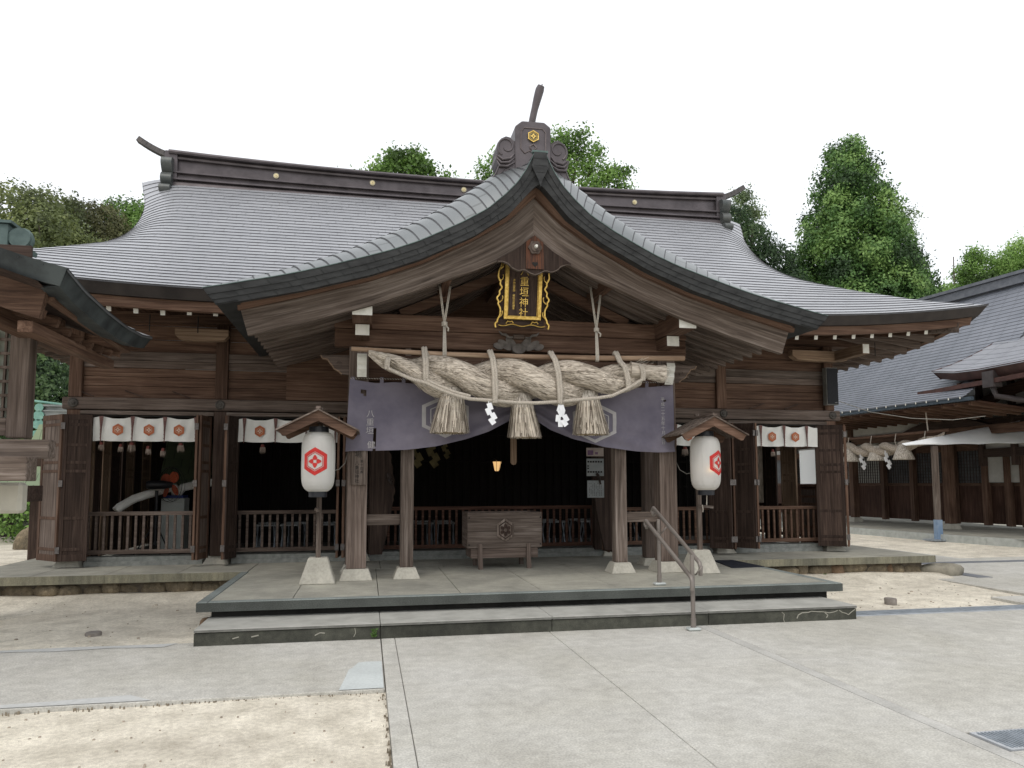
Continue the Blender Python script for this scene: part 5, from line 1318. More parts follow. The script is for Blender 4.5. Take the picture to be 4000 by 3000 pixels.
# ---- wooden name board on the left column
nb = thing('name_board', 'weathered wooden name board with black brush writing on the left porch column', 'sign', (-.11, 10.14, 1.6))
BOX('board', wood('silver', 'z'), nb, -.205, -.015, 10.115, 10.145, 1.59, 2.16, bevel=.004)
ink = simple('ink', (.012, .011, .012), (.03, .028, .027), rough=.8)
wtext(nb, '霊場', -.115, 2.13, .095, 10.112, ink, gap=.95); wtext(nb, '第十四番', -.068, 1.925, .042, 10.112, ink, gap=1.12); wtext(nb, '八重垣神社', -.130, 1.905, .058, 10.112, ink, gap=1.02)

# ---- notices on the right wing board
for (z0, z1, lab, lines, x0) in ((1.73, 2.02, 'pale notice sheet with two rows of small dark pictures on the right wing board', 0, 3.60), (1.37, 1.655, 'pale sheet of handwritten lines below the other notices on the right wing board', 1, 3.61), (2.06, 2.2, 'small coloured photograph sheet just under the purple curtain on the right wing board', 2, 3.60)):
    t = thing('notice_sheet', lab, 'notice', ((x0+3.86)/2, 11.96, z0), 'notices pinned to the right wing board')
    BOX('sheet', simple('notice_paper%d' % lines, (.20, .22, .225) if lines < 2 else (.30, .25, .22), (.27, .285, .29) if lines < 2 else (.42, .36, .33), scale=5, rough=.8), t, x0, 3.90, 11.968, 11.972, z0, z1, bevel=0)
    b = MB(); r_ = random.Random(lines)
    if lines == 0:
        for zz in (z1-.05, z0+.07):
            for k in range(6): b.box(x0+.015+.045*k, x0+.045+.045*k, 11.963, 11.967, zz-.016, zz+.012)
        for zz in (z1-.12, z1-.16): b.box(x0+.012, x0+.04, 11.963, 11.967, zz-.014, zz+.008)
    elif lines == 1:
        for k in range(8):
            for j in range(9):
                if r_.random() < .75: b.box(x0+.03+.03*k, x0+.036+.03*k, 11.963, 11.967, z1-.06-.024*j, z1-.045-.024*j)
    else:
        b.box(x0+.02, x0+.12, 11.963, 11.967, z0+.02, z0+.10); b.box(x0+.15, x0+.20, 11.963, 11.967, z0+.03, z0+.07)
    b.build('print', ink if lines < 2 else simple('print_purple', (.10, .06, .12), (.2, .12, .2), rough=.8), t)

# ---- handrail
hr = simple('handrail_bronze', (.17, .15, .135), (.225, .20, .18), scale=3, rough=.4, metallic=.25)
capm = simple('handrail_foot', (.36, .39, .38), (.44, .47, .46), scale=6, rough=.5)
h = thing('handrail', 'bronze coloured double bar handrail on two posts down the front steps', 'handrail', (3.56, 8.3, 0))
for (x, y, z0, z1) in ((3.60, 8.88, .34, 1.15), (3.53, 7.76, 0, .81)):
    b = MB(); b.tube([(x, y, z0+.05), (x, y, z1-.05)], .024, 16); b.tube([(x, y, z1-.05), (x, y, z1), (x, y, z1+.008)], [.0245, .022, .012], 14); b.tube([(x, y, z0+.03), (x, y, z0+.13)], .029, 16); p_ = b.build('post', hr, h, smooth=True, auto=40)
    b = MB(); b.box(x-.075, x+.075, y-.055, y+.055, z0, z0+.035); b.build('foot_cover', capm, p_, bevel=.016)
for dx, pts in ((.12, [(0, 9.26, 1.19), (0, 9.32, 1.24), (0, 9.28, 1.285), (0, 7.98, .735), (0, 7.93, .71), (0, 7.90, .66), (0, 7.91, .57)]), (-.075, [(0, 9.02, 1.04), (0, 9.08, 1.09), (0, 9.05, 1.13), (0, 7.78, .60), (0, 7.73, .575), (0, 7.70, .53), (0, 7.71, .44)])):
    b = MB(); b.tube([(3.575+dx, y, z) for _, y, z in pts], .024, 16); b.build('rail', hr, h, smooth=True, auto=50)
b = MB()
for y, z in ((8.80, .98), (7.84, .58)):
    b.tube([(3.58, y+.05, z-.04), (3.54, y, z-.035), (3.50, y-.01, z+.02)], .009, 8); b.tube([(3.62, y+.04, z-.0), (3.69, y, z+.10)], .009, 8)
b.build('bracket', hr, h, smooth=True)

# ---- black mat
b = MB(); b.add([(5.37, 10.40, .349), (5.93, 10.46, .349), (5.93, 11.46, .349), (5.58, 11.46, .349)], [(0, 1, 2, 3)])
o = b.build('rubber_mat', simple('mat_rubber', (.008, .010, .018), (.018, .022, .032), rough=.7)); o.modifiers.new('s', 'SOLIDIFY').thickness = .012
tag(o, 'black rubber mat lying on the platform behind the right lantern stand', 'mat')

# ---- speaker on right post
sp = thing('wall_speaker', 'slim black column speaker fixed to the right corner post under the eave', 'speaker', (8.52, 12.45, 3.06))
BOX('cabinet', simple('speaker_rim', (.10, .10, .09), (.17, .17, .16), rough=.5), sp, 8.405, 8.645, 12.40, 12.52, 3.06, 3.76, bevel=.004); BOX('grille', simple('speaker_cloth', (.012, .013, .016), (.025, .026, .03), scale=100, rough=.9), sp, 8.418, 8.632, 12.385, 12.399, 3.075, 3.745, bevel=0)
BOX('badge', simple('badge_grey', (.25, .25, .25), (.3, .3, .3)), sp, 8.56, 8.605, 12.381, 12.384, 3.095, 3.105, bevel=0)

# ---- electric fan, cooler with ducts in the left bay
fan = thing('pedestal_fan', 'industrial pedestal fan with orange blades behind the left railing', 'fan', (-3.60, 14.0, .36))
fb = simple('fan_black', (.01, .01, .012), (.02, .02, .024), rough=.4); fo = simple('fan_orange', (.35, .07, .03), (.45, .10, .045), rough=.45)
b = MB(); b.tube([(-3.60, 14.0, .55), (-3.60, 14.0, 1.50)], .028, 12); b.build('pole', fb, fan)
for a in (90, 210, 330):
    b = MB(); b.tube([(-3.60, 14.0, .95), (-3.60+.36*math.cos(R_(a)), 14.0+.36*math.sin(R_(a)), .37)], .012, 8); b.build('leg', fb, fan)
b = MB(); b.tube([(-3.76, 13.93, 1.60), (-3.72, 13.94, 1.60), (-3.50, 14.02, 1.60), (-3.36, 14.06, 1.60)], [.055, .075, .075, .05], 16); b.build('motor', fb, fan, smooth=True, auto=40)
hub = Vector((-3.40, 14.06, 1.60)); ax = Vector((.62, .785, 0)); u_ = Vector((-.785, .62, 0)); v_ = Vector((0, 0, 1))
for k, a in enumerate((125, 40, 215, 310)):
    b = MB(); ring_ = []
    d_ = u_*math.cos(R_(a))+v_*math.sin(R_(a)); e_ = ax.cross(d_)
    for t in np.linspace(0, 6.283, 19)[:-1]: ring_.append(hub+d_*(.16+.105*math.cos(t))+e_*(.085*math.sin(t))+ax*(.03*math.sin(t)))
    b.add(ring_, [tuple(range(18))]); b.build('blade', fo, fan, solid=.006)
b = MB()
for off, R in ((-.07, .29), (.07, .29), (0, .305)): b.tube([hub+ax*off+(u_*math.cos(t)+v_*math.sin(t))*R for t in np.linspace(0, 6.283, 40)], .003 if off else .005, 5)
for k in range(24): t = k*6.283/24; dd_ = u_*math.cos(t)+v_*math.sin(t); b.tube([hub+dd_*.05-ax*.11, hub+dd_*.28-ax*.07, hub+dd_*.305], .0015, 4)
b.build('guard', fb, fan)
cool = thing('spot_cooler', 'white box cooler with two ribbed air ducts beside the fan', 'cooler', (-3.40, 14.6, .36))
wm = simple('cooler_white', (.40, .43, .41), (.48, .51, .49), rough=.5)
BOX('casing', wm, cool, -3.60, -3.21, 14.3, 14.7, .40, 1.36, bevel=.01); BOX('top_panel', simple('cooler_blue', (.01, .025, .13), (.02, .04, .18), rough=.4), cool, -3.58, -3.23, 14.32, 14.68, 1.361, 1.41, bevel=.005)
BOX('side_panel', wm, cool, -3.57, -3.24, 14.288, 14.299, .46, 1.28, bevel=.004)
ductm = simple('duct_white', (.78, .77, .72), (.85, .84, .80), rough=.6)
def duct(pts, r_):
    pt, L = rope_pts(pts, 120); b = MB(); b.tube(pt, [r_*(1+.06*math.sin(i*2.1)) for i in range(120)], 16); b.build('duct', ductm, cool, smooth=True)
duct([(-3.40, 14.5, 1.42), (-3.42, 14.42, 1.56), (-3.60, 14.25, 1.50), (-3.95, 13.95, 1.36), (-4.12, 13.75, 1.22), (-4.16, 13.72, 1.16)], .072); duct([(-3.38, 14.5, 1.42), (-3.30, 14.55, 1.55), (-3.1, 14.65, 1.60), (-2.5, 14.9, 1.70)], .072)

# ---- stools inside (rows of low benches)
sw = simple('stool_seat', (.17, .18, .18), (.26, .27, .27), rough=.5)
k = 0
for y, row in ((14.8, 'front row'), (15.6, 'back row')):
    for i, x in enumerate((-1.9, -1.35, -.8, .55, 1.05, 1.6, 3.3, 3.85, 4.4, 5.0, 5.6, 6.2)):
        t = thing('low_stool', 'low grey folding stool in the rows inside the dark hall', 'stool', (x, y, .36), 'low stools in rows inside the hall')
        x += .06*math.sin(i*3+y)
        BOX('seat', sw, t, x-.19, x+.19, y-.16, y+.16, .82, .85); 
        b = MB(); b.beam((x-.16, y-.12, .37), (x-.16, y+.12, .82), .02, .02); b.beam((x+.16, y-.12, .37), (x+.16, y+.12, .82), .02, .02); b.beam((x-.15, y+.12, .37), (x-.15, y-.12, .82), .02, .02); b.beam((x+.15, y+.12, .37), (x+.15, y-.12, .82), .02, .02); b.build('frame', steel_grey, t)

# ---- wall lamp in the dark hall
lampt = thing('wall_lamp', 'small lit amber wall lamp glowing in the dark middle of the hall', 'lamp', (2.52, 14.5, 1.85))
glow, tg, bg_ = newmat('lamp_glow'); bg_.inputs['Emission Color'].default_value = (1, .60, .25, 1); bg_.inputs['Emission Strength'].default_value = .75; bg_.inputs['Base Color'].default_value = (.6, .45, .25, 1)
b = MB(); b.lathe([(.035, 1.855), (.05, 1.87), (.088, 2.04)], (2.52, 14.5, 0), 16); b.build('shade', glow, lampt, smooth=True, auto=50)
b = MB()
for k in range(6): a = R_(60*k+15); b.tube([(2.52+.037*math.cos(a), 14.5+.037*math.sin(a), 1.852), (2.52+.053*math.cos(a), 14.5+.053*math.sin(a), 1.87), (2.52+.091*math.cos(a), 14.5+.091*math.sin(a), 2.042)], .004, 4)
b.tube([(2.52, 14.5, 2.05), (2.52, 14.75, 2.10), (2.52, 16.5, 2.10)], .012, 6); b.build('bracket', fb, lampt)
pl_ = bpy.data.lights.new('lamp_bulb', 'POINT'); pl_.energy = 1.2; pl_.color = (1, .6, .28); pl_.shadow_soft_size = .05
po_ = bpy.data.objects.new('lamp_bulb', pl_); COL.objects.link(po_); po_.location = (2.52, 14.5, 2.15)
# gold streamers and a hanging wooden plate inside
goldp = simple('gold_paper', (.07, .055, .02), (.15, .12, .05), rough=.6, metallic=.2)
for i, (x, z, lab) in enumerate(((.83, 2.45, 'dull gold zigzag paper streamer hanging at the left inside the hall'), (1.14, 2.45, 'dull gold zigzag paper streamer next to the left one inside the hall'), (1.40, 2.42, 'small bright gold streamer just under the curtain inside the hall'))):
    streamer('gold_streamer', x, z, 13.8, lab, goldp, 'gold paper streamers inside the hall', 1.7 if i < 2 else 1.1)
b = MB(); b.prism([(2.16, 2.33), (2.16, 1.93), (2.18, 1.90), (2.21, 1.89), (2.24, 1.90), (2.255, 1.94), (2.255, 2.33)], 'y', 11.2, 11.22); tag(b.build('hanging_plate', wood('pale', 'z')), 'narrow wooden plate hanging below the middle straw tassel', 'plate')
# ---- white board in the right bay
wbp, tw_, bw2 = newmat('white_screen'); bw2.inputs['Base Color'].default_value = (.85, .87, .88, 1); bw2.inputs['Roughness'].default_value = .6
tr = N(tw_, 'ShaderNodeBsdfTranslucent'); tr.inputs['Color'].default_value = (.98, 1.0, 1.0, 1); mxs = N(tw_, 'ShaderNodeMixShader'); mxs.inputs[0].default_value = .92
tw_.links.new(bw2.outputs[0], mxs.inputs[1]); tw_.links.new(tr.outputs[0], mxs.inputs[2]); tw_.links.new(mxs.outputs[0], tw_.nodes['Material Output'].inputs[0])
b = MB(); b.add([(8.50, 12.98, 1.59), (8.50, 13.52, 1.59), (8.50, 13.52, 2.25), (8.50, 12.98, 2.25)], [(0, 1, 2, 3)]); tag(b.build('white_panel', wbp), 'bright white rectangular screen in the side opening of the far right bay', 'panel')
# wires
wm_ = simple('wire', (.20, .19, .17), (.28, .27, .24), rough=.6)
b = MB(); b.tube([(4.41, 10.2, 1.95), (4.46, 10.15, 1.80), (4.52, 10.05, 1.74), (4.58, 9.95, 1.76), (4.64, 9.9, 1.84)], .005, 5); tag(b.build('lantern_wire', wm_, smooth=True), 'thin wire sagging from the right porch column to the right lantern', 'wire')
b = MB(); b.tube([(-.26, 10.2, 2.02), (-.29, 10.16, 1.88), (-.36, 10.08, 1.80), (-.45, 9.98, 1.77)], .005, 5); tag(b.build('lantern_wire', wm_, smooth=True), 'thin wire running from the left porch column to the left lantern', 'wire')
# ================================================================ NEIGHBOURING BUILDINGS
# ---- small raised shrine building at the left edge of the picture (we see its right-hand corner)
K = 6.6/5.6
def k3(x, y, z): return (x*K, y*K, 1.6+(z-1.6)*K)
sb = thing('side_shrine', 'raised dark timber side building with curved metal roof at the left edge', 'building', k3(-2.9, 7.0, 1.4))
ex, ey0, ey1 = -2.08*K, 5.6*K, 7.72*K
def ez(y):   # eave height along the side eave
    t = (y-ey0)/(ey1-ey0); return 1.6+K*interp(t, [(0, 1.50), (.16, 1.435), (.4, 1.39), (.63, 1.37), (.85, 1.385), (1, 1.43)])
def zg(d, y):   # gable roof profile: d = distance in from the eave edge
    q = max(0, min(1, (y-ey0)/.55)); return ez(min(max(y, ey0), ey1))+.22*d+.115*d*d+min(.20, .20*d)*(1-(1-q)**2)
leftroof = metal_roof('side_roof_metal', (.16, .165, .17), (.21, .215, .22), bw=.5, seam=.5, rough=.4, metallic=.25)
sidem = simple('side_eave_metal', (.022, .026, .028), (.060, .072, .074), scale=3.5, rough=.55, metallic=.2)
b = MB(); ysr = list(ey0+np.array([0, .05, .12, .2, .3, .42, .55]))+list(np.linspace(ey0+.8, ey1, 9)); DR = 3.0; NS = 16
for i in range(NS):
    d0, d1 = DR*i/NS, DR*(i+1)/NS
    A = [(ex-d0, y, zg(d0, y)+.016) for y in ysr]; Bt = [(ex-d1, y, zg(d1, y)) for y in ysr]; C_ = [(ex-d0, y, zg(d0, y)-.012) for y in ysr]
    b.grid([A, Bt], uv=[[(y+.2*i, i+.03) for y in ysr], [(y+.2*i, i+.97) for y in ysr]], flip=True); b.grid([C_, A], uv=[[(0, 0)]*len(ysr)]*2, flip=True)
rf = b.build('roof', leftroof, sb, smooth=True, auto=25)
b = MB(); ys = list(np.linspace(ey0, ey1, 20))
o1 = [(ex+.004, y, ez(y)+.018) for y in ys]; o2 = [(ex-.07, min(max(y, ey0+.05), ey1-.05), ez(y)-.125) for y in ys]; o3 = [(ex-.25, min(max(y, ey0+.15), ey1-.1), ez(y)-.10) for y in ys]
b.grid([o1, o2, o3]); b.build('eave_edge', sidem, rf)
ds = np.linspace(0, DR, 24); b = MB()
o1 = [(ex-d_, ey0-.004, zg(d_, ey0)+.02) for d_ in ds]; o2 = [(ex-.07-d_*.98, ey0+.05, zg(d_, ey0)-.125) for d_ in ds]; o3 = [(ex-.2-d_*.95, ey0+.25, zg(d_, ey0)-.09) for d_ in ds]
b.grid([o1, o2, o3], flip=True); b.build('verge_edge', sidem, rf)
b = MB(); o1 = [(ex-.22-d_*.95, ey0+.20, zg(d_+.1, ey0)-.10) for d_ in ds]; o2 = [(ex-.30-d_*.93, ey0+.26, zg(d_+.1, ey0)-.38) for d_ in ds]; o3 = [(p[0], p[1]+.07, p[2]) for p in o2]; o4 = [(p[0], p[1]+.07, p[2]) for p in o1]
b.grid([o1, o2, o3, o4], flip=True); b.add([o1[0], o2[0], o3[0], o4[0]], [(0, 1, 2, 3)]); b.build('barge_board', wood('brown', 'x'), rf)
b = MB(); b.prism([(ey0+.3, ez(ey0)-.20), (ey1-.1, ez(ey1)-.20), (ey1-.1, ez(ey1)-.12), (ey0+.3, ez(ey0)-.12)], 'x', ex-.28, ex-.20); b.build('eave_board', wood('brown', 'y'), rf)
b = MB(); b.grid([[(ex-.22, y, ez(y)-.10) for y in ys], [(ex-1.4, y, ez(y)+.30) for y in ys], [(ex-3.0, y, ez(y)+1.3) for y in ys]]); b.build('soffit', wood('dark', 'x'), rf)
for k in range(8):
    y = ey0+.45+k*.29
    bb = MB(); z = ez(y)-.20; bb.beam((ex-.33, y, z), (ex-1.5, y, z+.34), .06, .07); bb.build('rafter', wood('brown', 'x'), rf)
BOX('purlin', wood('brown', 'y'), sb, ex-.50, ex-.38, ey0+.35, ey1-.05, ez(ey1)-.38, ez(ey1)-.28)
BOX('purlin', wood('brown', 'y'), sb, ex-.85, ex-.70, ey0+.3, ey1-.3, ez(ey0)-.36, ez(ey0)-.16)
c_ = k3(-2.775, 6.7, 0)
BOX('post', wood('grey', 'z'), sb, c_[0]-.10, c_[0]+.075, c_[1]-.085, c_[1]+.085, 1.6+.38*K, 1.6+1.42*K, bevel=.01)
BOX('bracket_arm', wood('brown', 'y'), sb, c_[0]-.08, c_[0]+.06, c_[1]-.30, c_[1]+.40, 1.6+1.27*K, 1.6+1.42*K)
BOX('bracket_arm', wood('brown', 'x'), sb, c_[0]-.9, c_[0]+.32, c_[1]-.07, c_[1]+.07, 1.6+1.28*K, 1.6+1.40*K)
b = MB(); wx = c_[0]-.115; y_ = c_[1]
for k in range(9): b.box(wx-.06-.085*k, wx-.04-.085*k, y_-.02, y_+.01, 1.6+.55*K, 1.6+1.25*K)
for k in range(6): z = 1.6+(.60+.115*k)*K; b.box(wx-.9, wx, y_-.035, y_-.021, z, z+.028)
b.build('lattice', wood('grey', 'z'), sb)
b = MB(); b.box(wx-.9, wx, y_+.03, y_+.05, 1.6+.5*K, 1.6+1.3*K); b.build('window_panel', simple('shoji_green', (.26, .28, .24), (.34, .36, .31), rough=.8), sb)
BOX('gable_wall', wood('dark', 'x'), sb, wx-2.5, wx+.1, y_+.051, y_+.09, 1.6+1.25*K, 1.6+2.0*K)
BOX('sill_board', wood('grey', 'x'), sb, wx-1.5, wx, y_-.04, y_+.02, 1.6+.40*K, 1.6+.545*K)
p0_ = k3(-2.45, 6.4, 1.81); p1_ = k3(-2.45, 6.4, 1.955)
BOX('floor_beam', wood('silver', 'x'), sb, -5.5, p0_[0], p0_[1], p0_[1]+.17, p0_[2], p1_[2], bevel=.008)
p0_ = k3(-2.45, 6.2, 1.63); p1_ = k3(-2.45, 6.2, 1.815)
BOX('floor_beam', wood('silver', 'x'), sb, -5.5, p0_[0]-.07, p0_[1]-.02, p0_[1]+.2, p0_[2], p1_[2], bevel=.008)
q0 = k3(-2.70, 6.6, 1.375)
BOX('skirt_slab', simple('skirt_stone', (.42, .40, .34), (.50, .48, .41), scale=4, rough=.9), sb, q0[0]-1.6, q0[0], q0[1]-.02, q0[1]+.14, q0[2], p0_[2]-.01, bevel=.03)
for x, y in ((-4.6, 7.9), (-4.6, 10.2), (-5.6, 7.9)): BOX('support_post', wood('dark', 'z'), sb, x-.12, x+.12, y-.12, y+.12, -.1, q0[2]+.25)
BOX('floor', wood('dark', 'x'), sb, -5.6, q0[0]-.1, q0[1]+.15, ey1-.6, q0[2]+.10, q0[2]+.26)
BOX('wall', wood('dark', 'z'), sb, -5.5, wx-.9, y_, y_+.05, 1.6+.4*K, 1.6+1.4*K)
# ridge ornament at its right end
o_ = MB(); rx, ry, rz = k3(-3.06, 7.2, 3.79)
o_.tube([(rx+.10*math.cos(a)*(1-.0*a), ry-.0, rz+.10*math.sin(a)) for a in np.linspace(-.6, 5.2, 16)], .022, 8); o_.tube([(rx, ry-.06, rz), (rx, ry+.06, rz)], .105, 20)
o_.beam((rx-.9, ry, rz+.02), (rx-.10, ry, rz+.02), .16, .22); o_.beam((rx-1.0, ry, rz+.16), (rx-.06, ry, rz+.15), .22, .03); o_.beam((rx+.0, ry-.02, rz-.12), (rx+.14, ry-.02, rz-.16), .12, .05)
o_.build('ridge_ornament', verdi, rf, smooth=True, auto=35)

# ---- green roofed little building far left
gb = thing('green_roof_shrine', 'small building with green patinated copper roof behind the left end of the hall', 'building', (-6.6, 18.5, 0))
greenr = metal_roof('green_copper', (.17, .24, .15), (.27, .33, .20), bw=.35, seam=.6, rough=.7, metallic=0)
b = MB(); P = []
for t in np.linspace(0, 1, 10): z = 3.15-1.5*(1-(1-t)**1.5)-.1; P.append([(-7.05-.45*t-.2*t*t, 18.0-.9*t, z), (-3.6, 18.0-.9*t, z)])
b.grid(P, uv=[[(p[0], k*1.0) for p in row] for k, row in enumerate(P)])
P2 = [[(r_[0][0], 36.4-r_[0][1], r_[0][2]), (r_[1][0], 36.4-r_[1][1], r_[1][2])] for r_ in P]; b.grid(P2, uv=[[(p[0], k*1.0) for p in row] for k, row in enumerate(P2)], flip=True)
b.build('roof', greenr, gb)
rg = MB(); rg.box(-7.05, -3.6, 18.0, 18.4, 3.10, 3.22); rg.box(-7.08, -3.6, 17.97, 18.43, 3.22, 3.25); rg.box(-7.05, -3.6, 18.03, 18.37, 3.25, 3.33); rg.box(-7.1, -3.6, 17.96, 18.44, 3.33, 3.37)
rg.build('ridge', simple('ridge_zinc', (.20, .22, .22), (.30, .32, .31), scale=5, rough=.5, metallic=.3), gb)
c_m = simple('verdigris_bright', (.15, .33, .28), (.25, .45, .38), scale=8, rough=.7)
b = MB()
for k, (z, r_) in enumerate(((3.30, .09), (3.12, .11), (2.93, .11), (2.73, .08))): b.tube([(-7.10, 17.95, z), (-7.10, 18.0, z)], r_, 14); b.tube([(-7.12-.02*k, 18.0, z), (-7.12-.02*k, 18.4, z)], r_*.8, 12)
b.tube([(-7.55, 18.1, 3.50), (-7.2, 18.1, 3.45), (-6.62, 18.1, 3.38), (-6.55, 18.1, 3.28)], .025, 8); b.build('ridge_end', c_m, gb, smooth=True, auto=40)
BOX('wall', wood('dark', 'z'), gb, -7.0, -4.8, 17.5, 19.2, 0, 2.2)

# ---- long hall on the right with shrine rope
rh = thing('side_hall', 'long low hall with grey roof, lattice doors and straw rope on the right', 'building', (18, 21, 0))
grey_roof = metal_roof('side_hall_roof', (.17, .185, .215), (.215, .23, .265), bw=.4, seam=.6, rough=.45, metallic=.15)
RX, EXx = 20.3, 15.35
b = MB(); NR = 34
def rprof(t): return 3.93+4.0*(.62*t+.38*t*t)
for i in range(NR):
    t0, t1 = i/NR, (i+1)/NR
    def xat(t, y): return EXx+(RX-EXx)*t+(21-y)*.13
    A, Bt, C_ = [], [], []
    for y in (30, 26, 22, 19.5, 17.3+1.3*t0):
        lift = 0
        A.append((xat(t0, y), y, rprof(t0)+.02+lift)); Bt.append((xat(t1, y), y, rprof(t1)+lift)); C_.append((xat(t0, y), y, rprof(t0)-.02))
    uv = [[(p[1]+.13*i, i+.04) for p in A], [(p[1]+.13*i, i+.96) for p in Bt]]
    b.grid([A, Bt], uv=uv, flip=True); b.grid([C_, A], uv=[[(0, 0)]*5]*2, flip=True)
b.add([(RX-1.2, 30, 7.93), (RX+1.4, 10, 7.93), (RX+5.5, 10, 4.5), (RX+3, 30, 4.5)], [(0, 1, 2, 3)], 0, [[(0, 0), (9, 0), (9, 9), (0, 9)]])
rr_ = b.build('roof', grey_roof, rh, smooth=True, auto=25)
b = MB(); b.beam((RX-1.2, 30, 8.08), (RX+1.45, 10, 8.08), .35, .28); b.beam((RX-1.2, 30, 8.28), (RX+1.45, 10, 8.28), .5, .10); b.build('ridge', simple('ridge_grey', (.12, .13, .15), (.17, .18, .2), rough=.5, metallic=.2), rr_)
b = MB(); b.beam((EXx-1.10, 30, 3.87), (EXx+.58, 17.1, 3.87), .10, .10); b.build('gutter', simple('gutter_dark', (.03, .045, .06), (.06, .08, .10), rough=.5), rr_)
b = MB()
for k in range(36):
    y = 30-k*.36; x = EXx-1.10+1.68*(30-y)/12.9; b.tube([(x-.075, y, 3.88), (x-.075, y, 3.94)], .015, 6)
b.build('gutter_clip', white_paint, rr_)['kind'] = 'stuff'
b = MB(); b.grid([[(EXx-.95, 30, 3.80), (EXx+.70, 17.0, 3.80)], [(17.4-1.1, 30, 3.58), (17.4+.60, 17.0, 3.58)]]); b.grid([[(17.4-1.1, 30, 3.58), (17.4+.60, 17, 3.58)], [(20.5-1.1, 30, 4.4), (20.5+.6, 17, 4.4)]]); b.build('soffit', wood('red', 'x'), rr_)
b = MB()
for k in range(30): y = 29.8-k*.43; x = EXx+.0-1.07+1.68*(30-y)/12.9; b.beam((x+.12, y, 3.76), (x+2.2, y, 3.56), .09, .10)
b.build('rafter_row', wood('brown', 'x'), rr_)['kind'] = 'stuff'
def xl(x, y): return x+(21-y)*.11
def wall_seg(name, mat, y0, y1, z0, z1, x=20.4, th=.05, par=rh):
    b = MB(); vs = []
    for (dx, y) in ((0, y0), (th, y0), (th, y1), (0, y1)): vs.append((xl(x, y)+dx, y))
    b.add([(p[0], p[1], z0) for p in vs]+[(p[0], p[1], z1) for p in vs], [(0, 3, 2, 1), (4, 5, 6, 7), (0, 1, 5, 4), (1, 2, 6, 5), (2, 3, 7, 6), (3, 0, 4, 7)]); return b.build(name, mat, par)
wall_seg('dado_panel', wood('red', 'z'), 11, 33, .25, 1.55); wall_seg('wall', plaster, 11, 33, 2.7, 4.6, x=20.45)
wall_seg('lattice_backing', simple('shoji_dim', (.10, .105, .11), (.14, .145, .15), rough=.9), 11, 33, 1.5, 2.75, x=20.45)
for y0, y1 in ((25.9, 29.2), (20.68, 21.27), (20.14, 20.48)): wall_seg('paper_window', plaster, y0, y1, 1.62, 2.62 if y0 > 25 else 2.9, x=20.415 if y0 > 25 else 20.30, th=.02)
b = MB()
for k in range(120):
    y = 31-.115*k
    if 20.1 < y < 21.3: continue
    x = xl(20.39, y); b.box(x-.012, x+.012, y-.012, y+.012, 1.55, 2.7)
for k in range(11): z = 1.58+.11*k; b.beam((xl(20.38, 31), 31, z), (xl(20.38, 18.9), 18.9, z), .012, .012)
b.build('lattice', simple('lattice_dark', (.03, .022, .02), (.06, .045, .04), rough=.8), rh)
for y in (31, 29.4, 27.4, 25.75, 24.35, 22.6, 21.38, 20.58, 20.04, 17.86, 16.4, 14.5): x = xl(20.33, y); BOX('post', wood('brown', 'z'), rh, x-.11, x+.07, y-.10, y+.10, .2, 4.2)
for z0, z1 in ((2.70, 2.95), (3.3, 3.45), (1.50, 1.60)): wall_seg('wall_rail', wood('brown', 'y'), 11, 33, z0, z1, x=20.36, th=.05)
b = MB(); b.add([(15.75, 22.6, .15), (15.5, 24, .15), (14.8, 33, .15), (21.5, 33, .15), (21.5, 11, .15), (17.2, 11, .15), (16.46, 16.3, .15), (16.1, 19.0, .15)], [tuple(range(8))[::-1]]); b.build('floor_slab', conc2, rh)
b = MB()
ks = [(14.8, 33), (15.5, 24), (15.69, 21.8), (15.95, 19.02), (16.26, 17.22), (16.55, 16.39), (17.2, 12)]
for p, q in zip(ks, ks[1:]): b.beam((p[0], p[1], .05), (q[0], q[1], .05), .12, .206)
b.build('kerb', simple('kerb_granite', (.34, .36, .34), (.44, .46, .44), scale=8, rough=.8), rh)
for (x, y) in ((18.15, 20.6), (18.15, 25.3), (18.35, 16.2)):
    BOX('column', wood('brown', 'z'), rh, x-.12, x+.12, y-.12, y+.12, .3, 3.8); pedestal(rh, x, y, .42, .32, .15, .32)
BOX('tie_beam', wood('brown', 'y'), rh, 18.03, 18.27, 16.3, 31, 3.05, 3.32, bevel=.01)
BOX('frieze_wall', plaster, rh, 18.12, 18.18, 20.6, 31, 3.32, 3.75, bevel=0)
b = MB(); b.prism([(18.8, 3.32), (22.4, 3.32), (22.0, 3.45), (21.2, 3.62), (20.0, 3.62), (19.2, 3.45)], 'x', 18.0, 18.3); b.build('bow_beam', wood('dark', 'y'), rh)
# gabled entrance wing at the right edge
wg = thing('entrance_wing', 'gabled entrance wing with white walls and dark braces at the right edge', 'building', (15, 15, 0))
b = MB(); NW = 16
wroof = metal_roof('wing_roof_metal', (.29, .30, .33), (.34, .35, .38), bw=.5, seam=.5, rough=.33, metallic=.3)
for i in range(NW):
    A, Bt, C_ = [], [], []
    for y in np.linspace(13.95, 9.5, 8):
        for T, lst in ((i/NW, A), ((i+1)/NW, Bt)):
            sori = .14*max(0, 1-(13.95-y)/1.3)**2*(1-T); lst.append((12.0+4.2*T, y+.0*T, 3.86+2.9*(.45*T+.55*T*T)+sori+(.018 if lst is A else 0)))
        C_.append((A[-1][0], A[-1][1], A[-1][2]-.03))
    uv = [[(p[1]+.17*i, i+.04) for p in A], [(p[1]+.17*i, i+.96) for p in Bt]]
    b.grid([A, Bt], uv=uv, flip=True); b.grid([C_, A], uv=[[(.2, .5)]*8]*2, flip=True)
wr = b.build('roof', wroof, wg, smooth=True, auto=25)
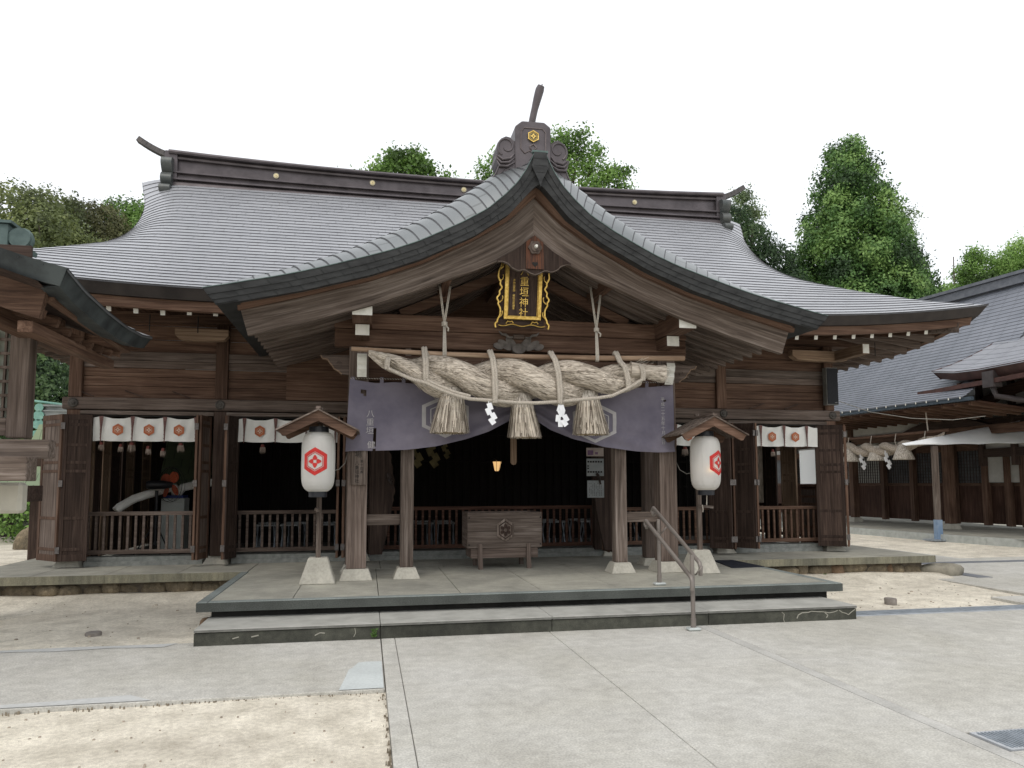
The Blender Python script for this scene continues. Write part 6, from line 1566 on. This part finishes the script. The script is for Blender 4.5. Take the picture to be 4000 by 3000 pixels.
b = MB(); e1 = [(11.99, y, 3.88+.14*max(0, 1-(13.95-y)/1.3)**2) for y in np.linspace(13.95, 9.5, 8)]; e2 = [(12.12, min(y, 13.8), z-.19) for _, y, z in e1]; e3 = [(12.5, min(y, 13.7), z-.16) for _, y, z in e1]; b.grid([e1, e2, e3], flip=True)
v1 = [(12.0+4.2*T, 13.955, 3.88+2.9*(.45*T+.55*T*T)+.14*(1-T)) for T in np.linspace(0, 1, 10)]; v2 = [(x+.1, 13.82, z-.2) for x, y, z in v1]; b.grid([v1, v2]); b.build('eave_edge', simple('wing_eave', (.05, .028, .025), (.09, .05, .045), scale=4, rough=.5, metallic=.2), wr)
b = MB(); b.grid([[(12.4, 13.7, 3.72), (12.4, 9.5, 3.72)], [(14.4, 13.7, 4.35), (14.4, 9.5, 4.35)]]); b.build('soffit', wood('dark', 'x'), wr)
b = MB(); b.beam((12.0, 14.35, 3.56), (12.15, 9.5, 3.66), .09, .09); b.build('gutter', simple('gutter_copper', (.05, .024, .02), (.09, .042, .034), rough=.45, metallic=.4), wr)
b = MB(); b.box(12.0, 12.2, 12.35, 12.62, 3.48, 3.80); b.tube([(12.1, 12.48, 3.5), (12.1, 12.4, 3.30), (12.3, 12.1, 3.20), (14.0, 10.4, 2.95)], .055, 10); b.build('downpipe', simple('pipe_dark', (.03, .024, .024), (.06, .05, .05), rough=.5), wr)
for k in range(9): y = 13.5-.42*k; b = MB(); b.beam((12.25, y, 3.66), (14.2, y, 4.15), .07, .08); b.beam((12.248, y, 3.66), (12.25, y, 3.66), .066, .076, mat=1); b.build('rafter', [wood('brown', 'x'), white_paint], wr)
BOX('wall', plaster, wg, 14.3, 14.35, 9.5, 15.1, 2.2, 4.3, bevel=0)
for y in (15.1, 14.2, 13.4, 12.4, 11.3): BOX('post', wood('dark', 'z'), wg, 14.2, 14.34, y-.06, y+.06, 2.0, 4.3)
for z0, z1 in ((2.95, 3.1), (2.2, 2.4), (4.0, 4.15)): BOX('rail', wood('dark', 'y'), wg, 14.22, 14.345, 9.5, 15.2, z0, z1)
b = MB(); b.prism([(15.2, 3.25), (15.2, 3.45), (14.4, 3.75), (13.2, 3.95), (13.2, 3.75), (14.4, 3.5)], 'x', 14.1, 14.2); b.build('brace', wood('brown', 'y'), wg)
b = MB(); b.prism([(14.9, 3.1), (15.1, 3.1), (17.2, 3.55), (17.2, 3.75), (16.6, 3.66)], 'x', 14.7, 14.9); b.build('barge_board', wood('grey', 'y'), wg)
wg.scale = (1.35, 1.35, 1.35); wg.location = (20.25, 20.25, -.56)
# its rope
r2 = thing('straw_rope', 'smaller straw rope with three tassels hung under the eave of the right hall', 'straw rope', (16.4, 21, 2.6))
b = MB()
for ph in (0, math.pi):
    pts = []; rs = []
    for t in np.linspace(0, 1, 70):
        R = .05+.17*math.sin(math.pi*min(1, t*1.0+.05))**.8; y = 23.6-4.9*t; x = 16.15+(21-y)*.11; z = 2.72+.36*(2*t-1)**2-.05; a = -t*6.283*3.2+ph
        pts.append((x-R*.5*math.cos(a), y, z+R*.5*math.sin(a))); rs.append(R*.58)
    b.tube(pts, rs, 14)
b.build('strand', straw, r2, smooth=True)
for y in (22.35, 21.25, 20.2):
    b = MB(); x = 16.15+(21-y)*.11; b.lathe([(.30, 2.32), (.31, 2.34), (.17, 2.72), (.12, 2.8)], (x, y, 0), 18); b.build('tassel', straw_z, r2, smooth=True)
b = MB(); b.tube([(15.9, 23.9, 3.08), (16.45, 18.6, 3.12)], .05, 8); b.build('pole', wood('brown', 'y'), r2, smooth=True)
b = MB()
for y in (23.3, 22.4, 21.4, 20.4, 19.3): x = 16.15+(21-y)*.11-.05; b.tube([(x, y, 3.14), (x-.05, y, 2.9), (x, y, 2.75)], .014, 6)
for y in (19.3, 23.2): x = 16.15+(21-y)*.11; b.tube([(x, y, 3.75), (x+.02, y-.03, 3.1)], .02, 6)
b.build('cord', cordm, r2)
for y, lab in ((21.8, 'left white paper streamer on the rope of the right hall'), (20.75, 'right white paper streamer on the rope of the right hall')):
    streamer('paper_streamer', 16.0+(21-y)*.11, 2.62, y, lab, paper, None, 1.8)
# tent canopy and its poles
tn = thing('tent_canopy', 'white tent canopy with scalloped edge on blue footed poles at the right', 'tent', (17.5, 18.6, 0))
tentm = simple('tent_white', (.74, .77, .78), (.82, .84, .85), scale=1.5, rough=.45)
b = MB(); P = [[], [], []]
for t in np.linspace(0, 1, 60):
    x = 14.94+6.3*t; sc_ = .025*abs(math.sin(t*16))
    P[0].append((x+.10*(1-t), 18.60, 2.66+.15*t+sc_)); P[1].append((x, 18.61, 2.70+.15*t)); P[2].append((14.96+6.3*t, 18.66+.35*t, 2.72+1.10*t))
b.grid(P); b.build('canopy', tentm, tn, smooth=True, solid=.01)
for (x, y, z1) in ((15.98, 18.62, 2.66), (21.2, 19.2, 2.75)):
    z0 = 0.0 if x < 17 else .16
    b = MB(); b.box(x-.065, x+.065, y-.065, y+.065, z0+.55, z1); p_ = b.build('pole', wood('silver', 'z'), tn)
    b = MB(); b.box(x-.08, x+.08, y-.08, y+.08, z0, z0+.56); b.build('pole_wrap', simple('pole_blue', (.16, .24, .36), (.24, .32, .43), rough=.6), p_); b = MB(); b.box(x-.32, x+.32, y-.25, y+.25, z0-.03, z0+.012); b.build('base_plate', steel_grey, p_)
b = MB(); b.add([(18.2, 16.9, .157), (20.2, 16.2, .157), (20.2, 17.4, .157), (18.4, 17.6, .157)], [(0, 1, 2, 3)]); tag(b.build('floor_mat', black_st), 'dark floor mat under the tent at the right edge', 'mat')
b = MB(); b.tube([(8.65, 12.4, 3.13), (9.6, 12.8, 2.98), (11.0, 13.4, 2.93), (12.6, 14.1, 2.98), (14.2, 14.9, 3.16)], .007, 5); tag(b.build('cable', wm_), 'thin cable running from the speaker post towards the right wing', 'cable')

# ================================================================ TREES
def leafmat(name, c1, c2, c3, scale=.5):
    if name in MATS: return MATS[name]
    m, t, b = newmat(name); mp = coords(t, (1, 1, 1), False); n = N(t, 'ShaderNodeTexNoise', Scale=scale, Detail=5.0); t.links.new(mp.outputs[0], n.inputs['Vector'])
    at = N(t, 'ShaderNodeAttribute', attribute_name='tint'); ad = N(t, 'ShaderNodeMath', operation='ADD'); t.links.new(n.outputs[0], ad.inputs[0]); t.links.new(at.outputs['Fac'], ad.inputs[1])
    r = ramp(t, [(.32, c1), (.5, c2), (.74, c3)]); t.links.new(ad.outputs[0], r.inputs[0]); t.links.new(r.outputs[0], b.inputs['Base Color'])
    b.inputs['Roughness'].default_value = .55; b.inputs['Specular IOR Level'].default_value = .35
    tr = N(t, 'ShaderNodeBsdfTranslucent'); t.links.new(r.outputs[0], tr.inputs['Color']); mx = N(t, 'ShaderNodeMixShader'); mx.inputs[0].default_value = .22 if 'conifer' in name else .38
    t.links.new(b.outputs[0], mx.inputs[1]); t.links.new(tr.outputs[0], mx.inputs[2]); t.links.new(mx.outputs[0], t.nodes['Material Output'].inputs[0]); MATS[name] = m; return m
def leaves(name, blobs, n, size, mat, parent, seed, up=.3, clump=.0, aspect=.6, shell=.75, per=14):
    """leaf faces grouped in small sprays spread through the volume of the blobs: (centre, radii)"""
    r = np.random.default_rng(seed); vols = np.array([a[1][0]*a[1][1]*a[1][2] for a in blobs])**(2/3.); pr = vols/vols.sum()
    ns = n//per; bi = r.choice(len(blobs), ns, p=pr)
    C0 = np.array([a[0] for a in blobs])[bi]; Rd = np.array([a[1] for a in blobs])[bi]
    d_ = r.normal(size=(ns, 3)); d_ /= np.linalg.norm(d_, axis=1)[:, None]
    rad = (shell+(1-shell)*r.random(ns)**.7)*(1+.05*r.normal(size=ns)); sp = C0+d_*Rd*rad[:, None]
    nz = np.sin(sp[:, 0]*2.1+seed)*np.sin(sp[:, 1]*1.7)*np.sin(sp[:, 2]*2.3+1)
    keepm = nz > -.78; sp = sp[keepm]; d_ = d_[keepm]; ns = len(sp)
    bt = r.normal(0, .06, len(blobs)); tint_s = r.normal(0, .055, ns)+bt[bi[keepm]]
    P0 = np.repeat(sp, per, 0)+r.normal(size=(ns*per, 3))*size*1.15; D = np.repeat(d_, per, 0); N_ = ns*per
    tint = np.repeat(tint_s, per)+r.normal(0, .03, N_)
    ax = np.cross(D+r.normal(size=(N_, 3))*.45, r.normal(size=(N_, 3))); ax /= np.linalg.norm(ax, axis=1)[:, None]
    bx = np.cross(ax, D+r.normal(size=(N_, 3))*.45); bx /= np.linalg.norm(bx, axis=1)[:, None]
    s_ = (size*(.6+.8*r.random(N_)))[:, None]
    V = np.stack([P0-ax*s_*.5, P0+bx*s_*aspect*.5, P0+ax*s_*.5, P0-bx*s_*aspect*.5], 1).reshape(-1, 3)
    org = V.mean(0); org[2] = V[:, 2].min()
    me = bpy.data.meshes.new(name); me.vertices.add(len(V)); me.vertices.foreach_set('co', (V-org).ravel()); me.loops.add(N_*4); me.polygons.add(N_)
    me.loops.foreach_set('vertex_index', np.arange(N_*4)); me.polygons.foreach_set('loop_start', np.arange(N_)*4); me.polygons.foreach_set('loop_total', np.full(N_, 4))
    at = me.attributes.new('tint', 'FLOAT', 'POINT'); at.data.foreach_set('value', np.repeat(tint, 4).astype(np.float32))
    me.update(); me.materials.append(mat); return link(name, me, parent, tuple(float(q) for q in org))
bark = simple('bark', (.06, .05, .04), (.14, .12, .10), scale=8, rough=.95, bump=.8, sx=(1, 1, .3), bdist=.03)
def tree(name, label, cat, base, H, blobs, n, size, mat, seed, trunk=.25, group=None, limbs=True, **k):
    t = thing(name, label, cat, base, group); b = MB(); bx, by, bz = base; r = random.Random(seed)
    top = max(c[2] for c, _ in blobs)
    b.tube([(bx, by, bz-.3), (bx+.1, by, bz+H*.25), (bx-.05, by+.1, bz+H*.55), (bx+.05, by, top)], [trunk, trunk*.8, trunk*.5, trunk*.15], 10)
    b.build('trunk', bark, t, smooth=True)
    if limbs:
        for i, (c, rd) in enumerate(blobs[:24]):
            bb = MB(); zz = bz+(c[2]-bz)*r.uniform(.45, .75); st = (bx, by, zz); mid = ((bx+c[0])/2+r.uniform(-.3, .3), (by+c[1])/2, (zz+c[2])/2+.2)
            bb.tube([st, mid, c, (c[0]+rd[0]*r.uniform(-.6, .6), c[1], c[2]+rd[2]*.7)], [trunk*.35, trunk*.22, trunk*.12, trunk*.04], 6); bb.build('branch', bark, t, smooth=True)
    leaves('crown', blobs, n, size, mat, t, seed, **k); return t
L_ol = leafmat('leaf_olive', (.05, .065, .028), (.16, .20, .075), (.31, .35, .13)); L_gr = leafmat('leaf_fresh', (.06, .11, .03), (.16, .29, .065), (.30, .46, .13))
L_dk = leafmat('leaf_dark', (.018, .036, .016), (.05, .095, .04), (.12, .19, .07)); L_cf = leafmat('leaf_conifer', (.025, .055, .018), (.09, .19, .05), (.24, .38, .11), .9); L_bb = leafmat('leaf_bamboo', (.07, .10, .05), (.15, .21, .10), (.26, .33, .16))
def cl(pts): return [((x, y, z), (a, a*.9, a*.85) if not isinstance(a, tuple) else a) for x, y, z, a in pts]
# left hill
tree('broadleaf_tree', 'large olive green tree behind the left end of the hall roof', 'tree', (-14.0, 33, 0), 13, cl([(-14.5, 33, 12.6, 1.5), (-13.4, 34, 12.9, 1.4), (-15.9, 33, 11.2, 2.0), (-12.9, 32, 11.2, 1.7), (-14.6, 31.5, 10.2, 2.1), (-17.5, 33, 11.4, 1.9), (-11.8, 33, 11.0, 1.2), (-13.0, 31.5, 8.9, 2.0), (-16, 31, 8.5, 2.3)]), 62000, .14, L_ol, 1, trunk=.4)
tree('broadleaf_tree', 'brownish green tree between the olive tree and the bright green one', 'tree', (-11.9, 36, 0), 13, cl([(-12.4, 36, 13.0, 1.6), (-11.9, 36, 11.8, 1.7), (-13.4, 36.5, 13.4, 1.3), (-12.6, 35, 10.6, 1.8)]), 26000, .13, leafmat('leaf_brownish', (.05, .055, .025), (.13, .135, .06), (.24, .245, .11)), 2, trunk=.3)
tree('broadleaf_tree', 'bright green tree touching the left verge of the hall roof', 'tree', (-10.6, 38, 0), 13, cl([(-11.6, 38, 14.2, 1.3), (-10.6, 38, 14.2, 1.2), (-10.6, 37.5, 12.9, 1.6), (-12.0, 38, 12.7, 1.2), (-9.6, 38, 14.3, 1.0), (-9.4, 38, 12.8, 1.5), (-10.6, 37, 11.7, 1.7)]), 30000, .15, L_gr, 3, trunk=.25)
for i, (x, y, z, a, s_, lab) in enumerate(((-11.5, 27, 4.6, 3.3, 4, 'dark dense tree low behind the left end of the hall'), (-16, 28, 4.5, 3.6, 5, 'dark leafy tree behind the side building at the left edge'), (-9.3, 25, 2.0, 1.6, 6, 'low bright bush beside the boulder left of the hall'))):
    tree('hillside_tree', lab, 'tree', (x, y, -.2), z, cl([(x, y, z, a), (x+a*.6, y+.5, z-a*.4, a*.8), (x-a*.6, y, z-a*.3, a*.8), (x, y-.8, z-a*.9, a*.9)]), 22000 if i < 2 else 9000, .13, (L_dk, L_dk, L_gr)[i], 10+i, trunk=.25, shell=.3)
tree('hillside_tree', 'tall dark tree mass seen through the gap below the left eave', 'tree', (-13, 30, 0), 9, cl([(-13, 30, 7.5, 2.6), (-10.8, 30, 5.5, 2.2), (-12.5, 29, 4.0, 2.6), (-15.5, 30, 6.0, 2.8), (-10.4, 28.5, 3.0, 1.8), (-14.5, 28.5, 2.5, 2.5)]), 60000, .17, L_dk, 15, trunk=.3, shell=.5)
# behind the ridge
tree('spreading_tree', 'small round tree showing above the ridge left of the porch gable', 'tree', (2.0, 40, 0), 19, cl([(1.2, 40, 19.3, .75), (2.3, 40, 19.55, .65), (.4, 40, 18.6, .65), (2.9, 40, 18.8, .8), (1.7, 40, 18.4, 1.0), (-1.0, 40, 18.1, .4), (4.2, 40, 18.5, .35)]), 6500, .19, L_gr, 20, trunk=.25, shell=.2)
tree('spreading_tree', 'loose branching tree rising right behind the porch ridge ornament', 'tree', (8.3, 30, 0), 15, cl([(8.1, 30, 16.4, .65), (8.9, 30, 16.7, .5), (7.6, 30, 15.9, .6), (8.7, 30, 15.9, .65), (9.6, 30, 16.0, .5), (9.3, 30, 15.3, .6), (10.2, 30, 15.0, .7), (8.3, 30, 15.1, .8), (10.9, 30, 15.2, .4), (9.4, 30, 14.4, .8), (10.7, 30, 14.3, .6), (11.2, 30, 13.9, .5), (7.5, 30, 14.2, 1.0), (5.6, 30, 14.7, .8), (4.8, 30, 14.5, .7), (5.4, 30, 15.3, .55), (6.3, 30, 15.1, .7)]), 14500, .13, L_gr, 21, trunk=.22, shell=.15, per=10)
# right side
tree('broadleaf_tree', 'dark green tree right behind the right verge of the hall roof', 'tree', (16, 28.5, 0), 13, cl([(15.0, 28.5, 12.5, 1.0), (15.7, 28.5, 11.7, 1.2), (16.7, 28.5, 10.9, 1.2), (15.6, 28.5, 10.2, 1.4), (17.4, 28.5, 10.0, 1.1), (16.6, 28.5, 9.3, 1.4), (14.7, 28.5, 11.2, 1.2)]), 30000, .12, L_dk, 30, trunk=.3)
def conifer(label, base, H, R, seed, n, mat, z0=.30, size=.11, pw=.62, name='conifer_tree', shell=.8):
    r = random.Random(seed); bl = []; bx, by, bz = base
    for k in range(105):
        t = (k+.5)/105; t = t**.72; z = bz+H*(z0+(1-z0)*(1-t)); rad = R*(t**pw)*(1.0 if t < .8 else 1-(t-.8)*.9)
        a = k*2.399+r.uniform(-.3, .3); s_ = (.34+.42*t)*r.uniform(.75, 1.25); q = max(0, rad-s_*.62)*r.uniform(.88, 1.05)
        bl.append(((bx+q*math.cos(a), by+q*math.sin(a), z), (s_*R/3.3, s_*R/3.3, s_*R/3.3*1.05)))
    for k in range(12): t = k/12; bl.append(((bx, by, bz+H*(z0+(1-z0)*(1-t))), (R*(t**pw)*.6+.1,)*2+(H*.05,)))
    return tree(name, label, 'tree', base, H, bl, n, size, mat, seed, trunk=.3, shell=shell, up=.9, limbs=False, aspect=.55, per=16)
conifer('tall dense rounded conifer standing behind the right end of the roof', (21.9, 30, 0), 17.5, 3.6, 40, 180000, L_cf, z0=.40, size=.14, pw=.52)
conifer('narrow dark cedar just right of the big rounded conifer', (31.6, 38, 0), 16.2, 3.0, 41, 30000, L_dk, z0=.5, size=.18, pw=.8)
tree('broadleaf_tree', 'yellow green tree peeping out low right of the big conifer', 'tree', (27.5, 37, 0), 12, cl([(27.4, 37, 12.4, 1.4), (28.9, 37, 12.0, 1.3), (30.2, 37, 11.3, 1.3)]), 15000, .15, L_gr, 42, trunk=.2)
tree('bamboo', 'pale feathery bamboo tips behind the right ridge end of the hall', 'bamboo', (20.4, 37, 0), 17, cl([(20.4, 37, 17.4, .75), (20.9, 37, 16.6, .7), (20.2, 37, 16.4, .8), (21.0, 37, 15.6, .6)]), 3200, .14, L_bb, 43, trunk=.05, shell=.1, per=6)
tree('bamboo', 'thin wispy bamboo tips just right of the big conifer', 'bamboo', (31.6, 40, 0), 17, cl([(32.0, 40, 18.0, 1.3), (33.2, 40, 18.4, .9), (32.8, 40, 17.0, 1.1)]), 2200, .14, L_bb, 44, trunk=.05, shell=.1, per=5)
tree('broadleaf_tree', 'pale green tree above the right hall roof, left of the edge group', 'tree', (37.3, 41, 0), 14, cl([(36.4, 41, 13.4, 1.2), (38.4, 41, 15.1, 1.1), (38.9, 41, 16.3, .8), (39.4, 41, 14.3, 1.4), (37.4, 41, 13.6, 1.2)]), 15000, .16, L_gr, 45, trunk=.2, shell=.2)
tree('broadleaf_tree', 'green tree above the right hall roof at the right edge', 'tree', (42.0, 41, 0), 14, cl([(41.0, 41, 15.6, 1.5), (42.8, 41, 16.6, 1.6), (40.6, 41, 14.6, 1.3), (44.3, 41, 15.8, 1.8)]), 18000, .16, L_gr, 46, trunk=.25, shell=.3)
# wooded rise far behind
b = MB(); xs = np.linspace(-60, 80, 30)
b.grid([[(x, y, (-.06 if y < 30 else (y-30)*.09*max(0, min(1, (x < 0)*1.0+.4)))) for x in xs] for y in (26, 30, 36, 50, 80)], flip=True)
tag(b.build('hillside', simple('forest_floor', (.05, .045, .03), (.10, .09, .06), scale=2, rough=1, bump=.5), smooth=True), kind='structure')
